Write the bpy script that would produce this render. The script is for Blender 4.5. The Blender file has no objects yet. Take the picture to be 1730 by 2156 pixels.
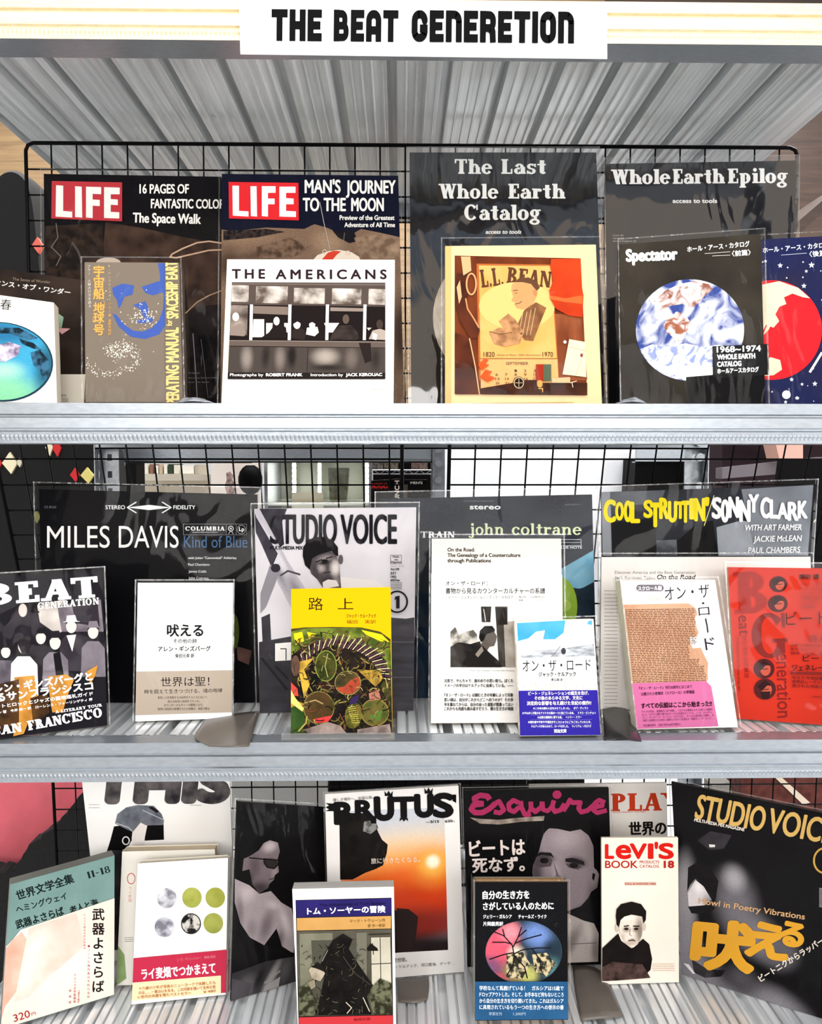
import bpy, math, random
from mathutils import Vector, Matrix
random.seed(7)
S = bpy.context.scene
COL = S.collection

# ------------------------------------------------------------------ camera
W, H, F = 1730.0, 2156.0, 1660.0
CAM = Vector((0.0, -1.0, 1.30))
PITCH, YAW = math.radians(3.1), math.radians(0.9)
FWD = Vector((math.sin(YAW) * math.cos(PITCH), math.cos(YAW) * math.cos(PITCH), -math.sin(PITCH)))
RGT = Vector((math.cos(YAW), -math.sin(YAW), 0.0))
UPV = RGT.cross(FWD)
cd = bpy.data.cameras.new('camera')
cd.sensor_fit = 'VERTICAL'
cd.sensor_height = 36.0
cd.lens = 36.0 * F / H
cd.clip_start = 0.02
cam = bpy.data.objects.new('camera', cd)
COL.objects.link(cam)
cam.location = CAM
cam.rotation_euler = Matrix((RGT, UPV, -FWD)).transposed().to_euler()
S.camera = cam

# ------------------------------------------------------------------ look, world, lamps
vs = S.view_settings
vs.view_transform = 'Standard'
vs.look = 'None'
vs.gamma = 1.0
vs.use_curve_mapping = False
vs.exposure = 0.5
S.cycles.use_denoising = True
S.cycles.denoising_input_passes = 'RGB_ALBEDO'
S.cycles.max_bounces = 10
S.cycles.transparent_max_bounces = 24
S.cycles.caustics_reflective = False
S.cycles.caustics_refractive = False

wd = bpy.data.worlds.new('shop_surroundings')
S.world = wd
wd.use_nodes = True
nt = wd.node_tree
bg = nt.nodes['Background']
tc = nt.nodes.new('ShaderNodeTexCoord')
sp = nt.nodes.new('ShaderNodeSeparateXYZ')
nt.links.new(tc.outputs['Generated'], sp.inputs[0])
mr = nt.nodes.new('ShaderNodeMapRange')
mr.inputs['From Min'].default_value = -1
mr.inputs['From Max'].default_value = 1
nz = nt.nodes.new('ShaderNodeTexNoise')
nz.inputs['Scale'].default_value = 3.0
nt.links.new(tc.outputs['Generated'], nz.inputs['Vector'])
ad = nt.nodes.new('ShaderNodeMath')
ad.operation = 'MULTIPLY_ADD'
ad.inputs[1].default_value = 0.22
nt.links.new(nz.outputs['Fac'], ad.inputs[0])
nt.links.new(sp.outputs['Z'], mr.inputs['Value'])
nt.links.new(mr.outputs[0], ad.inputs[2])
rp = nt.nodes.new('ShaderNodeValToRGB')
nt.links.new(ad.outputs[0], rp.inputs[0])
el = rp.color_ramp.elements
el[0].position = 0.30
el[0].color = (0.86, 0.90, 0.94, 1)
el[1].position = 1.0
el[1].color = (0.72, 0.80, 0.90, 1)
for pos, c in ((0.55, (0.60, 0.55, 0.50)), (0.66, (0.72, 0.66, 0.60)), (0.885, (0.84, 0.71, 0.60)), (0.91, (0.30, 0.36, 0.44))):
    e = el.new(pos)
    e.color = c + (1,)
nt.links.new(rp.outputs[0], bg.inputs[0])
bg.inputs[1].default_value = 0.85


def area(name, loc, rot, sx, sy, power, color=(1, 1, 1)):
    l = bpy.data.lights.new(name, 'AREA')
    l.shape = 'RECTANGLE'
    l.size, l.size_y, l.energy, l.color = sx, sy, power, color
    o = bpy.data.objects.new(name, l)
    COL.objects.link(o)
    o.location = loc
    o.rotation_euler = rot
    return o


area('ceiling_panel', (0.0, -4.2, 2.4), (math.radians(75), 0, 0), 4.2, 1.7, 88, (1.0, 0.99, 0.97))  # added fill from behind the camera, the main light on the covers
area('ceiling_lamp', (0.0, -1.0, 3.0), (math.radians(20), 0, 0), 2.4, 0.2, 16)
area('shop_window_light', (2.6, -2.0, 1.1), (math.radians(90), 0, math.radians(48)), 1.2, 1.8, 22, (0.93, 0.97, 1.0))  # added fill from the right, not an actual window
area('aisle_lamp', (0.1, 0.95, 2.6), (math.radians(-14), 0, 0), 2.6, 0.3, 45)  # added to brighten the white partition
area('aisle_lamp', (0.1, 1.78, 2.7), (0, 0, 0), 2.6, 0.3, 40)  # added to brighten the background behind the partition


# ------------------------------------------------------------------ projection helpers
def ray(px, py):
    return (FWD + RGT * ((px - W / 2) / F) - UPV * ((py - H / 2) / F))


def at_z(px, py, z):
    d = ray(px, py)
    return CAM + d * ((z - CAM.z) / d.z)


def at_y(px, py, y):
    d = ray(px, py)
    return CAM + d * ((y - CAM.y) / d.y)


def at_yz(px, y, z):
    """the point of given depth and height that shows in image column px"""
    k = (px - W / 2) / F
    a = RGT - FWD * k
    q = (y - CAM.y) * a.y + (z - CAM.z) * a.z
    return Vector((CAM.x - q / a.x, y, z))


# ------------------------------------------------------------------ materials
def lin(h):
    h = h.lstrip('#')
    r = [int(h[i:i + 2], 16) / 255 for i in (0, 2, 4)]
    return tuple(((c + 0.055) / 1.055) ** 2.4 if c > 0.04045 else c / 12.92 for c in r) + (1,)


MATS = {}


def new_mat(key):
    m = bpy.data.materials.new(key)
    m.use_nodes = True
    return m, m.node_tree, m.node_tree.nodes['Principled BSDF']


def mat(key):
    """'#rrggbb[:rough]' plain paper ink, 'A|B|scale[|sharp[|stretch]]' two-ink mottle"""
    if not isinstance(key, str):
        return key
    if key in MATS:
        return MATS[key]
    nm = 'print_' + key.replace('#', '').replace('|', '_').replace(':', '_')
    m, nt, b = new_mat(nm)
    b.inputs['Roughness'].default_value = 0.55
    b.inputs['Specular IOR Level'].default_value = 0.05
    if '|' in key:
        p = key.split('|')
        t = nt.nodes.new('ShaderNodeTexCoord')
        n = nt.nodes.new('ShaderNodeTexNoise')
        n.inputs['Scale'].default_value = float(p[2])
        n.inputs['Detail'].default_value = 5
        if len(p) > 5:
            n.inputs['Detail'].default_value = 9
            n.inputs['Distortion'].default_value = float(p[5])
        if len(p) > 4:
            mp = nt.nodes.new('ShaderNodeMapping')
            s = float(p[4])
            mp.inputs['Scale'].default_value = (1, 1, s)
            nt.links.new(t.outputs['Object'], mp.inputs[0])
            nt.links.new(mp.outputs[0], n.inputs['Vector'])
        else:
            nt.links.new(t.outputs['Object'], n.inputs['Vector'])
        r = nt.nodes.new('ShaderNodeValToRGB')
        w = float(p[3]) if len(p) > 3 else 0.15
        r.color_ramp.elements[0].position = 0.5 - w
        r.color_ramp.elements[1].position = 0.5 + w
        r.color_ramp.elements[0].color = lin(p[0])
        r.color_ramp.elements[1].color = lin(p[1])
        nt.links.new(n.outputs['Fac'], r.inputs[0])
        nt.links.new(r.outputs[0], b.inputs['Base Color'])
    else:
        p = key.split(':')
        b.inputs['Base Color'].default_value = lin(p[0])
        if len(p) > 1:
            b.inputs['Roughness'].default_value = float(p[1])
    MATS[key] = m
    return m


def steel(key, col, metal, rough, bump=0.0, scale=90.0, dark=0.75, streak=1.0):
    if key in MATS:
        return MATS[key]
    m, nt, b = new_mat(key)
    t = nt.nodes.new('ShaderNodeTexCoord')
    mp = nt.nodes.new('ShaderNodeMapping')
    mp.inputs['Scale'].default_value = streak if isinstance(streak, tuple) else (streak, 1, 1)
    n = nt.nodes.new('ShaderNodeTexNoise')
    n.inputs['Scale'].default_value = scale
    n.inputs['Detail'].default_value = 6
    nt.links.new(t.outputs['Object'], mp.inputs[0])
    nt.links.new(mp.outputs[0], n.inputs['Vector'])
    r = nt.nodes.new('ShaderNodeValToRGB')
    r.color_ramp.elements[0].position = 0.3
    r.color_ramp.elements[1].position = 0.7
    c = lin(col)
    r.color_ramp.elements[0].color = tuple(x * dark for x in c[:3]) + (1,)
    r.color_ramp.elements[1].color = c
    nt.links.new(n.outputs['Fac'], r.inputs[0])
    nt.links.new(r.outputs[0], b.inputs['Base Color'])
    b.inputs['Metallic'].default_value = metal
    b.inputs['Roughness'].default_value = rough
    if bump:
        bp = nt.nodes.new('ShaderNodeBump')
        bp.inputs['Strength'].default_value = bump
        bp.inputs['Distance'].default_value = 0.002
        nt.links.new(n.outputs['Fac'], bp.inputs['Height'])
        nt.links.new(bp.outputs[0], b.inputs['Normal'])
    MATS[key] = m
    return m


def film(key, fac, scale=16.0, bump=0.6, rough=0.05, tint='#ffffff', stretch=(1, 1, 0.35)):
    """clear plastic: see-through with a glossy, rumpled skin"""
    if key in MATS:
        return MATS[key]
    m = bpy.data.materials.new(key)
    m.use_nodes = True
    nt = m.node_tree
    nt.nodes.clear()
    out = nt.nodes.new('ShaderNodeOutputMaterial')
    mix = nt.nodes.new('ShaderNodeMixShader')
    tr = nt.nodes.new('ShaderNodeBsdfTransparent')
    tr.inputs[0].default_value = lin(tint)
    gl = nt.nodes.new('ShaderNodeBsdfGlossy')
    gl.inputs['Roughness'].default_value = rough
    fr = nt.nodes.new('ShaderNodeLayerWeight')
    fr.inputs['Blend'].default_value = 0.25
    mu = nt.nodes.new('ShaderNodeMath')
    mu.operation = 'MULTIPLY_ADD'
    mu.inputs[1].default_value = 0.2
    mu.inputs[2].default_value = fac
    mu.use_clamp = True
    nt.links.new(fr.outputs['Fresnel'], mu.inputs[0])
    t = nt.nodes.new('ShaderNodeTexCoord')
    mp = nt.nodes.new('ShaderNodeMapping')
    mp.inputs['Scale'].default_value = stretch
    n = nt.nodes.new('ShaderNodeTexNoise')
    n.inputs['Scale'].default_value = scale
    n.inputs['Detail'].default_value = 2.5
    n.inputs['Distortion'].default_value = 1.2
    bp = nt.nodes.new('ShaderNodeBump')
    bp.inputs['Strength'].default_value = bump
    bp.inputs['Distance'].default_value = 0.012
    nt.links.new(t.outputs['Object'], mp.inputs[0])
    nt.links.new(mp.outputs[0], n.inputs['Vector'])
    nt.links.new(n.outputs['Fac'], bp.inputs['Height'])
    nt.links.new(bp.outputs[0], gl.inputs['Normal'])
    nt.links.new(mu.outputs[0], mix.inputs[0])
    nt.links.new(tr.outputs[0], mix.inputs[1])
    nt.links.new(gl.outputs[0], mix.inputs[2])
    nt.links.new(mix.outputs[0], out.inputs[0])
    MATS[key] = m
    return m


FILM = film('clear_sleeve_film', 0.003, 20.0, 0.5)
FILM_BRIGHT = film('crumpled_sleeve_film', 0.13, 11.0, 0.4)
FILM_DARK = film('rippled_record_sleeve', 0.008, 9.0, 0.9, 0.06, '#ffffff', (0.8, 1, 0.5))
SEAM = film('sleeve_seam_film', 0.14, 60.0, 0.3, 0.25)
ACRYLIC = film('clear_acrylic', 0.10, 4.0, 0.05, 0.02)
GREYFILM = film('grey_plastic_film', 0.22, 9.0, 0.9, 0.18, '#6a6460')


# ------------------------------------------------------------------ mesh helpers
def link_mesh(name, verts, faces, mats, fmat=None, parent=None, origin=None, smooth=False):
    o0 = Vector(origin) if origin is not None else (parent.location.copy() if parent and parent.parent is None and parent.type == 'EMPTY' else Vector((0, 0, 0)))
    if parent is not None and origin is None:
        o0 = root_loc(parent)
    me = bpy.data.meshes.new(name)
    me.from_pydata([tuple(Vector(v) - o0) for v in verts], [], faces)
    mats = mats if isinstance(mats, (list, tuple)) else [mats]
    for m in mats:
        me.materials.append(mat(m))
    if fmat:
        me.polygons.foreach_set('material_index', fmat)
    if smooth:
        me.polygons.foreach_set('use_smooth', [True] * len(me.polygons))
    me.update()
    o = bpy.data.objects.new(name, me)
    COL.objects.link(o)
    if parent is not None:
        o.parent = parent
    else:
        o.location = o0
    return o


def root_loc(p):
    v = Vector((0, 0, 0))
    while p is not None:
        v += p.location
        p = p.parent
    return v


def tag(o, label=None, cat=None, group=None, kind=None):
    if label:
        o['label'] = label
    if cat:
        o['category'] = cat
    if group:
        o['group'] = group
    if kind:
        o['kind'] = kind
    return o


def thing(name, loc, label, cat, group=None):
    o = bpy.data.objects.new(name, None)
    o.empty_display_size = 0.05
    COL.objects.link(o)
    o.location = loc
    return tag(o, label, cat, group)


class MB:
    """collects vertices and faces of one mesh"""

    def __init__(self):
        self.v, self.f, self.m = [], [], []

    def add(self, vs, fs, mi=0):
        n = len(self.v)
        self.v += [Vector(x) for x in vs]
        self.f += [tuple(i + n for i in f) for f in fs]
        self.m += [mi] * len(fs)
        return self

    def box(self, a, b, mi=0):
        (x0, y0, z0), (x1, y1, z1) = a, b
        return self.add([(x0, y0, z0), (x1, y0, z0), (x1, y1, z0), (x0, y1, z0), (x0, y0, z1), (x1, y0, z1), (x1, y1, z1), (x0, y1, z1)],
                        [(0, 3, 2, 1), (4, 5, 6, 7), (0, 1, 5, 4), (1, 2, 6, 5), (2, 3, 7, 6), (3, 0, 4, 7)], mi)

    def hexa(self, q0, q1, mi=0):
        return self.add(list(q0) + list(q1), [(0, 1, 2, 3), (7, 6, 5, 4), (0, 4, 5, 1), (1, 5, 6, 2), (2, 6, 7, 3), (3, 7, 4, 0)], mi)

    def bar(self, a, b, r, n=6, mi=0):
        a, b = Vector(a), Vector(b)
        d = (b - a).normalized()
        s = d.orthogonal().normalized()
        t = d.cross(s)
        vs = []
        for p in (a, b):
            vs += [p + (s * math.cos(k * 2 * math.pi / n) + t * math.sin(k * 2 * math.pi / n)) * r for k in range(n)]
        fs = [(k, (k + 1) % n, n + (k + 1) % n, n + k) for k in range(n)] + [tuple(range(n))[::-1], tuple(range(n, 2 * n))]
        return self.add(vs, fs, mi)

    def tube(self, pts, r, n=6, mi=0):
        pts = [Vector(p) for p in pts]
        vs, fs = [], []
        d0 = (pts[1] - pts[0]).normalized()
        s = d0.orthogonal().normalized()
        for i, p in enumerate(pts):
            d = (pts[min(i + 1, len(pts) - 1)] - pts[max(i - 1, 0)]).normalized()
            s = (s - d * s.dot(d)).normalized()
            t = d.cross(s)
            vs += [p + (s * math.cos(k * 2 * math.pi / n) + t * math.sin(k * 2 * math.pi / n)) * r for k in range(n)]
        for i in range(len(pts) - 1):
            fs += [(i * n + k, i * n + (k + 1) % n, (i + 1) * n + (k + 1) % n, (i + 1) * n + k) for k in range(n)]
        fs += [tuple(range(n))[::-1], tuple(range((len(pts) - 1) * n, len(pts) * n))]
        return self.add(vs, fs, mi)

    def prism(self, pts, off, mi=0):
        """outline in space swept along off"""
        n = len(pts)
        off = Vector(off)
        vs = [Vector(p) for p in pts]
        return self.add(vs + [p + off for p in vs],
                        [tuple(range(n)), tuple(range(n, 2 * n))[::-1]] + [(i, i + n, (i + 1) % n + n, (i + 1) % n) for i in range(n)], mi)

    def build(self, name, mats, parent=None, origin=None, smooth=False):
        return link_mesh(name, self.v, self.f, mats, self.m, parent, origin, smooth)


# ------------------------------------------------------------------ lettering
TXT = {}


def text_geo(s, spacing=1.0):
    k = (s, spacing)
    if k not in TXT:
        c = bpy.data.curves.new('lettering', 'FONT')
        c.body = s
        c.size = 1.0
        c.resolution_u = 4
        c.space_character = spacing
        o = bpy.data.objects.new('lettering', c)
        me = bpy.data.meshes.new_from_object(o)
        TXT[k] = ([(v.co.x, v.co.y) for v in me.vertices], [tuple(p.vertices) for p in me.polygons])
        bpy.data.objects.remove(o)
        bpy.data.curves.remove(c)
        bpy.data.meshes.remove(me)
    return TXT[k]


def ribbon(pts, w, closed=False, joints=True):
    out = []
    n = len(pts)
    for i in range(n if closed else n - 1):
        (x0, y0), (x1, y1) = pts[i], pts[(i + 1) % n]
        l = math.hypot(x1 - x0, y1 - y0)
        if l < 1e-9:
            continue
        nx, ny = -(y1 - y0) / l * w / 2, (x1 - x0) / l * w / 2
        out.append([(x0 + nx, y0 + ny), (x1 + nx, y1 + ny), (x1 - nx, y1 - ny), (x0 - nx, y0 - ny)])
    if joints:
        for i in range(0 if closed else 1, n if closed else n - 1):
            out.append([(pts[i][0] + w / 2 * math.cos(a * math.pi / 5), pts[i][1] + w / 2 * math.sin(a * math.pi / 5)) for a in range(10)])
    return out


def arc(cx, cy, rx, ry, a0, a1, thin, thick, n=18):
    """a bowl: heavy where it runs upright, light where it runs level"""
    out = []
    P = []
    for i in range(n + 1):
        a = math.radians(a0 + (a1 - a0) * i / n)
        w = thin + (thick - thin) * abs(math.cos(a)) ** 1.3
        c, s = math.cos(a), math.sin(a)
        P.append(((cx + (rx + 0) * c, cy + (ry + 0) * s), (cx + (rx - w) * c, cy + (ry - w) * s)))
    for i in range(n):
        out.append([P[i][0], P[i + 1][0], P[i + 1][1], P[i][1]])
    return out


def slab_glyph(ch, K=0.2, N=0.085, SL=0.1):
    """a small slab-serif alphabet; cap height 1"""
    P = []
    X = 0.68

    def R(x0, y0, x1, y1):
        P.append([(x0, y0), (x1, y0), (x1, y1), (x0, y1)])

    def V(x, y0, y1, b=1, t=1, k=K):
        R(x, y0, x + k, y1)
        if b:
            R(x - SL, y0, x + k + SL, y0 + N)
        if t:
            R(x - SL, y1 - N, x + k + (SL if t == 1 else 0), y1)

    def A(*a):
        P.extend(arc(*a))

    def D(x0, y0, x1, y1, w):
        P.append([(x0, y0), (x0 + w, y0), (x1 + w, y1), (x1, y1)])
    w = 0.8
    if ch == 'T':
        V(.31, 0, 1, 1, 0); R(0, 1 - N, .82, 1); R(0, .72, N, 1); R(.82 - N, .72, .82, 1); w = .82
    elif ch == 'L':
        V(.1, 0, 1); R(.1, 0, .7, N); R(.7 - N, 0, .7, .34); w = .72
    elif ch in 'EF':
        V(.1, 0, 1); R(.1, 1 - N, .7, 1); R(.7 - N, .7, .7, 1); R(.1, .47, .5, .47 + N); R(.5 - N, .36, .5, .66)
        if ch == 'E':
            R(.1, 0, .72, N); R(.72 - N, 0, .72, .32)
        w = .74
    elif ch == 'I':
        V(.1, 0, 1); w = .4
    elif ch == 'H':
        V(.1, 0, 1); V(.58, 0, 1); R(.2, .46, .6, .46 + N); w = .9
    elif ch == 'A':
        D(.06, 0, .36, 1, N * 1.3); D(.56, 0, .32, 1, K); R(.2, .28, .62, .28 + N); R(-.04, 0, .28, N); R(.48, 0, .88, N); w = .84
    elif ch == 'N':
        V(.1, 0, 1, 1, 1, N * 1.2); D(.58, 0, .1, 1, K); V(.68, 0, 1, 0, 1, N * 1.2); w = .9
    elif ch == 'M':
        V(.1, 0, 1, 1, 1, N * 1.2); D(.42, 0, .1, 1, K); D(.42, 0, .76, 1, N * 1.3); V(.78, 0, 1); w = 1.1
    elif ch == 'W':
        D(.28, 0, .04, 1, K); D(.3, 0, .52, 1, N * 1.3); D(.7, 0, .46, 1, K); D(.72, 0, .96, 1, N * 1.3)
        R(-.06, 1 - N, .34, 1); R(.4, 1 - N, .7, 1); R(.86, 1 - N, 1.14, 1); w = 1.12
    elif ch == 'Y':
        D(.34, .42, .04, 1, K); D(.42, .42, .7, 1, N * 1.3); V(.34, 0, .5, 1, 0); R(-.06, 1 - N, .34, 1); R(.58, 1 - N, .88, 1); w = .86
    elif ch == 'K':
        V(.1, 0, 1); D(.3, .42, .64, 1, N * 1.3); D(.62, 0, .36, .55, K); R(.54, 0, .92, N); R(.54, 1 - N, .86, 1); w = .88
    elif ch in 'BPR':
        V(.1, 0, 1); A(.36, .74, .36, .26, -90, 90, N, K); R(.2, 1 - N, .38, 1); R(.2, .48, .38, .48 + N)
        if ch == 'B':
            A(.36, .27, .42, .27, -90, 90, N, K); R(.2, 0, .38, N); w = .84
        elif ch == 'R':
            D(.58, 0, .38, .52, K); R(.5, 0, .88, N); w = .86
        else:
            w = .76
    elif ch == 'D':
        V(.1, 0, 1); A(.34, .5, .5, .5, -90, 90, N, K); R(.2, 1 - N, .36, 1); R(.2, 0, .36, N); w = .9
    elif ch in 'OCG':
        if ch == 'O':
            A(.45, .5, .45, .52, 0, 360, N, K, 32)
        else:
            A(.47, .5, .45, .52, 42, 318, N, K, 28); R(.8, .66, .8 + N, 1)
        if ch == 'G':
            R(.66, .08, .86, .42); R(.54, .42 - N, .94, .42)
        w = .94
    elif ch == 'U':
        R(.06, .3, .06 + K, 1); R(-.04, 1 - N, .36, 1); R(.72, .3, .72 + N * 1.2, 1); R(.62, 1 - N, .94, 1)
        A(.44, .36, .38, .38, 180, 360, N, K); w = .92
    elif ch == 'S':
        A(.36, .74, .32, .28, 40, 270, N, K * .8); A(.36, .26, .34, .28, -140, 90, N, K * .8); R(.6, .68, .6 + N, 1); R(.04, 0, .04 + N, .32); w = .74
    elif ch == 'h':
        V(.1, 0, 1, 1, 2); V(.54, 0, .45, 1, 0); A(.46, .42, .28, .27, 0, 150, N, K); w = .86
    elif ch == 'n':
        V(.1, 0, X, 1, 2); V(.54, 0, .45, 1, 0); A(.46, .42, .28, .27, 0, 150, N, K); w = .86
    elif ch == 'b':
        V(.1, 0, 1, 0, 2); A(.4, .34, .36, .36, -150, 150, N, K, 24); w = .8
    elif ch == 'l':
        V(.1, 0, 1, 1, 2); w = .42
    elif ch in 'ij':
        if ch == 'i':
            V(.1, 0, X, 1, 2)
        else:
            V(.14, -.1, X, 0, 2); A(.1, -.1, .24, .2, 180, 360, N, K)
        P.append([(.21 + .13 * math.cos(a * math.pi / 6), .9 + .13 * math.sin(a * math.pi / 6)) for a in range(12)]); w = .42
    elif ch == 't':
        V(.16, .12, .92, 0, 0); R(.02, X - N, .52, X); A(.36, .18, .2, .19, 180, 330, N, K); w = .54
    elif ch == 'r':
        V(.1, 0, X, 1, 2); A(.46, .44, .2, .24, 40, 160, N, K); P.append([(.55 + .1 * math.cos(a * math.pi / 6), .56 + .1 * math.sin(a * math.pi / 6)) for a in range(12)]); w = .66
    elif ch in 'oec':
        if ch == 'o':
            A(.36, .34, .36, .36, 0, 360, N, K, 28); w = .72
        elif ch == 'e':
            A(.36, .34, .36, .36, 0, 320, N, K, 26); R(.14, .33, .7, .33 + N); w = .7
        else:
            A(.36, .34, .35, .36, 45, 320, N, K, 26); P.append([(.56 + .1 * math.cos(a * math.pi / 6), .54 + .1 * math.sin(a * math.pi / 6)) for a in range(12)]); w = .68
    elif ch == 'a':
        R(.42, .06, .42 + K, .46); A(.34, .42, .28, .28, 0, 160, N, K); A(.28, .2, .26, .22, 60, 330, N, K * .9); R(.42, 0, .72, N); w = .7
    elif ch == 's':
        A(.3, .5, .25, .2, 30, 270, N, K * .75); A(.3, .19, .27, .21, -150, 90, N, K * .75); R(.48, .46, .48 + N, X); R(.04, 0, .04 + N, .22); w = .6
    elif ch == 'p':
        V(.1, -.3, X, 1, 2); A(.42, .34, .34, .36, -150, 150, N, K, 24); w = .82
    elif ch == 'g':
        A(.34, .44, .3, .26, 0, 360, N, K, 24); A(.34, -.12, .34, .2, 0, 360, N, K * .7, 24); R(.3, .08, .5, .18); R(.5, X - N, .74, X); w = .74
    elif ch == '.':
        R(.05, 0, .22, .18); w = .27
    elif ch == '-':
        R(.05, .4, .4, .52); w = .45
    elif ch == '1':
        V(.14, 0, 1, 1, 2); w = .46
    elif ch == '8':
        A(.32, .74, .28, .27, 0, 360, N, K * .8, 24); A(.32, .26, .32, .28, 0, 360, N, K * .8, 24); w = .64
    else:
        w = .4
    return w, P


def slab_geo(s, K=0.2, N=0.085, SL=0.1, gap=0.1):
    key = ('slab', s, K, N, SL, gap)
    if key not in TXT:
        vs, fs, x = [], [], 0.0
        for ch in s:
            w, P = slab_glyph(ch, K, N, SL)
            for p in P:
                fs.append(tuple(range(len(vs), len(vs) + len(p))))
                vs += [(q[0] + x, q[1]) for q in p]
            x += w + gap
        TXT[key] = (vs, fs)
    return TXT[key]


def rr(x0, y0, x1, y1, r):
    out = []
    for cx, cy, a0 in ((x1 - r, y1 - r, 0), (x0 + r, y1 - r, 90), (x0 + r, y0 + r, 180), (x1 - r, y0 + r, 270)):
        out += [(cx + r * math.cos(math.radians(a0 + k * 15)), cy + r * math.sin(math.radians(a0 + k * 15))) for k in range(7)]
    return out


def round_geo(s, k=0.26):
    """tall rounded display letters of the shelf sign"""
    vs, fs, x = [], [], 0.0
    h = k / 2
    for ch in s:
        P, w = [], 0.7

        def seg(*p):
            P.extend(ribbon(list(p), k))

        def loop(x0, y0, x1, y1, a, b, r=0.16):
            c = rr(x0, y0, x1, y1, r)
            return c[a:b]
        L, Rr, T, B, M = h, .7 - h, 1 - h, h, .5
        if ch == 'T':
            seg((0, T), (.7, T)); seg((.35, 0), (.35, 1))
        elif ch == 'H':
            seg((L, 0), (L, 1)); seg((Rr, 0), (Rr, 1)); seg((L, M), (Rr, M))
        elif ch == 'E':
            seg((L, 0), (L, 1)); seg((0, T), (.62, T)); seg((0, M), (.56, M)); seg((0, B), (.62, B)); w = .62
        elif ch == 'B':
            seg((L, 0), (L, 1)); c = rr(0, M, .64 - h, T, .14); P.extend(ribbon([(L, T)] + c[0:7][::-1] + c[21:28][::-1] + [(L, M)], k * .92)); c = rr(0, B, Rr, M, .14); P.extend(ribbon([(L, M)] + c[0:7][::-1] + c[21:28][::-1] + [(L, B)], k * .92))
        elif ch == 'A':
            c = rr(L, B, Rr, T, .2); P.extend(ribbon([(Rr, 0)] + c[0:14] + [(L, 0)], k)); seg((L, .36), (Rr, .36))
        elif ch == 'n':
            c = rr(L, B, Rr, T, .2); P.extend(ribbon([(Rr, 0)] + c[0:7] + [(L, T)], k)); seg((L, 0), (L, 1))
        elif ch == 'G':
            c = rr(L, B, Rr, T, .2); P.extend(ribbon([(Rr, .66)] + c[0:28] + [(Rr, .46)], k)); seg((.36, .42), (.7, .42))
        elif ch == 'R':
            seg((L, 0), (L, 1)); c = rr(0, .46, Rr, T, .16); P.extend(ribbon([(L, T)] + c[0:7][::-1] + c[21:28][::-1] + [(L, .46)], k * .95)); seg((Rr, 0), (Rr - .02, .36), (.4, .46))
        elif ch == 'I':
            seg((h, 0), (h, 1)); w = k
        elif ch == 'O':
            P.extend(ribbon(rr(L, B, Rr, T, .2), k, True))
        elif ch == ' ':
            w = .22
        for p in P:
            fs.append(tuple(range(len(vs), len(vs) + len(p))))
            vs += [(q[0] + x, q[1]) for q in p]
        x += w + .085
    return vs, fs


def clip_poly(poly, quad):
    """keep the part of a polygon inside a convex outline (image coordinates)"""
    a = sum(quad[i][0] * quad[(i + 1) % len(quad)][1] - quad[(i + 1) % len(quad)][0] * quad[i][1] for i in range(len(quad)))
    s = 1 if a > 0 else -1
    for i in range(len(quad)):
        (x0, y0), (x1, y1) = quad[i], quad[(i + 1) % len(quad)]
        out = []
        n = len(poly)
        if not n:
            return []
        ds = [s * ((x1 - x0) * (p[1] - y0) - (y1 - y0) * (p[0] - x0)) for p in poly]
        if all(d >= 0 for d in ds):
            continue
        for j in range(n):
            k = (j + 1) % n
            if ds[j] >= 0:
                out.append(poly[j])
            if (ds[j] >= 0) != (ds[k] >= 0):
                t = ds[j] / (ds[j] - ds[k])
                out.append((poly[j][0] + t * (poly[k][0] - poly[j][0]), poly[j][1] + t * (poly[k][1] - poly[j][1])))
        poly = out
    return poly


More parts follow.
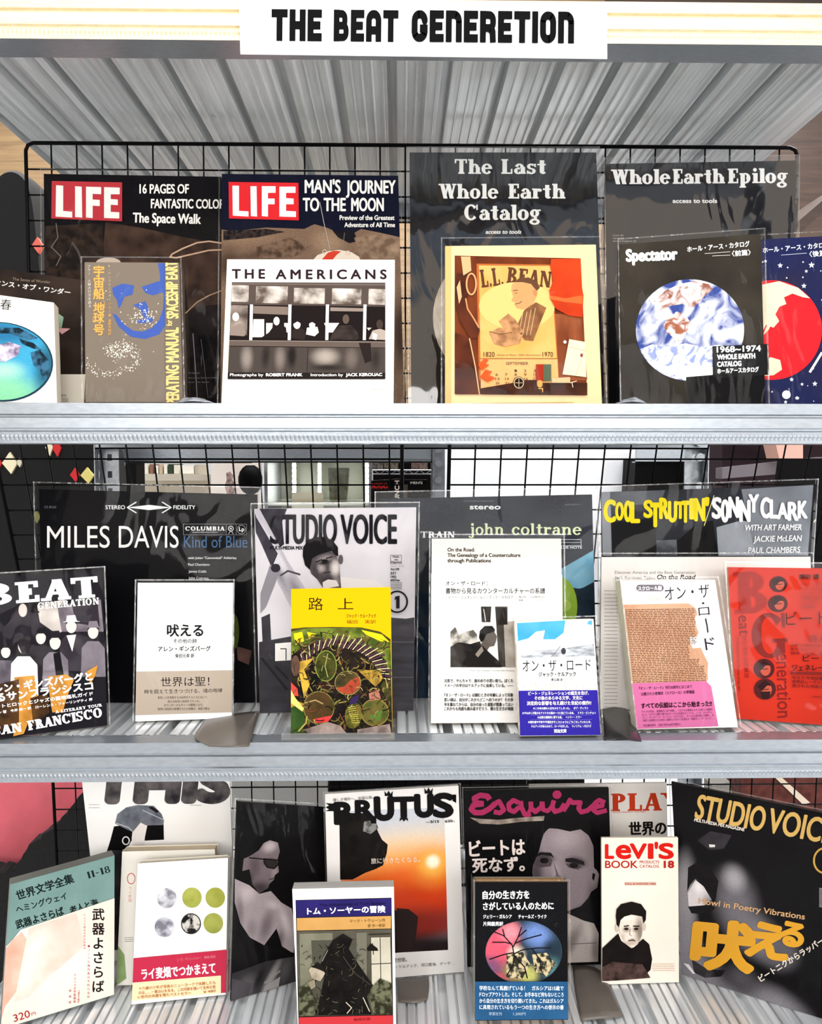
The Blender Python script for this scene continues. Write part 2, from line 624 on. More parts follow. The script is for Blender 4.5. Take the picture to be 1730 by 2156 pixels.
class Print:
    """everything printed on one flat face: shapes traced in the photograph's coordinates, laid on the face's plane"""

    def __init__(self, quad, base):
        self.quad, self.items = quad, []
        self.base = base

    def polys(self, c, ps, sub=None):
        self.items.append((c, ps, sub))
        return self

    def p(self, c, *pts):
        return self.polys(c, [list(pts)])

    def r(self, c, x0, y0, x1, y1):
        return self.p(c, (x0, y0), (x1, y0), (x1, y1), (x0, y1))

    def e(self, c, cx, cy, rx, ry, rot=0.0, n=32):
        k = math.radians(rot)
        return self.polys(c, [[(cx + rx * math.cos(a) * math.cos(k) - ry * math.sin(a) * math.sin(k), cy + rx * math.cos(a) * math.sin(k) + ry * math.sin(a) * math.cos(k)) for a in (2 * math.pi * i / n for i in range(n))]])

    def ln(self, c, w, *pts):
        return self.polys(c, ribbon(list(pts), w))

    def ring(self, c, cx, cy, rx, ry, w, n=32):
        return self.polys(c, ribbon([(cx + rx * math.cos(2 * math.pi * i / n), cy + ry * math.sin(2 * math.pi * i / n)) for i in range(n)], w, True))

    def geo(self, c, g, x0, y0, x1, y1, h, ref, bold=0.0, skew=0.0, multi=None):
        vs, fs = g
        if not vs:
            return self
        mx, Mx = min(v[0] for v in vs), max(v[0] for v in vs)
        b0, cap = ref
        L = math.hypot(x1 - x0, y1 - y0)
        dx, dy = (x1 - x0) / L, (y1 - y0) / L
        ux, uy = dy, -dx
        out, sub = [], []
        offs = [(0, 0)]
        if bold:
            b = bold * h
            no = 8 if b < 3 else 16
            offs = [(b * math.cos(a * 2 * math.pi / no), b * .85 * math.sin(a * 2 * math.pi / no)) for a in range(no)] + ([(0, 0)] if b > 2 else [])
        for si, (ox, oy) in enumerate(offs):
            q = []
            for vx, vy in vs:
                a = (vx - mx) / (Mx - mx) * L
                bb = (vy - b0) / cap * h
                a += skew * bb
                q.append((x0 + dx * a + ux * bb + ox, y0 + dy * a + uy * bb + oy))
            out += [[q[i] for i in f] for f in fs]
            sub += [(si * 8.9 / len(offs) if multi is None else fi % 9) for fi in range(len(fs))]
        return self.polys(c, out, sub)

    def t(self, s, x0, y0, x1, y1, h, c='#111111', bold=0.0, skew=0.0, sp=1.0):
        """Latin text: baseline from (x0,y0) to (x1,y1), capitals h high"""
        return self.geo(c, text_geo(s, sp), x0, y0, x1, y1, h, (0.0, 0.69), bold, skew)

    def j(self, s, x0, y0, x1, y1, h, c='#111111', bold=0.0, skew=0.0):
        """Japanese text: bottom edge from (x0,y0) to (x1,y1), characters h high"""
        return self.geo(c, text_geo(s), x0, y0, x1, y1, h, (-0.08, 0.92), bold, skew)

    def s(self, s, x0, y0, x1, y1, h, c='#111111', K=0.2, N=0.085, SL=0.1, gap=0.1, bold=0.0, skew=0.0):
        return self.geo(c, slab_geo(s, K, N, SL, gap), x0, y0, x1, y1, h, (0, 1), bold, skew, True)

    def v(self, s, x0, y0, x1, y1, size, c='#111111', bold=0.0):
        """a column of characters from top centre to bottom centre"""
        out, sub = [], []
        n = len(s)
        for i, ch in enumerate(s):
            t = (i + 0.5) / n
            cx, cy = x0 + (x1 - x0) * t, y0 + (y1 - y0) * t
            vs, fs = text_geo(ch)
            if not vs:
                continue
            if ch in 'ー―…':
                q0 = [((b - 0.38), -(a - 0.5)) for a, b in vs]
            else:
                mxx = (min(v[0] for v in vs) + max(v[0] for v in vs)) / 2
                q0 = [(a - mxx, b - 0.38) for a, b in vs]
            st = [(0, 0)]
            if bold:
                b = bold * size
                st = [(-b, 0), (b, 0), (0, -b), (0, b)]
            for si, (ox, oy) in enumerate(st):
                sub += [si] * len(fs)
                q = [(cx + a * size + ox, cy - b * size + oy) for a, b in q0]
                out += [[q[k] for k in f] for f in fs]
        return self.polys(c, out, sub)

    def dashes(self, c, x0, y0, x1, y1, rows, h, seed=1, fill=0.8, quad=None):
        """rows of print too small to read"""
        rnd = random.Random(seed)
        Q = quad or [(x0, y0), (x1, y0), (x1, y1), (x0, y1)]
        out = []

        def m(u, v):
            a = (Q[0][0] + (Q[1][0] - Q[0][0]) * u, Q[0][1] + (Q[1][1] - Q[0][1]) * u)
            b = (Q[3][0] + (Q[2][0] - Q[3][0]) * u, Q[3][1] + (Q[2][1] - Q[3][1]) * u)
            return (a[0] + (b[0] - a[0]) * v, a[1] + (b[1] - a[1]) * v)
        for i in range(rows):
            v = (i + 0.5) / rows
            u = 0.0
            while u < 0.99:
                l = rnd.uniform(0.008, 0.06)
                u2 = min(1, u + l)
                a, b = m(u, v), m(u2, v)
                out.append([(a[0], a[1] - h / 2), (b[0], b[1] - h / 2), (b[0], b[1] + h / 2), (a[0], a[1] + h / 2)])
                u = u2 + rnd.uniform(0.006, 0.02) / max(fill, .1)
        return self.polys(c, out)

    def strokes(self, cols, region, n, lmin, lmax, w, seed, curl=0.6):
        """loose brush strokes inside an outline"""
        rnd = random.Random(seed)
        xs, ys = [p[0] for p in region], [p[1] for p in region]
        outs = {c: [] for c in cols}
        for _ in range(n):
            x, y, a = rnd.uniform(min(xs), max(xs)), rnd.uniform(min(ys), max(ys)), rnd.uniform(0, 6.28)
            l, c, ww = rnd.uniform(lmin, lmax), rnd.choice(cols), w * rnd.uniform(.5, 1.3)
            k = rnd.uniform(-curl, curl)
            pts = [(x, y)]
            for s in range(4):
                a += k
                x, y = x + math.cos(a) * l / 4, y + math.sin(a) * l / 4
                pts.append((x, y))
            for q in ribbon(pts, ww, joints=False):
                q = clip_poly(q, region)
                if len(q) > 2:
                    outs[c].append(q)
        for c in cols:
            if outs[c]:
                self.polys(c, outs[c])
        return self

    def mesh(self, name, plane, parent, base_off, step, extra=None, back=None):
        """one mesh: the sheet itself plus its ink; plane = (point, outward normal)"""
        P0, N = plane
        mb = MB()
        mats = [self.base]

        def lay(pt, off):
            d = ray(*pt)
            q = P0 + N * off
            return CAM + d * ((q - CAM).dot(N) / d.dot(N))
        q0 = [lay(p, base_off) for p in self.quad]
        q1 = [p - N * 0.0008 for p in q0]
        n = len(q0)
        mb.add(q0 + q1, [tuple(range(n)), tuple(range(n, 2 * n))[::-1]] + [(i, (i + 1) % n, (i + 1) % n + n, i + n) for i in range(n)], 0)
        for k, (c, ps, sub) in enumerate(self.items):
            if c not in mats:
                mats.append(c)
            mi = mats.index(c)
            off = base_off + step * (k + 1)
            for pi, poly in enumerate(ps):
                cp = clip_poly(poly, self.quad)
                if len(cp) >= 3:
                    mb.add([lay(p, off + step / 9.5 * ((sub[pi] if sub else pi % 9))) for p in cp], [tuple(range(len(cp)))], mi)
        if extra:
            extra(mb, mats)
        return mb.build(name, mats, parent)


def photo_mat(root, P0, n, e, u, base, blobs, grain=0.0):
    """a printed photograph: soft-edged patches of tone laid one over the other in the sheet's own coordinates"""
    m, nt, b = new_mat('printed_photo')
    b.inputs['Roughness'].default_value = 0.55
    b.inputs['Specular IOR Level'].default_value = 0.05
    t = nt.nodes.new('ShaderNodeTexCoord')
    cmb = nt.nodes.new('ShaderNodeCombineXYZ')
    for i, ax in ((0, e), (1, u)):
        d = nt.nodes.new('ShaderNodeVectorMath')
        d.operation = 'DOT_PRODUCT'
        d.inputs[1].default_value = tuple(ax)
        nt.links.new(t.outputs['Object'], d.inputs[0])
        nt.links.new(d.outputs['Value'], cmb.inputs[i])
    src = cmb.outputs[0]
    rgb = nt.nodes.new('ShaderNodeRGB')
    rgb.outputs[0].default_value = lin(base)
    cur = rgb.outputs[0]
    for cx, cy, rx, ry, rot, col, hard in blobs:
        d = ray(cx, cy)
        k = (P0 - CAM).dot(n) / d.dot(n)
        p = CAM + d * k - root
        sc = k / F
        mp = nt.nodes.new('ShaderNodeMapping')
        mp.vector_type = 'TEXTURE'
        mp.inputs['Location'].default_value = (p.dot(e), p.dot(u), 0)
        mp.inputs['Rotation'].default_value = (0, 0, -math.radians(rot))
        mp.inputs['Scale'].default_value = (rx * sc, ry * sc, 1)
        nt.links.new(src, mp.inputs[0])
        ln = nt.nodes.new('ShaderNodeVectorMath')
        ln.operation = 'LENGTH'
        nt.links.new(mp.outputs[0], ln.inputs[0])
        mr = nt.nodes.new('ShaderNodeMapRange')
        mr.interpolation_type = 'SMOOTHSTEP'
        mr.inputs['From Min'].default_value = 1.0
        mr.inputs['From Max'].default_value = min(hard, .97)
        nt.links.new(ln.outputs['Value'], mr.inputs['Value'])
        mx = nt.nodes.new('ShaderNodeMix')
        mx.data_type = 'RGBA'
        nt.links.new(mr.outputs[0], mx.inputs['Factor'])
        nt.links.new(cur, mx.inputs['A'])
        mx.inputs['B'].default_value = lin(col)
        cur = mx.outputs['Result']
    if grain:
        nz = nt.nodes.new('ShaderNodeTexNoise')
        nz.inputs['Scale'].default_value = 900
        nt.links.new(t.outputs['Object'], nz.inputs['Vector'])
        mr = nt.nodes.new('ShaderNodeMapRange')
        mr.inputs['From Min'].default_value = 0.3
        mr.inputs['From Max'].default_value = 0.7
        mr.inputs['To Min'].default_value = 1 - grain
        mr.inputs['To Max'].default_value = 1 + grain
        nt.links.new(nz.outputs['Fac'], mr.inputs['Value'])
        hs = nt.nodes.new('ShaderNodeHueSaturation')
        nt.links.new(mr.outputs[0], hs.inputs['Value'])
        nt.links.new(cur, hs.inputs['Color'])
        cur = hs.outputs[0]
    nt.links.new(cur, b.inputs['Base Color'])
    return m


DECK = {1: 1.383, 2: 0.949, 3: 0.50}


class Book:
    def __init__(self, name, label, cat, quad, level, base, t=0.006, yb=None, lean=None, spine='L', pages='#efe4cc', kind='book', sleeve=None, group=None, cover_side=None):
        """quad: TL, TR, BR, BL of the front cover in the photograph"""
        TL, TR, BR, BL = quad
        z = DECK[level]
        best = None
        ln0 = lean if lean is not None else 9.0
        for dl in ([lean] if lean is not None else [x * 0.5 for x in range(10, 31)]):
            b = math.radians(dl)
            zb = z + t * math.sin(b) + 0.0006
            if yb is None:
                B0, B1 = at_z(BL[0], BL[1], zb), at_z(BR[0], BR[1], zb)
            else:
                y0, y1 = yb if isinstance(yb, tuple) else (yb, yb)
                B0, B1 = at_yz(BL[0], y0, zb), at_yz(BR[0], y1, zb)
            e = (B1 - B0).normalized()
            hb = Vector((-e.y, e.x, 0)).normalized()
            u = Vector((0, 0, 1)) * math.cos(b) + hb * math.sin(b)
            n = u.cross(e).normalized()
            if n.y > 0:
                n = -n
            def on(p):
                d = ray(*p)
                return CAM + d * ((B0 - CAM).dot(n) / d.dot(n))
            T0, T1 = on(TL), on(TR)
            err = abs((T1 - T0).length - (B1 - B0).length) / (B1 - B0).length + 0.004 * abs(dl - 9)
            if best is None or err < best[0]:
                best = (err, dl, B0, B1, T0, T1, n, e, u)
        _, self.lean, B0, B1, T0, T1, self.n, self.e, self.u = best
        self.q = [T0, T1, B1, B0]
        self.P0 = B0
        self.t, self.spine, self.kind, self.pages, self.sleeve = t, spine, kind, pages, sleeve
        c = (B0 + B1) / 2
        self.o = thing(name, (c.x, c.y, z), label, cat, group)
        # where the base shows below the traced corners (hidden foot), use its true image position
        self.pq = [TL, TR, self.proj(B1), self.proj(B0)]
        self.pr = Print(self.pq, base)
        self.base = base
        self.side = cover_side or base
        self.parts = []

    def ph(self, base, *blobs, grain=0.12):
        return photo_mat(self.o.location, self.P0, self.n, self.e, self.u, base, blobs, grain)

    @staticmethod
    def proj(p):
        d = Vector(p) - CAM
        k = d.dot(FWD)
        return (W / 2 + F * d.dot(RGT) / k, H / 2 - F * d.dot(UPV) / k)

    def band(self, quad, base, name='paper_band'):
        pr = Print(quad, base)
        self.parts.append((name, pr))
        return pr

    def done(self):
        n, e, u, t = self.n, self.e, self.u, self.t
        T0, T1, B1, B0 = self.q
        step = min(0.0001, 0.003 / max(1, len(self.pr.items)))
        top = step * (len(self.pr.items) + 1)

        def off(q, d, ins=(0, 0, 0, 0)):
            # d: distance behind the front face; ins: left,right,top,bottom inset
            l, r, tp, bt = ins
            a, b, c, dd = q
            return [a + e * l - u * tp - n * d, b - e * r - u * tp - n * d, c - e * r + u * bt - n * d, dd + e * l + u * bt - n * d]
        sp, th = self.spine, 0.0012

        def extra(mb, mats):
            if self.kind == 'case':
                return
            m = mats.index(self.side) if self.side in mats else None
            if m is None:
                mats.append(self.side)
                m = len(mats) - 1
            q = self.q
            w = 0.0012
            if sp == 'L':
                mb.hexa(off([q[0], q[0] + e * w, q[3] + e * w, q[3]], 0.0009), off([q[0], q[0] + e * w, q[3] + e * w, q[3]], t), m)
            elif sp == 'R':
                mb.hexa(off([q[1] - e * w, q[1], q[2], q[2] - e * w], 0.0009), off([q[1] - e * w, q[1], q[2], q[2] - e * w], t), m)
            mb.hexa(off(q, t - 0.0008), off(q, t), m)
        self.cover = self.pr.mesh('cover', (self.P0, n), self.o, 0.0, step, extra)
        if self.kind == 'case':
            mb = MB()
            mb.hexa(off(self.q, 0.0009), off(self.q, t))
            mb.build('slipcase', [self.side], self.o)
        else:
            mb = MB()
            i = 0.0016 if t > 0.009 else 0.0008
            mb.hexa(off(self.q, 0.001, (0.0014 if sp == 'L' else i, 0.0014 if sp == 'R' else i, i, i)), off(self.q, t - 0.001, (0.0014 if sp == 'L' else i, 0.0014 if sp == 'R' else i, i, i)))
            mb.build('page_block', [self.pages], self.o)
        k, top2 = 0.0, top
        for name, pr in self.parts:
            k += 0.0006
            bs = min(0.0001, 0.002 / max(1, len(pr.items)))
            pr.mesh(name, (self.P0, n), self.o, top + 0.0004 + k, bs)
            top2 = top + 0.0004 + k + bs * (len(pr.items) + 1)
        if self.sleeve:
            m, mg = self.sleeve if isinstance(self.sleeve, tuple) else (self.sleeve, 0.004)
            g = max(top, top2) + 0.0016
            q = [T0 - e * mg + u * mg * 1.6, T1 + e * mg + u * mg * 1.6, B1 + e * mg + u * 0.0005, B0 - e * mg + u * 0.0005]
            mb = MB()
            NX, NY = 14, 18
            rnd = random.Random(hash(len(self.o.name)) % 97 + int(self.pq[0][0]))
            vs = []
            for jv in range(NY + 1):
                for iv in range(NX + 1):
                    s_, t_ = iv / NX, jv / NY
                    p = (q[0] * (1 - s_) + q[1] * s_) * (1 - t_) + (q[3] * (1 - s_) + q[2] * s_) * t_
                    edge = 0 if iv in (0, NX) or jv in (0, NY) else 1
                    vs.append(p + n * (g + edge * rnd.uniform(-0.0008, 0.0012)))
            fs = [(a * (NX + 1) + b, a * (NX + 1) + b + 1, (a + 1) * (NX + 1) + b + 1, (a + 1) * (NX + 1) + b) for a in range(NY) for b in range(NX)]
            mb.add(vs, fs)
            for iv in (0, NX):
                ed = [vs[a * (NX + 1) + iv] for a in range(NY + 1)]
                bk = [p - n * (g + t + 0.001) for p in ed]
                mb.add(ed + bk, [(a, a + 1, NY + 2 + a, NY + 1 + a) for a in range(NY)])
            sl = mb.build('plastic_sleeve', [m], self.o, smooth=True)
            mb = MB()
            w = 0.0018
            mb.add([q[0] + n * (g + .0006), q[0] + e * w + n * (g + .0006), q[3] + e * w + n * (g + .0006), q[3] + n * (g + .0006)], [(0, 1, 2, 3)])
            mb.add([q[1] + n * (g + .0006), q[1] - e * w + n * (g + .0006), q[2] - e * w + n * (g + .0006), q[2] + n * (g + .0006)], [(0, 1, 2, 3)])
            mb.add([q[0] + n * (g + .0007), q[1] + n * (g + .0007), q[1] - u * w + n * (g + .0007), q[0] - u * w + n * (g + .0007)], [(0, 1, 2, 3)])
            mb.build('seam', [SEAM], sl)
        return self

# ------------------------------------------------------------------ the room
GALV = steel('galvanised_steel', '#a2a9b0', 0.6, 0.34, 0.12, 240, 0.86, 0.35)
CREAM = steel('cream_lit_steel', '#f0dfb8', 0.35, 0.4, 0.1, 240, 0.85, 0.35)  # same steel as GALV, with warm yellow light put into its colour
DECKM = steel('ribbed_deck_steel', '#fbfeff', 0.3, 0.24, 0.12, 70, 0.55, (1.0, 0.012, 1.0))  # streaks in the colour stand in for reflections along the ribs
POSTM = steel('post_steel', '#aab0b6', 0.8, 0.35, 0.1, 100, 0.7)


def wood(key, a, b, sc=6.0):
    m, nt, bs = new_mat(key)
    t = nt.nodes.new('ShaderNodeTexCoord')
    mp = nt.nodes.new('ShaderNodeMapping')
    mp.inputs['Scale'].default_value = (1, 1, 14)
    n = nt.nodes.new('ShaderNodeTexNoise')
    n.inputs['Scale'].default_value = sc
    n.inputs['Detail'].default_value = 8
    n.inputs['Distortion'].default_value = 0.6
    r = nt.nodes.new('ShaderNodeValToRGB')
    r.color_ramp.elements[0].position = 0.3
    r.color_ramp.elements[1].position = 0.7
    r.color_ramp.elements[0].color = lin(a)
    r.color_ramp.elements[1].color = lin(b)
    nt.links.new(t.outputs['Object'], mp.inputs[0])
    nt.links.new(mp.outputs[0], n.inputs['Vector'])
    nt.links.new(n.outputs['Fac'], r.inputs[0])
    nt.links.new(r.outputs[0], bs.inputs['Base Color'])
    bs.inputs['Roughness'].default_value = 0.5
    return m


WOODL = wood('pale_wood_board', '#6e563c', '#8f7450')
WOODD = wood('brown_wood_board', '#2e211a', '#453228')
FLOORM = wood('floor_boards', '#e0dfdc', '#eae9e6', 3.0)


def struct(name, mb, m):
    o = mb.build(name, m)
    o['kind'] = 'structure'
    return o


struct('floor', MB().box((-4, -3.5, -0.06), (4, 6.0, 0.0)), [FLOORM])
struct('wall_back', MB().box((-4, 5.2, 0.0), (4, 5.3, 3.4)), [mat('#e9e9ec')])
struct('wall_upper', MB().box((-2.6, 1.44, 1.46), (0.62, 1.50, 3.3)), [WOODL])
struct('wall_right', MB().box((0.62, 1.44, 1.46), (2.8, 1.50, 3.3)), [WOODD])

# ------------------------------------------------------------------ the steel rack
XL, XR, YB = -0.625, 0.645, 0.66
rack = thing('shelving_rack', (0.01, 0.33, 0.0), 'galvanised steel shelving rack with ribbed decks that holds all the books', 'shelf')


def beam(name, ztop, m, y=0.0, h=0.0505, face=-1):
    """rolled edge beam: two plain bands, a bead and a row of pressed dimples, lip underneath"""
    mb = MB()
    prof = [(0.030, 0.0), (0.0, 0.0), (-0.0004, 0.0135), (0.0030, 0.0150), (0.0030, 0.0170), (0.0, 0.0185), (-0.0012, 0.0310), (-0.0034, 0.0325), (-0.0034, 0.0345), (-0.0006, 0.0360)]
    vs = [(XL, y - face * -1 * -p[0] if False else y + p[0] * -face, ztop - p[1]) for p in prof]
    vs += [(XR, q[1], q[2]) for q in vs]
    n = len(prof)
    mb.add(vs, [(i, i + 1, n + i + 1, n + i) for i in range(n - 1)])
    zs = [0.0360, 0.0392, 0.0408, 0.0424, 0.0440, 0.0472, h]
    N = 232
    nx = N * 4
    vs = []
    for k, zz in enumerate(zs):
        for i in range(nx + 1):
            d = 0.0
            c = i % 4
            if k in (2, 3, 4) and c in (1, 2, 3):
                d = 0.0016 if (k == 3 and c == 2) else 0.0008 if (k == 3 or c == 2) else 0.0003
            vs.append((XL + (XR - XL) * i / nx, y + (-0.0006 - d) * -face, ztop - zz))
    st = nx + 1
    mb.add(vs, [(k * st + i, (k + 1) * st + i, (k + 1) * st + i + 1, k * st + i + 1) for k in range(len(zs) - 1) for i in range(nx)])
    # lip underneath, running back, with a small return
    pr = [(-0.0006, h), (0.044, h), (0.044, h - 0.007)]
    vs = [(XL, y + p[0] * -face, ztop - p[1]) for p in pr] + [(XR, y + p[0] * -face, ztop - p[1]) for p in pr]
    mb.add(vs, [(0, 1, 4, 3), (1, 2, 5, 4)], 1)
    return mb.build(name, [m, GALV], rack)


def deck(name, z, up, m):
    """ribbed sheet: flat stripes between narrow ribs, one deep channel every 75 mm; up=+1 ribs rise, -1 ribs sink"""
    prof = []
    rib = -0.005 if up > 0 else 0.005
    dp = 0.022 if up > 0 else 0.013
    per = 0.0755
    x = XL + 0.004
    prof.append((x, 0))
    while x < XR - per:
        prof += [(x + .001, 0), (x + .002, dp), (x + .014, dp), (x + .015, 0)]
        q = x + .015
        for k in range(4):
            q += .0115
            prof += [(q, 0), (q + .0012, rib), (q + .0026, rib), (q + .0038, 0)]
            q += .0038 - .0012
        x += per
    prof.append((XR - 0.004, 0))
    mb = MB()
    y0, y1 = 0.032, YB - 0.02
    vs = [(p[0], y0, z + up * p[1]) for p in prof] + [(p[0], y1, z + up * p[1]) for p in prof]
    n = len(prof)
    mb.add(vs, [(i, i + 1, n + i + 1, n + i) for i in range(n - 1)])
    return mb.build(name, [m], rack)


TOPZ = 1.8755
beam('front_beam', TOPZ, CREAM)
beam('front_beam', 1.383, GALV)
beam('front_beam', 0.949, GALV)
beam('front_beam', 0.50, GALV)
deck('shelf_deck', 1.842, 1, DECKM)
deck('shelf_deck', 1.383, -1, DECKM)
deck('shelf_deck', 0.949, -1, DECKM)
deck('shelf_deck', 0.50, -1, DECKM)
for z in (1.842 + 0.02, 1.392, 0.94, 0.49):
    MB().box((XL, YB - 0.02, z - 0.05), (XR, YB - 0.014, z)).box((XL, YB - 0.02, z - 0.05), (XR, YB + 0.01, z - 0.047)).build('rear_beam', [GALV], rack)


def post(x, y, sx, sy):
    """angle post with two rows of square slots along each leg"""
    mb = MB()
    for leg in (0, 1):
        for k in range(56):
            z0 = 0.0 + k * 0.036
            a, b, c, d = 0.0, 0.014, 0.024, 0.038
            def bx(u0, u1, za, zb):
                if leg == 0:
                    p, q = (x + sx * u0, y), (x + sx * u1, y + sy * 0.002)
                else:
                    p, q = (x, y + sy * u0), (x + sx * 0.002, y + sy * u1)
                mb.box((min(p[0], q[0]), min(p[1], q[1]), za), (max(p[0], q[0]), max(p[1], q[1]), zb))
            bx(a, b, z0, z0 + 0.036)
            bx(c, d, z0, z0 + 0.036)
            bx(b, c, z0, z0 + 0.022)
    return mb.build('post', [POSTM], rack)


post(XL - 0.004, -0.004, 1, 1)
post(XR + 0.004, -0.004, -1, 1)
post(XL - 0.004, YB + 0.02, 1, -1)
post(XR + 0.004, YB + 0.02, -1, -1)
# bolts on the right rear post
for z in (1.355, 1.325, 1.265, 1.225):
    MB().bar((XR - 0.02, YB - 0.004 - 0.02, z), (XR - 0.02, YB - 0.012 - 0.02, z), 0.009, 8).build('bolt', [GALV], rack)


# ------------------------------------------------------------------ wire mesh panels
BLACKW = mat('#0b0b0d:0.35')


def mesh_panel(label, x0, x1, zlo, zhi, ylo, yhi, pitch, r=0.0014, fr=0.003, group=None):
    o = thing('wire_mesh_panel', ((x0 + x1) / 2, ylo, zlo), label, 'mesh panel', group)
    def P(x, z):
        return Vector((x, ylo + (yhi - ylo) * (z - zlo) / (zhi - zlo), z))
    mb = MB()
    c = 0.012
    pts = [P(x0, zlo + c), P(x0, zhi - c), P(x0 + c * .3, zhi - c * .3), P(x0 + c, zhi), P(x1 - c, zhi), P(x1 - c * .3, zhi - c * .3), P(x1, zhi - c), P(x1, zlo + c), P(x1 - c, zlo), P(x0 + c, zlo), P(x0, zlo + c)]
    mb.tube(pts, fr, 8)
    mb.build('frame', [BLACKW], o)
    mb = MB()
    x = x0 + pitch
    while x < x1 - pitch * .4:
        mb.bar(P(x, zlo), P(x, zhi), r, 5)
        x += pitch
    z = zhi - pitch
    while z > zlo + pitch * .4:
        mb.bar(P(x0, z) + Vector((0, r * 1.6, 0)), P(x1, z) + Vector((0, r * 1.6, 0)), r, 5)
        z -= pitch
    w = mb.build('wire_grid', [BLACKW], o)
    return o


mesh_panel('black wire mesh panel behind the upper row of magazines', at_y(54, 310, 0.295).x, at_y(1678, 318, 0.295).x, 1.39, at_y(865, 306, 0.295).z, 0.295, 0.295, 0.0403)
mesh_panel('black wire mesh panel behind the left records of the middle shelf', at_y(-10, 950, 0.22).x, at_y(846, 950, 0.22).x, 0.955, 1.356, 0.345, 0.208, 0.0402)
mesh_panel('black wire mesh panel behind the right records of the middle shelf', at_y(946, 950, 0.22).x, at_y(1790, 950, 0.22).x, 0.955, 1.356, 0.350, 0.213, 0.0402)
mesh_panel('black wire mesh panel behind the magazines of the lowest shelf', at_y(113, 1700, 0.43).x, at_y(1790, 1700, 0.43).x, 0.52, 0.915, 0.44, 0.42, 0.0404)

# ------------------------------------------------------------------ shelf sign
zt = at_y(880, 7, -0.006).z
zb = at_y(880, 118, -0.006).z
q = [at_y(503, 4, -0.006), at_y(1278, 10, -0.006), at_y(1278, 124, -0.006), at_y(506, 114, -0.006)]
sg = thing('shelf_sign', (0.015, -0.006, zb), 'white card sign with large black capitals on the top beam', 'sign')
pr = Print([(503, 4), (1278, 10), (1278, 124), (506, 114)], '#fdfdfb')
for w_, a, b in (('THE', (571, 86), (677, 87)), ('BEAT', (702, 87), (838, 88.5)), ('GEnEREn'[0:0] + 'GEnERETIOn', (866, 88), (1208, 91.5))):
    pr.geo('#08080a', round_geo(w_), a[0], a[1], b[0], b[1], 67, (0, 1), multi=True)
pr.mesh('card', (Vector((0, -0.0062, 1.85)), Vector((0, -1, 0))), sg, 0.0, 0.0004)


# ------------------------------------------------------------------ background beyond the rack
def prism_thing(name, label, cat, pts, depth, y, m, group=None):
    """a solid whose outline was read at distance y"""
    P = [at_y(px, py, y) for px, py in pts]
    c = sum(P, Vector()) / len(P)
    mb = MB().prism(P, (0, depth, 0))
    o = mb.build(name, [m], origin=(c.x, y + depth / 2, min(p.z for p in P)))
    return tag(o, label, cat, group)


# the dark garment with diamond patches at the left
GY = 0.86
CLOTH = steel('black_cloth', '#050506', 0.0, 0.9, 0.3, 60, 0.6)
out = [(-40, 470), (-20, 400), (10, 366), (40, 359), (66, 374), (82, 405), (92, 470), (110, 640), (150, 800), (215, 900), (243, 960), (246, 1120), (250, 1500), (-60, 1500)]
for _ in range(2):
    out = [q_ for (a_, b_), (c_, d_) in zip(out, out[1:] + out[:1]) for q_ in ((a_ * .75 + c_ * .25, b_ * .75 + d_ * .25), (a_ * .25 + c_ * .75, b_ * .25 + d_ * .75))]
P = [at_y(a, b, GY) for a, b in out]
cx = sum(p.x for p in P) / len(P)
base = min(p.z for p in P)
g = thing('hanging_garment', (cx, GY + 0.05, base), 'black garment with cream, red and yellow diamond patches hanging behind the rack', 'clothing')
mb = MB()
rings = []
for s, dy in ((0.86, -0.045), (0.96, -0.02), (1.0, 0.03), (0.96, 0.09), (0.86, 0.12)):
    rings.append([Vector((cx + (p.x - cx) * s, GY + dy, base + (p.z - base) * (0.9 + 0.1 * s))) for p in P])
n = len(P)
for i in range(len(rings) - 1):
    mb.add(rings[i] + rings[i + 1], [(k, (k + 1) % n, n + (k + 1) % n, n + k) for k in range(n)])
mb.add(rings[0], [tuple(range(n))])
mb.add(rings[-1], [tuple(range(n))[::-1]])
mb.build('body', [CLOTH], g)
for cxp, cyp, rx, ry, c in ((20, 975, 16, 23, '#efe6c4'), (-8, 975, 12, 16, '#c8383a'), (40, 974, 6, 10, '#d8d0b8'), (103, 942, 8, 18, '#efe6c4'), (119, 944, 9, 18, '#d83a3c'), (157, 1000, 10, 15, '#d83a3c'), (183, 1001, 14, 17, '#eee08a'), (78, 516, 11, 17, '#d86a5c'), (76, 1088, 9, 14, '#7a7a4a')):
    pts = [at_y(cxp - rx, cyp, GY - 0.052), at_y(cxp, cyp - ry, GY - 0.052), at_y(cxp + rx, cyp, GY - 0.052), at_y(cxp + rx * .2, cyp + ry, GY - 0.052)]
    MB().prism(pts, (0, 0.012, 0)).build('diamond_patch', [mat(c)], g)

# brown panelling and a slanted shelf at the far right of the upper row
pt = [at_y(1660, 470, 1.0), at_y(1760, 395, 1.0), at_y(1760, 420, 1.0), at_y(1660, 500, 1.0)]
prism_thing('slanted_board', 'slanted brown board beyond the right end of the upper row', 'board', [(1640, 500), (1790, 372), (1790, 396), (1640, 530)], 0.2, 0.70, WOODD)

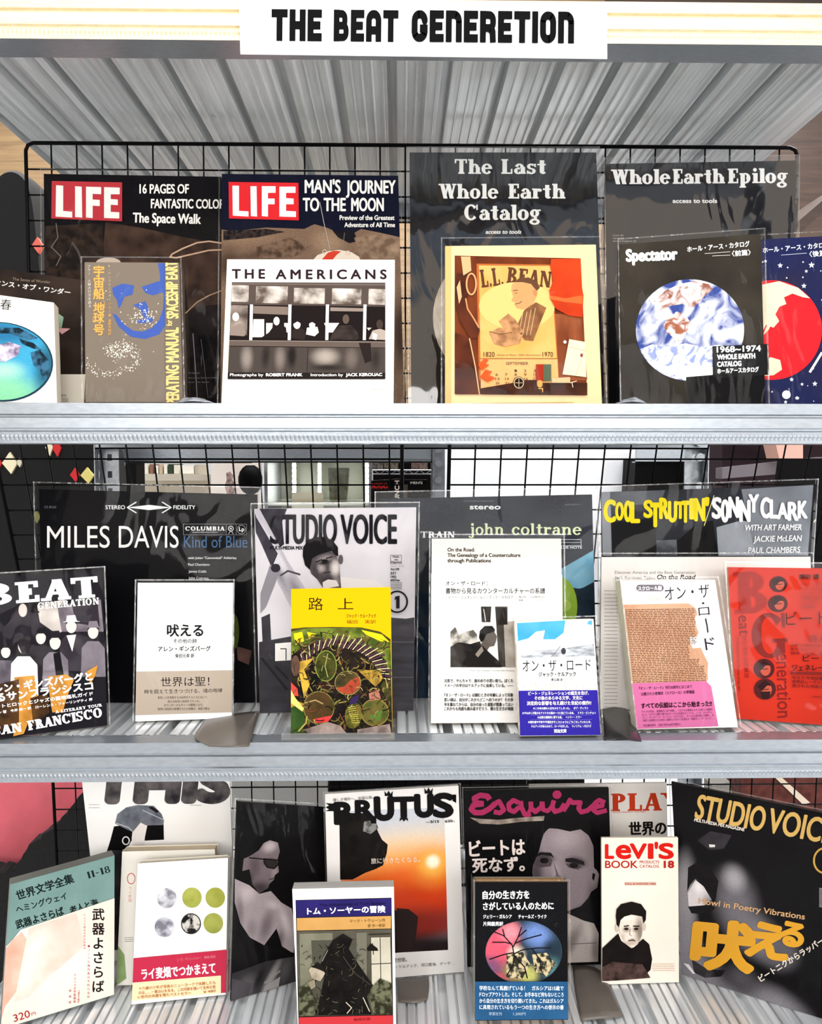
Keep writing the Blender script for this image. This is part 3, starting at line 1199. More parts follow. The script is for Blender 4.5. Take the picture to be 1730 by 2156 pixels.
# white wall panel behind the middle shelf
prism_thing('white_partition', 'bright white partition behind the middle shelf right of centre', 'partition', [(912, 900), (1348, 900), (1342, 1120), (912, 1120)], 0.05, 1.30, mat('#fafbfd'))
prism_thing('equipment_case', 'black case right of the white partition beyond the wire mesh', 'case', [(1338, 965), (1440, 965), (1436, 1180), (1326, 1180)], 0.3, 1.18, mat('#0a0a0c'))
prism_thing('dark_cabinet', 'dark brown cabinet beyond the wire mesh at the right end', 'cabinet', [(1520, 930), (1760, 930), (1760, 1200), (1520, 1200)], 0.3, 1.5, mat('#2c2024'))
prism_thing('grey_ledge', 'grey slanted ledge in front of the dark cabinet', 'ledge', [(1520, 985), (1735, 962), (1740, 990), (1520, 1008)], 0.05, 1.38, mat('#6a6468'))
prism_thing('cardboard_box', 'pinkish cardboard box on the grey ledge at the right end', 'box', [(1632, 932), (1690, 932), (1690, 966), (1640, 966)], 0.08, 1.3, mat('#c9a092'))
prism_thing('black_bin', 'black square bin behind the right corner of the yellow-lettered record', 'bin', [(1728, 965), (1790, 965), (1790, 1200), (1700, 1180)], 0.2, 0.72, mat('#0c0b0d'))

# a second rack standing behind: beams and an angle post seen through the mesh
RB = 1.12
for lab, bx0, bx1, px_, sgn in (('steel rack behind the mesh at the left, its beam above the lit cabinet', 235, 912, 908, -1), ('steel rack behind the mesh at the right, ending in a bolted post', 1340, 1474, 1446, 1)):
    rr_ = thing('back_rack', (at_y(px_, 1000, RB).x, RB, 0.0), lab, 'shelf')
    a, b = at_y(bx0, 938, RB), at_y(bx1, 974, RB)
    MB().box((a.x, RB, b.z), (b.x, RB + 0.012, a.z)).box((a.x, RB, b.z), (b.x, RB + 0.04, b.z + 0.003)).box((a.x, RB - 0.003, b.z + 0.010), (b.x, RB, b.z + 0.014)).build('beam', [GALV], rr_)
    x0 = at_y(px_, 1000, RB).x
    mb = MB()
    mb.box((x0, RB - 0.004, 0.0), (x0 + 0.036, RB - 0.002, 1.46)).box((x0, RB - 0.004, 0.0), (x0 + 0.002, RB + 0.03, 1.46))
    mb.build('post', [POSTM], rr_)
    for zz in (1.352, 1.315, 1.27, 1.235):
        MB().bar((x0 + 0.018, RB - 0.004, zz), (x0 + 0.018, RB - 0.012, zz), 0.009, 8).build('bolt', [GALV], rr_)

# book shelf far behind at left
sh = thing('wall_shelf', (at_y(370, 1000, 2.3).x, 2.4, 1.2), 'pale shelf far behind the mesh with a short row of books', 'shelf')
a, b = at_y(292, 998, 2.3), at_y(446, 1012, 2.3)
MB().box((a.x, 2.3, b.z), (b.x, 2.6, a.z)).build('shelf_board', [mat('#cfc8b8')], sh)
a, b = at_y(292, 1012, 2.35), at_y(446, 1062, 2.35)
MB().box((a.x, 2.35, 0.9), (b.x, 2.6, a.z)).build('cabinet_body', [mat('#d8d0bc')], sh)
xs = [(296, 312, '#e6e2d6', 978), (315, 322, '#8a6a5a', 977), (326, 333, '#efece4', 980), (335, 342, '#c8b8a0', 977), (345, 352, '#f2f0e8', 978), (354, 364, '#3a4a3a', 977), (366, 376, '#e8e6da', 979), (383, 408, '#f4f2ea', 980), (410, 418, '#b8b0a0', 978)]
zb_ = at_y(300, 998, 2.3).z
for i, (p0, p1, c, tp) in enumerate(xs):
    a, b = at_y(p0, tp, 2.34), at_y(p1, 998, 2.34)
    o = MB().box((a.x, 2.34, zb_ + 0.001), (b.x, 2.5, a.z)).build('shelved_book', [mat(c)], origin=((a.x + b.x) / 2, 2.42, zb_))
    tag(o, 'small upright book in the far row on the pale wall shelf', 'book', 'books in the row on the far wall shelf')
pe = thing('dark_screen', (at_y(400, 940, 2.0).x, 2.05, 0.0), 'dark screen standing in for a shadowed shelf underside above the far books', 'screen')  # header is added black for shade under a shelf; upright is a post
a, b = at_y(285, 900, 2.0), at_y(520, 975, 2.0)
MB().box((a.x, 2.0, b.z), (b.x, 2.1, a.z)).build('header', [mat('#0a0a0c')], pe)
a2 = at_y(262, 900, 2.0)
MB().box((a2.x, 2.0, 0.0), (a.x, 2.1, a.z)).build('upright', [mat('#141416')], pe)
prism_thing('poster_board', 'white poster board with a small figure behind the mesh', 'board', [(444, 960), (548, 960), (548, 1080), (444, 1080)], 0.03, 2.25, mat('#f7efe6'))
o = thing('poster_figure', at_y(482, 1025, 2.2), 'small dark printed figure cut-out before the white poster board', 'figure')
P = [at_y(x_, y_, 2.2) for x_, y_ in ((476, 996), (483, 993), (489, 1000), (487, 1010), (494, 1022), (490, 1040), (478, 1042), (473, 1024), (477, 1010))]
MB().prism(P, (0, 0.02, 0)).build('cutout', [mat('#5a5254|#c8a8a0|60')], o)
c = at_y(527, 1010, 1.9)
mb = MB()
nn, mm = 16, 8
R_ = 0.045
vs = [(c.x + R_ * math.cos(2 * math.pi * k / nn) * math.sin(math.pi * (j + 1) / (mm + 1)), 1.9 + R_ * math.sin(2 * math.pi * k / nn) * math.sin(math.pi * (j + 1) / (mm + 1)), c.z + R_ * 1.25 * math.cos(math.pi * (j + 1) / (mm + 1))) for j in range(mm) for k in range(nn)]
mb.add(vs, [(j * nn + k, j * nn + (k + 1) % nn, (j + 1) * nn + (k + 1) % nn, (j + 1) * nn + k) for j in range(mm - 1) for k in range(nn)] + [tuple(range(nn))[::-1], tuple(range((mm - 1) * nn, mm * nn))])
hd = thing('display_bust', (c.x, 1.9, 0.0), 'black rounded display head on a stem behind the mesh', 'display bust')
mb.build('head', [mat('#060608')], hd, smooth=True)
MB().bar((c.x, 1.9, 0.0), (c.x, 1.9, c.z - 0.03), 0.012, 8).build('stem', [mat('#0a0a0c')], hd)

# lit glass cabinet
LED = bpy.data.materials.new('led_strip')
LED.use_nodes = True
LED.node_tree.nodes['Principled BSDF'].inputs['Emission Color'].default_value = (1.0, 0.99, 0.9, 1)
LED.node_tree.nodes['Principled BSDF'].inputs['Emission Strength'].default_value = 14.0
cy = 2.0
cab = thing('display_cabinet', (at_y(670, 1000, cy).x, cy + 0.2, 0.0), 'brightly lit display cabinet with led strips seen through the mesh', 'cabinet')
a, b = at_y(548, 968, cy), at_y(782, 1180, cy)
MB().box((a.x, cy + 0.35, 0.0), (b.x, cy + 0.37, a.z)).build('back_panel', [mat('#f3f4ea')], cab)
for p0, p1 in ((556, 563), (776, 783)):
    x0, x1 = at_y(p0, 1000, cy).x, at_y(p1, 1000, cy).x
    MB().box((x0, cy, 0.0), (x1, cy + 0.35, a.z)).build('side_frame', [POSTM], cab)
MB().box((a.x, cy, a.z), (b.x, cy + 0.37, a.z + 0.03)).build('cabinet_top', [POSTM], cab)
zz = at_y(600, 1058, cy).z
MB().box((a.x, cy + 0.01, zz - 0.012), (b.x, cy + 0.35, zz)).build('glass_shelf', [mat('#dfe8e0:0.1')], cab)
for p0 in (597, 656, 766):
    x0 = at_y(p0, 1000, cy).x
    st_ = MB().box((x0 - 0.008, cy + 0.30, 0.9), (x0 + 0.008, cy + 0.34, a.z)).build('led_rail', [mat('#cfd2c8')], cab)
    for k in range(7):
        z0 = a.z - 0.02 - k * 0.022
        MB().bar((x0, cy + 0.30, z0), (x0, cy + 0.294, z0), 0.006 if p0 == 656 else 0.008, 8).build('led_lamp', [LED], st_)
prism_thing('price_card', 'white card with a dark header standing in the lit cabinet', 'card', [(614, 1037), (681, 1037), (681, 1075), (614, 1075)], 0.01, cy + 0.05, mat('#f4f2e0'))
prism_thing('grey_figure', 'grey cylinder-shaped goods inside the lit cabinet', 'goods', [(690, 985), (735, 985), (730, 1053), (694, 1053)], 0.06, cy + 0.15, mat('#9aa08e|#d8dccc|30'))

# dark magazine rack to the right of the cabinet
mr_ = thing('magazine_rack', (at_y(850, 1000, 1.75).x, 1.8, 0.0), 'dark rack of magazines with a wire shelf behind the mesh', 'rack')
a, b = at_y(785, 965, 1.85), at_y(908, 1180, 1.85)
MB().box((a.x, 1.85, 0.0), (b.x, 1.9, a.z + 0.2)).build('back_panel', [mat('#141014')], mr_)
for yy in (990, 998):
    p = at_y(785, yy, 1.72)
    q_ = at_y(908, yy, 1.72)
    MB().bar(p, q_, 0.0022, 6).build('shelf_rod', [POSTM], mr_)
mb = MB()
for k in range(10):
    x0, x1 = 787 + k * 12, 799 + k * 12
    mb.bar(at_y(x0, 990 + 8 * (k % 2), 1.72), at_y(x1, 998 - 8 * (k % 2), 1.72), 0.0014, 5)
mb.build('shelf_lattice', [POSTM], mr_)
for p0, p1, tp, bt, c, lab in ((783, 806, 968, 988, '#3a3a5a', 'small bluish magazine lying left on the wire shelf'), (808, 838, 968, 988, '#3f4a3a', 'small greenish magazine in the middle of the wire shelf'), (866, 900, 970, 988, '#7a4a58', 'small pinkish magazine lying right on the wire shelf')):
    prism_thing('magazine', lab, 'magazine', [(p0, tp), (p1, tp), (p1, bt), (p0, bt)], 0.03, 1.73, mat(c + '|#a09a90|80'))


def flat_print(name, label, cat, quad, y, base, fn, thick=0.008):
    P = [at_y(a_, b_, y) for a_, b_ in quad]
    c_ = sum(P, Vector()) / 4
    o_ = thing(name, (c_.x, y, min(p.z for p in P)), label, cat)
    pr_ = Print(quad, base)
    fn(pr_)
    pr_.mesh('cover', (Vector((0, y, 1)), Vector((0, -1, 0))), o_, 0.0, 0.0004)
    MB().prism([p + Vector((0, 0.001, 0)) for p in P], (0, thick, 0)).build('page_block', [mat('#cfc8ba')], o_)
    return o_


flat_print('magazine', 'dark magazine with red lettering under the wire shelf', 'magazine', [(781, 1012), (843, 1008), (843, 1075), (781, 1075)], 1.78, '#1a1214', lambda k: k.t('HOT', 783, 1028, 800, 1028, 10, '#c8302c', .06).t('DOG', 801, 1028, 822, 1028, 10, '#c8302c', .06).e('#0a0809', 822, 1020, 7, 9).t('PUNCH', 840, 1062, 840, 1012, 9, '#e8e2da', .05))
flat_print('magazine', 'black magazine with small white capitals under the wire shelf', 'magazine', [(847, 1010), (898, 1010), (898, 1060), (847, 1060)], 1.77, '#0c0b0e', lambda k: k.t("MEN'S", 864, 1019, 889, 1019, 5, '#d8d4d0', .03).r('#4a4438', 849, 1020, 858, 1050))

# small letters on the rear beam of the middle shelf
# red rounded cushion and black plush at lower left
RY = 0.80
cu = thing('red_cushion', (at_y(60, 1750, RY).x, RY + 0.08, 0.45), 'large red cushion standing behind the lowest shelf at left', 'cushion')
cc = at_y(30, 1740, RY + 0.09)
mb = MB()
nn, mm = 28, 14
vs, fs = [], []
for j in range(mm + 1):
    ph = math.pi * (j / mm - .5)
    for k in range(nn):
        th = 2 * math.pi * k / nn
        x_ = abs(math.cos(th)) ** .6 * math.copysign(1, math.cos(th)) * math.cos(ph) ** .5
        z_ = abs(math.sin(th)) ** .6 * math.copysign(1, math.sin(th)) * math.cos(ph) ** .5
        vs.append((cc.x + .20 * x_, cc.y + .09 * math.sin(ph), cc.z + .24 * z_))
fs = [(j * nn + k, j * nn + (k + 1) % nn, (j + 1) * nn + (k + 1) % nn, (j + 1) * nn + k) for j in range(mm) for k in range(nn)]
mb.add(vs, fs).build('cushion_body', [steel('red_fabric', '#d8606c', 0, .7, .15, 20, .85)], cu, smooth=True)
# plush: a mound edged with tufts
pts = [(-60, 1830), (15, 1845), (40, 1815), (60, 1782), (85, 1765), (110, 1745), (130, 1725), (150, 1700), (166, 1682), (185, 1660), (230, 1640), (260, 1900), (260, 2100), (-60, 2100)]
P = [at_y(a_, b_, 0.71) for a_, b_ in pts]
pl = thing('plush_throw', (at_y(100, 1900, .71).x, .73, 0.43), 'black plush throw with a tufted edge lying over the red cushion', 'throw')
rnd = random.Random(4)
mb = MB()
edge = []
for i in range(len(P) - 4):
    a_, b_ = P[i], P[i + 1]
    k = max(2, int((b_ - a_).length / 0.008))
    for s in range(k):
        p = a_.lerp(b_, s / k)
        edge.append(p + Vector((rnd.uniform(-.002, .002), 0, rnd.uniform(-.002, .006))))
outl = edge + P[-4:]
mb.prism(outl, (0, 0.05, 0))
mb.build('plush_body', [steel('black_plush', '#100f10', 0, .95, .8, 120, .3)], pl)
# dark boxes at right behind the lowest shelf
prism_thing('brown_box', 'brown box with a pale diagonal tape behind the lowest shelf at right', 'box', [(1560, 1620), (1790, 1620), (1790, 1800), (1560, 1800)], 0.2, 0.72, mat('#4a2a26|#6a3a34|40'))
prism_thing('pale_tape', 'pale strip running diagonally across the brown box', 'tape', [(1630, 1636), (1642, 1634), (1705, 1690), (1690, 1694)], 0.004, 0.714, mat('#d8c8b4'))
prism_thing('grey_wedge', 'grey wedge-topped panel behind the lowest shelf near the right', 'panel', [(1500, 1655), (1536, 1646), (1540, 1668), (1540, 2285), (1500, 2285)], 0.05, 0.70, mat('#8a8680'))
prism_thing('pale_carton', 'pale carton behind the lowest shelf left of centre', 'carton', [(488, 1600), (690, 1600), (690, 1900), (488, 1900)], 0.1, 0.72, mat('#eef0ee'))
prism_thing('dark_carton', 'dark carton behind the middle of the lowest shelf', 'carton', [(695, 1600), (1230, 1600), (1230, 1900), (695, 1900)], 0.1, 0.72, mat('#1c1a1c'))

# ================================================================== upper shelf
BLK = '#0b0a10'
# two large news magazines
b = Book('magazine', 'dark magazine with a duller red logo box, leftmost tall one of the upper row', 'magazine',
         [(92, 366), (466, 372), (470, 873), (97, 873)], 1, '#0c0a0e', 0.006, (0.21, 0.215), lean=6.5, sleeve=FILM)
k = b.pr
k.p('#2a1c17|#4a362c|40', (222, 468), (300, 480), (380, 498), (466, 514), (466, 700), (400, 690), (392, 610), (300, 575), (215, 552))
k.p('#17110f|#33261f|70|0.1', (95, 476), (215, 470), (222, 560), (170, 590), (95, 580))
k.ln('#6a645e', 2.2, (118, 470), (122, 500), (108, 520), (128, 540), (118, 560))
k.ln('#4a4541', 5, (152, 510), (165, 530), (172, 552))
k.p('#0a080a|#241c1a|50', (392, 650), (466, 640), (466, 873), (392, 873))
k.ln('#c9a98c', 3.2, (466, 512), (440, 508), (415, 511), (385, 523), (362, 535), (358, 541), (370, 543), (405, 535), (440, 527), (466, 526))
k.ln('#a88a70', 2.6, (390, 660), (415, 636), (440, 622), (466, 612))
k.e('#c8b8a8', 228, 553, 26, 11)
k.ln('#8a8a92', 1.6, (406, 702), (411, 770), (415, 838))
k.ln('#6a6a72', 1.0, (423, 714), (430, 770), (438, 838))
k.p('#b9363f', (109, 381), (257, 384), (257, 466), (108, 460))
W_ = '#f2efe9'
for q_ in (((118, 390), (133, 391), (133, 444), (152, 446), (152, 458), (117, 456)), ((158, 392), (172, 393), (173, 458), (158, 457)),
           ((181, 393), (213, 394), (213, 409), (195, 408), (195, 420), (210, 421), (210, 434), (195, 433), (195, 459), (181, 458)),
           ((219, 394), (252, 395), (252, 409), (233, 409), (233, 419), (248, 420), (248, 432), (233, 431), (233, 446), (251, 447), (251, 460), (219, 459))):
    k.p(W_, *q_)
k.t('16 PAGES OF', 294, 407, 397, 407, 19, W_, .035).t('FANTASTIC COLOR', 318, 438, 472, 439, 19, W_, .035).t('The Space Walk', 280, 468, 422, 471, 20, W_, .04)
k.t('20 PAGES', 396, 787, 420, 787, 3, '#77777c').t('Astronaut Edward White', 396, 797, 458, 797, 3, '#77777c').t('over the Earth', 396, 806, 440, 806, 3, '#77777c')
b.done()

b = Book('magazine', 'magazine with bright red logo box over brown moon ground, behind the white photo book', 'magazine',
         [(467, 366), (838, 370), (851, 873), (464, 873)], 1, '#0d1024', 0.006, (0.155, 0.155), sleeve=FILM)
k = b.pr
k.p(b.ph('#7d6452', (520, 500, 90, 24, 0, '#8f745e', .1), (560, 535, 120, 18, -8, '#5a4638', .1), (690, 510, 50, 40, 20, '#9a8068', .1), (800, 520, 60, 40, 0, '#a58a70', .1), (480, 560, 40, 60, 0, '#4a382c', .1), (845, 700, 30, 120, 0, '#3a2c24', .2), grain=.3), (460, 482), (490, 487), (560, 479), (640, 482), (662, 472), (690, 480), (712, 491), (738, 502), (746, 490), (760, 482), (800, 490), (845, 500), (860, 880), (455, 880))
k.p('#0e0c12|#3a2e2a|160|0.1', (470, 486), (560, 482), (600, 488), (540, 500), (470, 506))
k.p('#15131a', (700, 486), (745, 486), (752, 508), (735, 512), (712, 500))
k.p('#6e5846|#a98e76|60', (745, 500), (800, 494), (840, 506), (842, 545), (760, 545))
k.p('#4a382c|#7a6250|90|0.1', (540, 520), (610, 500), (650, 520), (620, 540), (540, 545))
k.p('#e8dac8', (659, 547), (668, 537), (690, 529), (715, 526), (740, 531), (756, 541), (758, 547))
k.p('#d0402c', (677, 547), (690, 532), (702, 528), (718, 529), (708, 537), (700, 547))
k.ring('#d8c8b4', 683, 530, 4, 4, 1.6).ring('#d8c8b4', 732, 532, 4, 4, 1.6)
k.ln('#b8b4b0', 1.2, (673, 425), (684, 480), (695, 528)).ln('#8a8680', 0.9, (725, 490), (721, 528))
k.p('#e02a30', (481, 383), (628, 385), (629, 464), (482, 460))
for q_ in (((489, 391), (503, 391), (503, 444), (523, 445), (523, 456), (490, 454)), ((527, 392), (540, 392), (541, 456), (528, 455)),
           ((551, 392), (580, 392), (580, 406), (564, 406), (564, 418), (578, 418), (578, 430), (564, 430), (564, 456), (551, 455)),
           ((588, 393), (622, 393), (622, 406), (602, 406), (602, 417), (618, 418), (618, 430), (602, 430), (602, 444), (623, 445), (623, 457), (588, 456))):
    k.p('#ffffff', *q_)
k.t("MAN'S", 642, 406, 716, 406, 27, W_, .035).t('JOURNEY', 729, 407, 832, 407, 27, W_, .035).t('TO', 638, 444, 671, 444, 27, W_, .035).t('THE', 682, 444, 727, 444, 27, W_, .035).t('MOON', 740, 444, 807, 444, 27, W_, .035)
k.t('Preview of the Greatest', 715, 463, 830, 463, 9.5, W_, .04).t('Adventure of All Time', 725, 478, 831, 478, 9.5, W_, .04)
b.done()

# tall dark catalogue
b = Book('catalogue', 'tall dark catalogue with three lines of white serif title, behind the orange catalogue', 'catalogue',
         [(862, 321), (1255, 321), (1273, 875), (866, 875)], 1, '#14161c', 0.012, (0.165, 0.165), sleeve=(FILM_BRIGHT, 0.005))
k = b.pr
k.e('#a89a86|#d8ccb8|30', 1064, 668, 153, 150, 0, 48)
k.s('The', 957, 366, 1036, 366, 31, '#f8f8f4', .27, .1, .07, .05).s('Last', 1055, 366, 1149, 366, 31, '#f8f8f4', .27, .1, .07, .05)
k.s('Whole', 923, 418, 1049, 418, 31, '#f8f8f4', .27, .1, .07, .04).s('Earth', 1070, 418, 1190, 418, 31, '#f8f8f4', .27, .1, .07, .04)
k.s('Catalog', 977, 463, 1138, 463, 32, '#f8f8f4', .27, .1, .07, .04)
k.t('access to tools', 1022, 492, 1096, 492, 8, '#f4f4f0', .05, .2)
b.done()

b = Book('catalogue', 'dark catalogue with one line of white serif title, behind the cloudy globe magazine', 'catalogue',
         [(1277, 345), (1675, 338), (1672, 875), (1282, 875)], 1, '#1b1b20', 0.010, (0.185, 0.185), sleeve=(FILM_BRIGHT, 0.005))
k = b.pr
k.s('Whole', 1286, 388, 1411, 387, 31, '#f4f4f2', .29, .1, .07, .03).s('Earth', 1416, 387, 1526, 386, 31, '#f4f4f2', .29, .1, .07, .03).s('Epilog', 1532, 386, 1658, 385, 31, '#f4f4f2', .29, .1, .07, .03)
k.t('access to tools', 1416, 427, 1509, 427, 8.5, '#f0f0ee', .06)
k.t('U.S.A. $4', 1290, 497, 1312, 497, 3, '#c8c4be').t('Canada $5', 1290, 503, 1313, 503, 3, '#c8c4be').t('United Kingdom £2', 1290, 509, 1339, 509, 3, '#c8c4be')
b.done()

# globe magazines
b = Book('magazine', 'brown-black magazine with a cloudy blue and white globe on the cover', 'magazine',
         [(1304, 515), (1601, 492), (1611, 862), (1309, 862)], 1, '#211d19|#3d372e|9|0.2', 0.012, (0.055, 0.055), sleeve=FILM)
k = b.pr
k.t('Spectator', 1319, 550, 1425, 546, 24, '#f6f4f0', .075)
k.j('ホール・アース・カタログ', 1447, 531, 1578, 519, 12, '#efece6', .03).j('〈前篇〉', 1541, 540, 1580, 537, 12, '#efece6', .03)
k.ln('#cfcac2', 1, (1483, 534), (1537, 530)).ln('#cfcac2', 1, (1499, 539), (1537, 537))
gx, gy = 1452, 695
k.e('#34468a|#eef0f6|30|0.13|1|1.4', gx, gy, 114, 107, 0, 64)
k.p('#8a5240|#f0e6e4|60|0.12|1|1.2', (1376, 634), (1400, 612), (1430, 598), (1460, 592), (1492, 598), (1500, 610), (1484, 622), (1470, 638), (1456, 648), (1436, 640), (1410, 644), (1388, 654))
k.p('#96583e|#f0e8e6|70|0.1|1|1.2', (1396, 684), (1408, 668), (1424, 656), (1440, 662), (1452, 676), (1448, 694), (1438, 714), (1426, 722), (1414, 708), (1404, 700))
k.polys('#ffffff|#8a96c4|50|0.08|1|2.2', [[(gx + x_, gy + y_) for x_, y_ in pts] for pts in (
    [(-104, 40), (-80, 30), (-50, 36), (-10, 28), (30, 36), (64, 30), (92, 44), (84, 66), (60, 84), (30, 100), (-30, 103), (-66, 84), (-92, 60)],)])
k.p('#e6ebe4', (1404, 780), (1450, 768), (1500, 772), (1512, 784), (1480, 797), (1440, 801))
k.p('#050507', (1444, 794), (1611, 780), (1613, 866), (1446, 866))
tb = b.band([(1500, 729), (1617, 724), (1619, 789), (1501, 795)], '#141416', 'paper_tab')
tb.t('1968~1974', 1509, 742, 1601, 739, 12, '#fafafa', .05).t('WHOLE EARTH', 1510, 757, 1589, 754, 10, '#fafafa', .07).t('CATALOG', 1510, 772, 1560, 770, 10, '#fafafa', .07).j('ホールアースカタログ', 1510, 787, 1597, 783, 11, '#fafafa', .04)
b.done()

b = Book('magazine', 'dark blue magazine with a red globe among white stars, upper row right end', 'magazine',
         [(1588, 505), (1885, 489), (1890, 868), (1592, 868)], 1, '#1c2450|#2a2742|12', 0.010, (0.105, 0.105), sleeve=FILM)
k = b.pr
rnd = random.Random(11)
stars = []
for i in range(120):
    sx_, sy_ = rnd.uniform(1600, 1885), rnd.uniform(505, 848)
    if (sx_ - 1624) ** 2 + (sy_ - 695) ** 2 < 112 ** 2 or (sy_ < 545):
        continue
    r_ = rnd.choice((1.2, 1.4, 1.8, 2.4, 4.5))
    if r_ < 2.2:
        stars.append([(sx_ + r_ * math.cos(a * 1.2566), sy_ + r_ * math.sin(a * 1.2566)) for a in range(5)])
    else:
        stars.append([(sx_ + (r_ if a % 2 == 0 else r_ * .42) * math.cos(a * math.pi / 5 - 1.57), sy_ + (r_ if a % 2 == 0 else r_ * .42) * math.sin(a * math.pi / 5 - 1.57)) for a in range(10)])
for sx_, sy_, r_ in ((1642, 559, 6), (1708, 558, 7), (1692, 602, 6), (1697, 571, 4), (1611, 550, 4), (1715, 808, 6), (1666, 799, 5), (1688, 809, 4), (1679, 838, 4)):
    stars.append([(sx_ + (r_ if a % 2 == 0 else r_ * .42) * math.cos(a * math.pi / 5 - 1.57), sy_ + (r_ if a % 2 == 0 else r_ * .42) * math.sin(a * math.pi / 5 - 1.57)) for a in range(10)])
k.polys('#f4f6fa', stars)
k.e('#e0262e', 1624, 695, 106, 105, 0, 56)
k.polys('#f6e8c6', [[(1600, 600), (1640, 592), (1680, 606), (1705, 628), (1690, 626), (1668, 618), (1650, 626), (1655, 640), (1640, 646), (1632, 662), (1640, 676), (1628, 690), (1612, 684), (1604, 700), (1590, 690), (1590, 620)],
                    [(1612, 690), (1622, 672), (1626, 676), (1618, 694), (1606, 706)], [(1622, 752), (1642, 758), (1646, 778), (1628, 790), (1604, 792), (1600, 764)]])
k.e('#f4f6fa', 1655, 831, 9, 9)
k.ln('#f4f6fa', 5, (1704, 784), (1716, 765), (1730, 742))
k.j('ホール・アース・カタログ', 1606, 533, 1746, 521, 12, '#f4f6fa', .03).j('〈後篇〉', 1704, 541, 1745, 538, 12, '#f4f6fa', .03).ln('#c8d0e4', 1, (1644, 537), (1698, 533))
b.done()

# orange catalogue with a calendar picture
b = Book('catalogue', 'cream-bordered catalogue with an orange picture of a hanging calendar', 'catalogue',
         [(937, 518), (1254, 515), (1267, 860), (937, 860)], 1, '#e9cb98', 0.008, (0.045, 0.045), sleeve=(FILM, 0.006), pages='#d8a860')
k = b.pr
k.p('#e2b070', (937, 518), (950, 518), (950, 860), (937, 860))
k.p('#4a1c0a|#7a3818|30|0.2|0.3', (957, 538), (1222, 544), (1236, 832), (957, 829))
k.p('#a8603a|#6a3016|40|0.2|0.2', (1160, 660), (1226, 664), (1236, 800), (1176, 800))
k.p('#b0602a', (1003, 555), (1161, 557), (1177, 800), (1008, 800))
k.p('#d89a4c|#e8b76e|16', (1008, 559), (1159, 560), (1172, 754), (1011, 754))
k.p('#dca868', (1011, 756), (1173, 756), (1176, 818), (1012, 818))
k.s('L.L.', 1014, 606, 1060, 600, 38, '#5a3420', .26, .12, .06, .05).s('BEAN', 1066, 596, 1158, 606, 34, '#5a3420', .26, .12, .06, .04)
k.e('#eaba70', 1088, 644, 80, 50)
# bust of a man
k.p('#c9935e', (1077, 600), (1085, 592), (1105, 586), (1125, 592), (1133, 605), (1131, 622), (1124, 636), (1116, 645), (1100, 652), (1088, 649), (1083, 643), (1084, 637), (1076, 634), (1080, 624), (1076, 613))
k.p('#5f3d28', (1083, 594), (1092, 586), (1112, 584), (1130, 592), (1136, 606), (1130, 612), (1124, 606), (1118, 598), (1100, 594))
k.e('#b87f50', 1126, 616, 4, 7).ln('#6a4430', 1.4, (1084, 640), (1094, 638), (1098, 634)).ln('#6a4430', 1.6, (1080, 612), (1090, 611)).ln('#6a4430', 1, (1083, 617), (1089, 617))
k.p('#94643e|#6a4228|60', (1104, 652), (1128, 636), (1150, 648), (1140, 672), (1122, 718), (1104, 716), (1086, 690), (1096, 668))
for d_ in range(4):
    k.ln('#d9b98a', 1, (1100 + d_ * 9, 660 - d_ * 4), (1092 + d_ * 8, 706))
k.polys('#c28e60|#8a5c3a|90', [[(1030, 700), (1050, 690), (1075, 692), (1100, 706), (1094, 722), (1064, 730), (1040, 724)], [(1050, 676), (1070, 660), (1084, 672), (1104, 700), (1080, 702), (1060, 692)]])
k.ln('#5f4028', 1.4, (1030, 698), (1052, 704), (1078, 700))
k.t('1820', 1018, 751, 1041, 751, 10, '#3a2418').t('1970', 1142, 751, 1164, 751, 10, '#3a2418').t('Home of Maine 150th Anniversary', 1046, 749, 1138, 749, 3.4, '#6a4830', 0, .2)
k.ln('#9a6a3a', 1, (1011, 755), (1173, 755))
k.t('SEPTEMBER', 1065, 768, 1112, 768, 6, '#5a3820')
for row, (yy, ns) in enumerate(((783, '.123'), (791, '789x'), (800, 'efgh'), (809, 'ijkl'))):
    for col in range(5):
        dnum = row * 7 + col - 1
        if dnum > 0:
            k.t(str(dnum), 1047 + col * 20 - 4, yy, 1047 + col * 20 + (1 if dnum < 10 else 4), yy, 5, '#4a3020')
k.p('#cc3e14|#b03010|20', (1160, 545), (1222, 545), (1224, 600), (1228, 622), (1226, 668), (1196, 664), (1170, 650), (1158, 628), (1156, 612), (1164, 592), (1158, 560))
k.p('#e0602c', (1157, 622), (1190, 628), (1226, 622), (1226, 640), (1190, 636), (1158, 630))
k.polys('#3a180c|#5a2814|40', [[(962, 575), (984, 578), (985, 620), (980, 640), (995, 665), (1010, 695), (1005, 712), (990, 712), (970, 680), (958, 640)], [(958, 700), (985, 712), (1000, 760), (1010, 830), (958, 830)]])
k.polys('#d8a878', [[(970, 540), (990, 540), (992, 570), (975, 580)], [(961, 605), (968, 590), (972, 625), (966, 640)]])
k.ln('#c98a5a', 3, (980, 628), (984, 650), (998, 672), (1008, 690)).ring('#d09a68', 992, 598, 10, 22, 3.5).ln('#d9a878', 2.4, (988, 712), (1000, 770), (1009, 830))
k.polys('#e0501c', [[(1006, 768), (1020, 754), (1028, 758), (1022, 766), (1030, 768), (1014, 780)], [(1010, 794), (1022, 778), (1036, 782), (1030, 790), (1044, 796), (1026, 804), (1020, 800)]])
k.p('#f0d8b0', (1198, 714), (1232, 720), (1234, 794), (1184, 788)).ln('#a88a60', .8, (1196, 730), (1230, 738), (1212, 790)).e('#8a3a24', 1224, 748, 3, 4).e('#f4ece0', 1189, 720, 3.4, 3.4)
k.r('#9a2a14', 1128, 767, 1144, 802).r('#4f5a44', 1144, 767, 1160, 802)
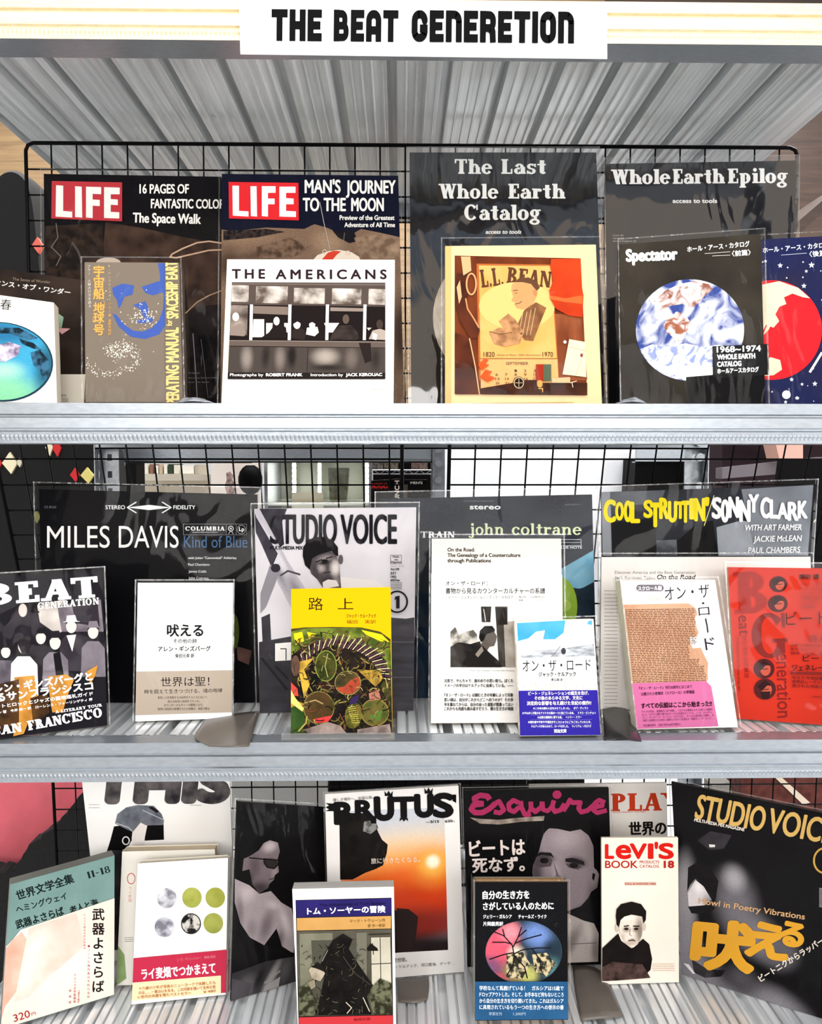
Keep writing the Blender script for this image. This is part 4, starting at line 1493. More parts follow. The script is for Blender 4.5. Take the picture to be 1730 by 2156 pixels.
k.p('#2a140c|#4a2412|40', (1010, 818), (1080, 806), (1236, 806), (1236, 832), (1012, 830))
k.e('#1a100c', 1092, 806, 12, 13).ring('#d8b890', 1092, 806, 10, 11, 1.6).ln('#d8b890', 1, (1084, 806), (1100, 806)).ln('#d8b890', 1, (1092, 797), (1092, 815))
k.p('#3a2018', (1104, 800), (1130, 800), (1130, 812), (1104, 812)).e('#c8944a', 1136, 808, 6, 8)
k.polys('#cfae80', [[(1162, 796), (1200, 794), (1200, 806), (1162, 806)]]).ln('#e4d0b0', 1.6, (1200, 806), (1214, 802)).ln('#e4d0b0', 1.4, (1204, 806), (1206, 816)).ln('#d8a050', 2, (1133, 818), (1142, 818), (1142, 826))
k.ln('#b88a4a', 1.2, (964, 850), (1208, 847))
b.done()

# white photo book
b = Book('photo_book', 'white landscape photo book with a wide sepia picture and spaced black title', 'book',
         [(478, 546), (831, 547), (828, 853), (466, 853)], 1, '#fbfaf6', 0.016, (0.035, 0.035), cover_side='#f4ead0', pages='#e8dcc0')
k = b.pr
k.p('#f6ecd4', (478, 546), (485, 546), (480, 853), (466, 853))
k.t('THE', 489, 586, 557, 586, 19, '#2a1a1e', .055, 0, 1.5).t('AMERICANS', 581, 587, 813, 587, 19, '#2a1a1e', .055, 0, 1.5)
k.p('#4a3e38|#564a44|14', (488, 594), (811, 595), (811, 798), (479, 798))
k.p('#6a5e56', (488, 596), (811, 598), (811, 601), (488, 599))
for a0, a1, y0_, y1_ in ((488, 524, 600, 635), (539, 606, 602, 638), (619, 684, 606, 639), (699, 761, 607, 640), (776, 811, 608, 641)):
    k.p('#5a4c42|#d9cfc4|55|0.16', (a0, y0_), (a1, y0_ + 1), (a1 - 1, y1_ + 1), (a0 - 1, y1_))
k.p('#191211', (486, 641), (811, 646), (811, 719), (483, 716))
k.p('#a8988c|#4a3e38|40', (486, 642), (522, 643), (520, 706), (484, 706)).e('#efe4da', 496, 667, 7, 9).p('#8a7a70', (484, 690), (506, 680), (518, 700), (514, 708), (484, 706))
k.p('#7a6a60', (533, 644), (606, 646), (606, 663), (533, 660))
k.polys('#d9cec4', [[(533, 672), (556, 672), (556, 710), (531, 710)], [(560, 680), (574, 680), (572, 704), (560, 704)], [(598, 680), (610, 680), (610, 700), (598, 700)]])
k.p('#1c1514', (548, 712), (566, 700), (576, 686), (590, 680), (602, 690), (604, 712)).e('#e6d8cc', 582, 676, 6.5, 9)
k.p('#2a201e', (612, 712), (614, 696), (626, 690), (640, 694), (645, 706), (640, 716)).e('#efe4da', 625, 683, 7.5, 9.5).p('#1c1412', (617, 682), (618, 674), (626, 671), (633, 675), (633, 681), (626, 677))
k.e('#f0e4da', 657, 684, 6.5, 8.5).p('#e8ddd2', (644, 704), (646, 690), (668, 688), (671, 700), (662, 708)).p('#1c1412', (649, 682), (651, 675), (658, 672), (664, 676), (664, 682), (657, 678))
k.p('#8a7c72', (695, 647), (766, 649), (766, 656), (695, 655)).p('#e4d8cc', (682, 680), (714, 680), (700, 700), (690, 700))
k.p('#3a302c|#241c1a|80', (694, 716), (700, 700), (712, 686), (738, 684), (752, 698), (756, 712), (750, 716)).e('#5a4a42', 728, 672, 7, 10)
k.p('#cfc2b6', (772, 690), (782, 690), (776, 696)).p('#a89a8e', (776, 714), (784, 696), (800, 692), (811, 696), (811, 716)).e('#3f322c', 799, 683, 7, 10).p('#f4ece4', (784, 700), (794, 704), (792, 716), (784, 714))
for a_ in (526, 607, 686, 765):
    k.p('#f6efe8', (a_, 641), (a_ + 6.5, 641), (a_ + 5, 716), (a_ - 1.5, 716))
k.p('#5f524a', (483, 716), (811, 719), (811, 732), (482, 728)).ln('#8f8278', 1.2, (483, 717), (811, 720))
k.p(b.ph('#453d38', (520, 755, 18, 40, 0, '#8a7e76', .1), (560, 750, 14, 44, 4, '#2a2422', .1), (590, 755, 16, 40, 0, '#7a6e66', .1), (615, 750, 14, 40, 0, '#1f1a18', .2), (685, 752, 40, 26, 0, '#a3978c', .1), (740, 755, 20, 34, 0, '#6a5f58', .1), (690, 775, 50, 10, 0, '#2a2422', .1), (790, 755, 16, 40, 0, '#2f2826', .1)), (482, 730), (811, 733), (811, 786), (480, 784))
k.p('#241c1a', (755, 722), (780, 722), (782, 760), (768, 765))
k.ln('#241c1a', 1.2, (648, 732), (646, 784))
k.p('#1f1816', (480, 784), (811, 785), (811, 798), (479, 798))
k.t('Photographs by', 484, 792, 554, 792, 6, '#f4f0ea', .03).t('ROBERT FRANK', 560, 792, 636, 792, 6, '#f4f0ea', .08).t('Introduction by', 654, 792, 722, 792, 6, '#f4f0ea', .03).t('JACK KEROUAC', 728, 792, 804, 791.5, 6, '#f4f0ea', .08)
k.t('STEIDL', 780, 822, 804, 822, 4, '#b8a078', .02, 0, 1.3)
b.done()

# brown paperback with the blue stencil face
b = Book('paperback', 'taupe paperback with a blue stencilled face and orange vertical title', 'book',
         [(178, 552), (377, 553), (385, 860), (180, 860)], 1, '#786c5f', 0.024, (0.04, 0.04), spine='R', cover_side='#5a5048', pages='#a8906a', sleeve=FILM)
k = b.pr
B_ = '#3f57a0'
k.polys(B_, [[(236, 660), (250, 688), (275, 709), (305, 714), (335, 704), (350, 682), (354, 652), (361, 640), (364, 606), (353, 600), (350, 554), (332, 554), (337, 580), (336, 600), (345, 620), (343, 650), (335, 674), (320, 690), (300, 698), (280, 696), (262, 684), (246, 664)],
             [(236, 606), (258, 597), (282, 601), (279, 620), (262, 625), (256, 640), (250, 650), (246, 632), (238, 620)],
             [(298, 604), (334, 592), (352, 600), (348, 614), (322, 622), (306, 617)], [(280, 642), (306, 634), (314, 652), (309, 668), (302, 668), (296, 652)],
             [(286, 676), (310, 668), (323, 668), (320, 678), (296, 681)]])
rnd = random.Random(3)
dots = []
for i in range(420):
    a_ = rnd.uniform(0, 9.5)
    if i % 4 == 0:
        px, py = rnd.gauss(300, 16), rnd.gauss(668, 14)
    else:
        r_ = 6 + a_ * 7
        px, py = 262 + r_ * math.cos(a_) * .8 - a_ * 2.5 + rnd.gauss(0, 6), 728 + r_ * math.sin(a_) * .5 + a_ * 3.5 + rnd.gauss(0, 6)
    s_ = rnd.uniform(.5, 1.8)
    dots.append([(px - s_, py), (px, py - s_), (px + s_, py), (px, py + s_)])
for i in range(12):
    px, py, s_ = rnd.uniform(200, 330), rnd.uniform(556, 840), rnd.uniform(.8, 1.6)
    dots.append([(px - s_, py), (px, py - s_), (px + s_, py), (px, py + s_)])
k.polys('#f0e6d4', dots)
O_ = '#dba050'
k.v('宇宙船', 208, 559, 208, 630, 25, O_, .03).v('地球', 208, 637, 208, 680, 24, O_, .03).v('号', 208, 682, 208, 706, 25, O_, .03)
k.ln(O_, 1, (216, 634), (220, 634), (220, 650)).ln(O_, 1, (196, 668), (196, 678), (201, 678))
k.v('フラー　人類の行方を語る', 187, 557, 189, 648, 7, '#d8cfc2').v('R・バックミンスター', 230, 556, 231, 634, 7, '#c8b08a').v('フラー著', 231, 636, 231, 668, 7, O_).v('東野芳明訳', 231, 672, 231, 706, 7, O_)
k.p('#6f6355', (347, 553), (378, 553), (386, 860), (348, 860))
k.t('OPERATING MANUAL', 376.5, 866, 375, 690, 26, '#e6c97e', .04).t('for', 362, 686, 362, 674, 12, '#e6c97e', .03).t('SPACESHIP EARTH', 375, 670, 372.5, 540, 24, '#e6c97e', .04)
b.done()

# dark book and white book at the left end
b = Book('photo_essay_book', 'dark brown book with small white title and cream foot band, beside the taupe paperback', 'book',
         [(-62, 557), (190, 592), (176, 862), (-62, 862)], 1, '#1c1512|#3d3029|14|0.2', 0.012, (0.10, 0.115))
k = b.pr
k.j('センス・オブ・ワンダー', -12, 600, 147, 622, 12, '#ece6dc', .03).t('The Sense of Wonder', 26, 590, 106, 597, 6, '#8a7a6a')
k.p('#efe6d4', (-62, 788), (182, 788), (180, 862), (-62, 862)).j('感性', 128, 836, 140, 836, 6, '#7a7068').p('#8aa890', (116, 655), (134, 668), (130, 690), (118, 690)).p('#d8a0a0', (118, 690), (148, 692), (130, 704))
k.dashes('#8a8278', 126, 838, 144, 846, 2, 1.6, 2)
b.done()
b = Book('paperback', 'white paperback with a teal oval globe, leftmost at the front of the upper row', 'book',
         [(-112, 606), (113, 637), (120, 862), (-112, 862)], 1, '#f5f0e8', 0.020, (0.03, 0.045), spine='R', cover_side='#efe4d0')
k = b.pr
k.j('青春の', -62, 645, -6, 650, 22, '#1a1614').j('春', 0, 651, 23, 653, 22, '#1a1614')
k.e('#1d3a48', 0, 762, 112, 84, 4, 48).e(b.ph('#3f9cc0', (-4, 830, 130, 66, 4, '#86cfa0', .3), (-4, 700, 120, 40, 4, '#2a6f98', .2), (96, 770, 30, 90, 8, '#24586e', .1), (10, 780, 60, 30, 0, '#a8e0c0', .0)), -1, 761, 109, 81, 4, 48)
0 and k.p('#6fc09a|#4fa08c|20', (-109, 770), (-60, 760), (0, 762), (60, 764), (98, 778), (80, 810), (40, 836), (0, 841), (-50, 836), (-90, 810))
k.polys('#12222c|#3a6a88|90|0.08', [[(-20, 690), (40, 690), (80, 712), (60, 716), (20, 702), (-20, 702)], [(64, 742), (84, 736), (104, 760), (104, 790), (90, 800), (84, 780), (70, 770)], [(40, 712), (70, 722), (90, 738), (70, 734), (46, 724)]])
k.polys('#e4dcec|#6a5a78|70|0.12', [[(-20, 730), (20, 720), (44, 728), (38, 748), (10, 762), (-20, 756)]])
b.done()

# ================================================================== middle shelf
b = Book('guidebook', 'black and white guidebook with slab title above a group of people, middle shelf', 'book',
         [(-55, 1219), (215, 1202), (226, 1527), (-52, 1561)], 2, '#15121a', 0.014, sleeve=FILM, spine='R')
k = b.pr
k.p('#cfc6bd|#a89f98|40', (78, 1275), (135, 1262), (150, 1320), (120, 1335), (84, 1310))
k.p('#5a5058|#8a8088|40', (120, 1275), (212, 1262), (218, 1330), (130, 1330))
k.p('#2a242c', (150, 1268), (205, 1262), (210, 1320), (160, 1312))
k.p('#2f2830|#121015|80', (22, 1300), (40, 1272), (60, 1275), (80, 1300), (84, 1345), (30, 1350))
k.p('#0b090d', (40, 1272), (62, 1262), (84, 1290), (66, 1290)).e('#c9bcb4', 48, 1285, 9, 14)


def person(x, y, s, coat, head='#d6cac2', hat=None, hair='#1a161a'):
    k.p(coat, (x - 26 * s, y + 95 * s), (x - 24 * s, y + 34 * s), (x - 12 * s, y + 20 * s), (x + 12 * s, y + 20 * s), (x + 26 * s, y + 36 * s), (x + 28 * s, y + 95 * s))
    k.e(head, x, y, 11 * s, 15 * s)
    k.p(hair, (x - 12 * s, y - 2 * s), (x - 10 * s, y - 14 * s), (x, y - 19 * s), (x + 10 * s, y - 14 * s), (x + 12 * s, y - 2 * s), (x + 6 * s, y - 9 * s), (x - 6 * s, y - 9 * s))
    if hat:
        k.p(hat, (x - 18 * s, y - 8 * s), (x - 11 * s, y - 10 * s), (x - 9 * s, y - 22 * s), (x + 8 * s, y - 23 * s), (x + 12 * s, y - 11 * s), (x + 19 * s, y - 9 * s))


person(150, 1318, 1.0, '#3a343c|#2a242c|60', hat='#f0eae4')
person(196, 1330, 1.0, '#6a626a|#7c747c|60', hat='#7a7078')
person(86, 1342, .95, '#1c181e', hat='#141016')
person(12, 1372, .9, '#4a444c|#6a646c|60')
k.p('#f2ece6', (140, 1338), (160, 1336), (152, 1372))
person(50, 1360, 1.1, '#efe8e2')
k.p('#241e24', (38, 1358), (42, 1346), (62, 1348), (66, 1362), (60, 1376), (46, 1376))
person(116, 1352, 1.05, '#8a828a|#6a626a|70', hat='#1a161c')
k.p('#0d0b10', (112, 1376), (126, 1372), (134, 1420), (118, 1424))
k.polys('#d0923c|#a8702a|50', [[(30, 1426), (72, 1422), (80, 1470), (90, 1500), (60, 1520), (50, 1545), (28, 1550), (36, 1480)], [(100, 1424), (140, 1420), (156, 1430), (140, 1470), (132, 1500), (110, 1500), (104, 1460)], [(182, 1414), (206, 1400), (200, 1424), (190, 1440)]])
k.polys('#2a1a10|#5a3a18|60', [[(0, 1440), (40, 1430), (40, 1520), (0, 1540)], [(64, 1470), (100, 1460), (104, 1500), (70, 1530)]])
k.s('BEAT', -28, 1275, 208, 1257, 44, '#ffffff', .3, .14, .1, .06)
k.s('GENERATION', 80, 1283, 209, 1272, 14, '#f4f0ec', .26, .13, .09, .08)
WJ = '#ffffff'
k.j('アレン・ギンズバーグと', -32, 1463, 195, 1432, 18, WJ, .05).j('するサンフランシスコ', -30, 1481, 196, 1452, 18, WJ, .05)
k.j('旅とビートとロックとジャズの聖地巡礼ガイド', -44, 1497, 196, 1464, 8, WJ, .04).j('ビル・モーガン 著　今井 栄一 訳　ローレンス・ファーリンゲティ 序', -50, 1510, 195, 1475, 6, WJ, .03)
k.s('A LITERARY TOUR', 117, 1502, 215, 1487, 6, WJ, .26, .14, .1, .08).s('SAN', -14, 1549, 47, 1540, 19, WJ, .3, .14, .08, .05).s('FRANCISCO', 60, 1538, 216, 1509, 20, WJ, .3, .14, .08, .05)
b.done()

b = Book('record', 'black jazz record with thin white capitals, behind the plain white book', 'record',
         [(82, 1030), (541, 1041), (548, 1500), (94, 1500)], 2, '#07070b', 0.004, (0.175, 0.17), sleeve=(FILM_DARK, 0.007))
k = b.pr
k.t('STEREO', 222, 1072, 263, 1072, 8, '#f0f0f0', .02).t('FIDELITY', 365, 1072, 411, 1072, 8, '#f0f0f0', .02)
k.p('#f4f4f0', (268, 1068.5), (314, 1063), (360, 1068.5), (314, 1074)).ln('#f4f4f0', 2.2, (287, 1057), (268, 1068.5), (287, 1080)).ln('#f4f4f0', 2.2, (341, 1057), (360, 1068.5), (341, 1080))
k.t('MILES', 99, 1153, 231, 1153, 46, '#f4f2f0').t('DAVIS', 250, 1153, 376, 1153, 46, '#f4f2f0').t('Kind of Blue', 387, 1153, 521, 1153, 25, '#46688e')
k.ln('#8a8a90', .8, (386, 1103.5), (519, 1103.5), (519, 1126), (386, 1126), (386, 1103.5)).ln('#8a8a90', .8, (476, 1103.5), (476, 1126)).ln('#8a8a90', .8, (497, 1103.5), (497, 1126))
k.s('COLUMBIA', 390, 1117, 473, 1117, 8.5, '#f0f0ee', .24, .1, .06, .1).t('GUARANTEED HIGH FIDELITY', 405, 1122, 459, 1122, 2.6, '#c8c8c8').ring('#d8d8d8', 486, 1113, 5, 5, 1.6).e('#d8d8d8', 486, 1113, 2, 2).ln('#d8d8d8', 1, (481, 1124), (486, 1117), (491, 1124)).ring('#b8b8bc', 508, 1115, 9, 9, .8).t('Lp', 503, 1118, 514, 1118, 8, '#f0f0f0', .04)
for s_, x0_, x1_, y_ in (('with Julian "Cannonball" Adderley', 396, 498, 1177), ('Paul Chambers', 396, 441, 1191), ('James Cobb', 397, 434, 1205.5), ('John Coltrane', 397, 439, 1219.5)):
    k.t(s_, x0_, y_, x1_, y_, 5, '#e0e0e0', .02)
k.t('CS 8163', 93, 1070, 118, 1070, 5, '#77777c')
k.p('#4f5a1c|#7a8a2a|20', (486, 1290), (500, 1310), (502, 1340), (496, 1362), (486, 1370))
k.e('#4a5a20', 494, 1330, 9, 36).p('#3a2a28|#6a4a44|50', (498, 1360), (530, 1370), (524, 1400), (500, 1390))
b.done()

b = Book('poetry_book', 'plain white book with small black Japanese title and a beige paper band', 'book',
         [(290, 1227), (490, 1227), (488, 1512), (285, 1519)], 2, '#fbfaf8', 0.014, spine='R', sleeve=(FILM, 0.003))
k = b.pr
k.j('吠える', 352, 1340, 427, 1340, 26, '#141214', .035).j('その他の詩', 365, 1354, 414, 1354, 9, '#222024', .02).j('アレン・ギンズバーグ', 333, 1372, 443, 1371, 11, '#141214', .03).j('柴田元幸 訳', 369, 1385, 409, 1384.5, 8.5, '#222024', .02)
bd = b.band([(287, 1414), (489, 1411), (488, 1499), (285, 1506)], '#b0a292')
bd.j('世界は聖！', 339, 1446, 441, 1444, 20, '#1a1412').j('時を超えて生きつづける、魂の咆哮', 304, 1461, 468, 1458, 9, '#1a1412')
for s_, a_, c_, y_ in (('息苦しさが支配する1950年代アメリカにおいて、', 332, 438, 1471), ('詩人は反抗と自由をうたった。', 353, 421, 1479), ('カウンターカルチャーの爆発となり、', 345, 428, 1487), ('後世に決定的な影響を与えた詩集が、新訳で甦る', 332, 441, 1495)):
    bd.j(s_, a_, y_ + .5, c_, y_ - .5, 5.4, '#4a4038')
b.done()

b = Book('magazine', 'pale grey magazine with tall black title and a young man leaning on a pipe', 'magazine',
         [(535, 1071), (876, 1068), (870, 1496), (547, 1501)], 2, '#cdc9cf|#d9d6da|10', 0.006, sleeve=(FILM, 0.005))
k = b.pr
k.p('#1a1720|#2a2630|30', (542, 1071), (604, 1071), (594, 1098), (598, 1146), (590, 1152), (575, 1130))
k.p('#34303a', (536, 1080), (548, 1100), (585, 1165), (572, 1196), (552, 1150), (538, 1120))
k.p(b.ph('#b4b0b8', (590, 1180, 10, 130, -28, '#d6d2d8', .1), (566, 1170, 12, 130, -28, '#7a767e', .1), (622, 1240, 16, 60, -28, '#8a868e', .1)), (533, 1071), (546, 1071), (606, 1182), (642, 1238), (618, 1290), (584, 1226), (578, 1196), (592, 1178), (540, 1090))
k.p('#8a868e', (568, 1190), (582, 1188), (590, 1200), (578, 1232), (560, 1278), (548, 1292), (548, 1250))
k.ln('#4a464e', 4, (590, 1212), (606, 1202), (632, 1210)).e('#2a262e', 580, 1196, 10, 9)
k.p('#3a3840|#2a282e|40', (550, 1300), (568, 1292), (572, 1378), (554, 1380)).p('#2a282c|#3c3a40|30|0.2|3', (545, 1352), (612, 1340), (872, 1300), (870, 1505), (545, 1505))
k.p('#4a484e|#39373c|30|0.2|4', (818, 1300), (872, 1304), (872, 1505), (816, 1505)).ln('#6a686e', 1.2, (826, 1352), (872, 1352)).ln('#6a686e', 1.2, (826, 1426), (872, 1426))
k.p('#efece8', (579, 1355), (613, 1352), (613, 1390), (579, 1392)).ln('#1f1d22', 2, (590, 1366), (602, 1366), (602, 1390)).ln('#1f1d22', 5, (550, 1385), (604, 1452)).ln('#1f1d22', 4, (580, 1402), (606, 1430))
TT = '#0c0a14'
k.t('S', 569, 1144, 590, 1144, 59, TT, .02).t('TUDIO', 594, 1144, 708, 1144, 60, TT, .028).t('VOICE', 718, 1144, 834, 1144, 60, TT, .028)
k.t('MULTI-MEDIA MIX', 569, 1157, 637, 1157, 7, TT, .05)
k.p('#dcd6d4', (712, 1214), (790, 1222), (820, 1240), (680, 1240))
k.p('#0c0a0e', (637, 1170), (638, 1152), (648, 1138), (664, 1131), (682, 1130), (700, 1138), (711, 1152), (712, 1172), (704, 1168), (698, 1160), (688, 1166), (668, 1170), (656, 1186), (652, 1200), (642, 1190))
k.p(b.ph('#4b4347', (706, 1196, 16, 26, 0, '#d6cdca', .1), (684, 1176, 26, 12, -14, '#8a8082', .1), (676, 1196, 14, 14, 0, '#a59b9b', .0), (684, 1184, 18, 7, -10, '#1a1518', .2), (690, 1222, 22, 12, 0, '#2f282c', .1), (664, 1210, 10, 24, 0, '#2a2428', .1), (708, 1224, 12, 16, 0, '#8a8082', .0)), (652, 1198), (657, 1176), (668, 1169), (696, 1160), (708, 1170), (714, 1186), (716, 1214), (718, 1238), (680, 1238), (668, 1220), (655, 1208))
k.e('#5a5256', 717, 1178, 5, 10)
k.ln('#141014', 2.4, (664, 1184), (678, 1178)).ln('#141014', 2.4, (686, 1176), (700, 1172)).ln('#100c0e', 2, (680, 1206), (696, 1204)).e('#0f0c0e', 684, 1181, 7, 3.4)
k.p('#d9d2d0', (679, 1226), (690, 1220), (708, 1222), (714, 1234), (680, 1240))
k.ln('#3a3640', .8, (822, 1169), (845, 1169), (845, 1187), (822, 1187), (822, 1169))
for s_, a_, c_, y_, h_ in (('Media', 827, 840, 1174, 3.6), ('mix', 830, 838, 1180, 3.6), ('Magazine', 823, 844, 1185, 3.6), ('Vol.199', 822, 840, 1201, 5), ('JULY', 822, 834, 1209, 5), ('1992', 822, 834, 1217, 5), ('600Yen', 822, 841, 1224, 5)):
    k.t(s_, a_, y_, c_, y_, h_, TT, .04)
k.j('スタジオ・ボイス', 822, 1194, 849, 1194, 4, '#4a464e')
for i in range(5):
    k.ln('#1a1820', .9, (822, 1227 + i * 3.2), (846, 1227 + i * 3.2))
k.ring('#17141c', 836, 1267, 21, 22, 3.6).p('#17141c', (832, 1256), (841, 1254), (841, 1281), (834, 1281), (834, 1262), (830, 1263))
b.done()

b = Book('paperback', 'yellow-topped paperback with a painted landscape, on a clear acrylic stand', 'book',
         [(613, 1240), (822, 1236), (826, 1545), (612, 1546)], 2, '#eeb000', 0.014, lean=12.0, cover_side='#e8c040')
k = b.pr
k.j('路', 649, 1285, 680, 1285, 27, '#17120a').j('上', 711, 1284, 744, 1284, 25, '#17120a')
k.j('ジャック・ケルーアック', 729, 1301, 791, 1301, 8.5, '#5a2c08', .02).j('福田', 729, 1313, 752, 1313, 8, '#5a2c08').j('実訳', 768, 1313, 791, 1313, 8, '#5a2c08')
k.p('#2b2a14|#4a451c|40', (612, 1324), (640, 1321), (700, 1320), (760, 1321), (800, 1330), (822, 1346), (826, 1546), (612, 1546))
k.p('#6f7d2a|#3f4d18|50|0.1', (613, 1330), (650, 1322), (700, 1322), (760, 1322), (800, 1334), (822, 1350), (824, 1420), (800, 1390), (760, 1360), (700, 1346), (640, 1356), (613, 1380))
k.polys('#e6c41a', [[(618, 1334), (636, 1330), (640, 1350), (622, 1358)], [(646, 1330), (670, 1336), (650, 1344)], [(760, 1326), (804, 1336), (820, 1352), (800, 1350), (770, 1336)]])
k.p('#0e0b0a|#2a1d18|50', (614, 1380), (640, 1362), (680, 1350), (730, 1350), (780, 1366), (812, 1390), (818, 1430), (800, 1440), (824, 1500), (824, 1544), (614, 1544))
k.strokes(['#15100c', '#5a5a24', '#3a2a1c', '#8a7a3a', '#2a3214', '#6a4a2c'], [(613, 1350), (700, 1322), (820, 1350), (825, 1544), (613, 1544)], 420, 8, 26, 2.4, 5)
rnd = random.Random(9)
A_, B2 = [], []
for i in range(46):
    a_ = -2.9 + i / 45 * 2.7
    r0, r1 = 92, 92 + rnd.uniform(10, 22)
    if i > 20:
        r0 -= 8
    p0 = (718 + r0 * math.cos(a_), 1442 + r0 * .92 * math.sin(a_))
    p1 = (718 + r1 * math.cos(a_ + .12), 1442 + r1 * .92 * math.sin(a_ + .12) - 4)
    (A_ if i % 2 else B2).append((p0, p1))
for c_, L_ in (('#e8dca0', A_), ('#4a2a3a', B2)):
    for p0, p1 in L_:
        k.ln(c_, 1.6 if c_[1] == 'e' else 4, p0, p1)
k.polys('#8a6a2a|#c9a23a|60|0.1', [[(626, 1394), (660, 1386), (640, 1410), (652, 1440), (640, 1470), (632, 1430)], [(612, 1470), (640, 1482), (662, 1520), (640, 1500), (612, 1490)], [(752, 1410), (800, 1412), (806, 1430), (790, 1446)]])
k.e('#26300f|#4a4a1c|60', 686, 1402, 22, 32).ring('#7f8a3a', 686, 1402, 22, 32, 1.8).ln('#a89a5a', 1.6, (690, 1376), (684, 1402), (690, 1426))
k.e('#5a4a28|#2f2a14|50', 732, 1438, 27, 25).p('#b2442f|#8a3a24|80', (708, 1448), (724, 1446), (740, 1430), (758, 1424), (757, 1446), (744, 1460), (722, 1462)).ring('#8a7f46', 732, 1438, 27, 25, 1.6)
k.e('#4f3a1e|#33280f|50', 671, 1490, 32, 34).ring('#7d6f38', 671, 1490, 32, 34, 1.8).p('#c83838', (660, 1514), (700, 1506), (690, 1520), (666, 1522)).ln('#9a7f52', 3, (642, 1480), (664, 1474), (680, 1482))
k.e('#665a2a|#3f4a1c|60', 789, 1500, 29, 28).ring('#8a7438', 789, 1500, 29, 28, 2).p('#a86a5a', (776, 1460), (796, 1452), (802, 1472), (778, 1476)).p('#4f6a2a', (778, 1506), (806, 1494), (800, 1516), (780, 1520))
k.e('#6b6424|#3a3a14|60', 744, 1506, 18, 28, 8)
for i in range(9):
    k.ln('#bdb24a', 1.2, (732 + i, 1490 + i * 4), (752 + i * .6, 1486 + i * 4.4))
k.e('#7a5a4a|#4a362c|50', 622, 1402, 9, 22).e('#1d3a14|#35501f|40', 623, 1516, 18, 30).ln('#a89a4a', 3, (628, 1540), (644, 1522), (646, 1508)).p('#c8403a', (612, 1436), (626, 1450), (628, 1466), (613, 1464))
k.strokes(['#0f0b09', '#4a4a1e', '#a89a5a', '#2c1f16', '#7a3a2a', '#3a4416'], [(613, 1372), (700, 1350), (818, 1400), (825, 1544), (613, 1544)], 170, 6, 20, 1.6, 8)
k.polys('#a8948a|#6a5a56|60', [[(640, 1536), (690, 1520), (716, 1528), (730, 1544), (650, 1545)], [(752, 1536), (820, 1524), (824, 1545), (752, 1545)]]).p('#e6c86a', (612, 1452), (622, 1470), (640, 1492), (636, 1498), (612, 1480)).p('#2e1f4a', (738, 1470), (756, 1462), (752, 1480), (736, 1484))
b.done()
yb_ = b

b = Book('record', 'grey-blue jazz record with pale green typewriter-style title, behind the white catalogue book', 'record',
         [(798, 1050), (1246, 1041), (1257, 1500), (802, 1500)], 2, '#343a44|#20242c|8|0.2', 0.004, (0.19, 0.19), sleeve=(FILM_DARK, 0.007))
k = b.pr
k.t('stereo', 989, 1072, 1053, 1072, 10, '#f4f6f8', .05)
k.t('john coltrane blue train', 976, 1056, 1040, 1056, 3, '#8a9098').t('BST 81577', 1190, 1064, 1222, 1064, 3, '#8a9098')
k.s('john', 986, 1126, 1060, 1126, 24, '#dde8bc', .2, .1, .07, .05).s('coltrane', 1077, 1126, 1224, 1126, 24, '#dde8bc', .2, .1, .07, .05)
k.s('BLUE', 806, 1133, 872, 1132, 13, '#f4f6f8', .24, .1, .08, .08).s('TRAIN', 885, 1132, 957, 1132, 13, '#f4f6f8', .24, .1, .08, .08)
k.ln('#d8dce2', 1, (1160, 1136), (1223, 1136), (1223, 1149), (1160, 1149)).ln('#d8dce2', .8, (1160, 1142), (1223, 1142)).t('BLUE NOTE', 1176, 1155, 1225, 1155, 5, '#e4e8ec', .03)
k.p('#6fb2d4|#8cc4dd|20', (1170, 1204), (1250, 1158), (1252, 1224), (1222, 1240), (1170, 1232))
k.e('#97bd3a', 1178, 1277, 37, 62).e('#b2d060', 1190, 1275, 12, 12)
k.p('#0f1218|#2a4458|20', (1216, 1240), (1256, 1230), (1258, 1500), (1216, 1500)).p('#16324a|#0f141c|16', (800, 1250), (905, 1250), (905, 1500), (802, 1500))
b.done()

b = Book('catalogue_book', 'cream book with English title above a white paper jacket bearing a photo of a man', 'book',
         [(909, 1134), (1181, 1134), (1186, 1521), (907, 1523)], 2, '#ebe1d4', 0.016, sleeve=(FILM, 0.004), cover_side='#e4d8c8')
k = b.pr
k.t('On the Road:', 942, 1161, 999, 1161, 7.5, '#1a1614', .05).t('The Genealogy of a Counterculture', 942, 1172.5, 1095, 1172.5, 7.5, '#1a1614', .05).t('through Publications', 942, 1184, 1033, 1184, 7.5, '#1a1614', .05)
bd = b.band([(907.5, 1208), (1183, 1210), (1186, 1521), (907, 1522)], '#f7f4f0')
bd.j('オン・ザ・ロード：', 938, 1233, 1026, 1233, 10, '#17130f', .02).j('書物から見るカウンターカルチャーの系譜', 938, 1250, 1147, 1250, 12, '#17130f', .02).j('―ビート・ジェネレーション・ブック・カタログ', 937, 1261, 1080, 1261, 7, '#4a443e', .01)
bd.j('監修　山路和広', 1092, 1259, 1147, 1259, 4.4, '#3a342e').j('執筆　マシュー・セアドー', 1092, 1266, 1146, 1266, 4.4, '#3a342e')
bd.p('#e9e5de', (947, 1277), (1128, 1277), (1128, 1405), (947, 1405))
bd.p('#5a564e|#c9c4ba|60|0.1', (948, 1330), (958, 1320), (966, 1336), (980, 1330), (996, 1326), (1004, 1336), (1005, 1352), (948, 1362))
bd.p('#12100f|#3a3632|50', (948, 1362), (966, 1352), (990, 1356), (1010, 1350), (1020, 1380), (1080, 1404), (948, 1405))
bd.p('#26221f', (1012, 1277), (1034, 1277), (1032, 1310), (1014, 1310)).ln('#dcd6cc', 1.6, (1018, 1282), (1022, 1308))
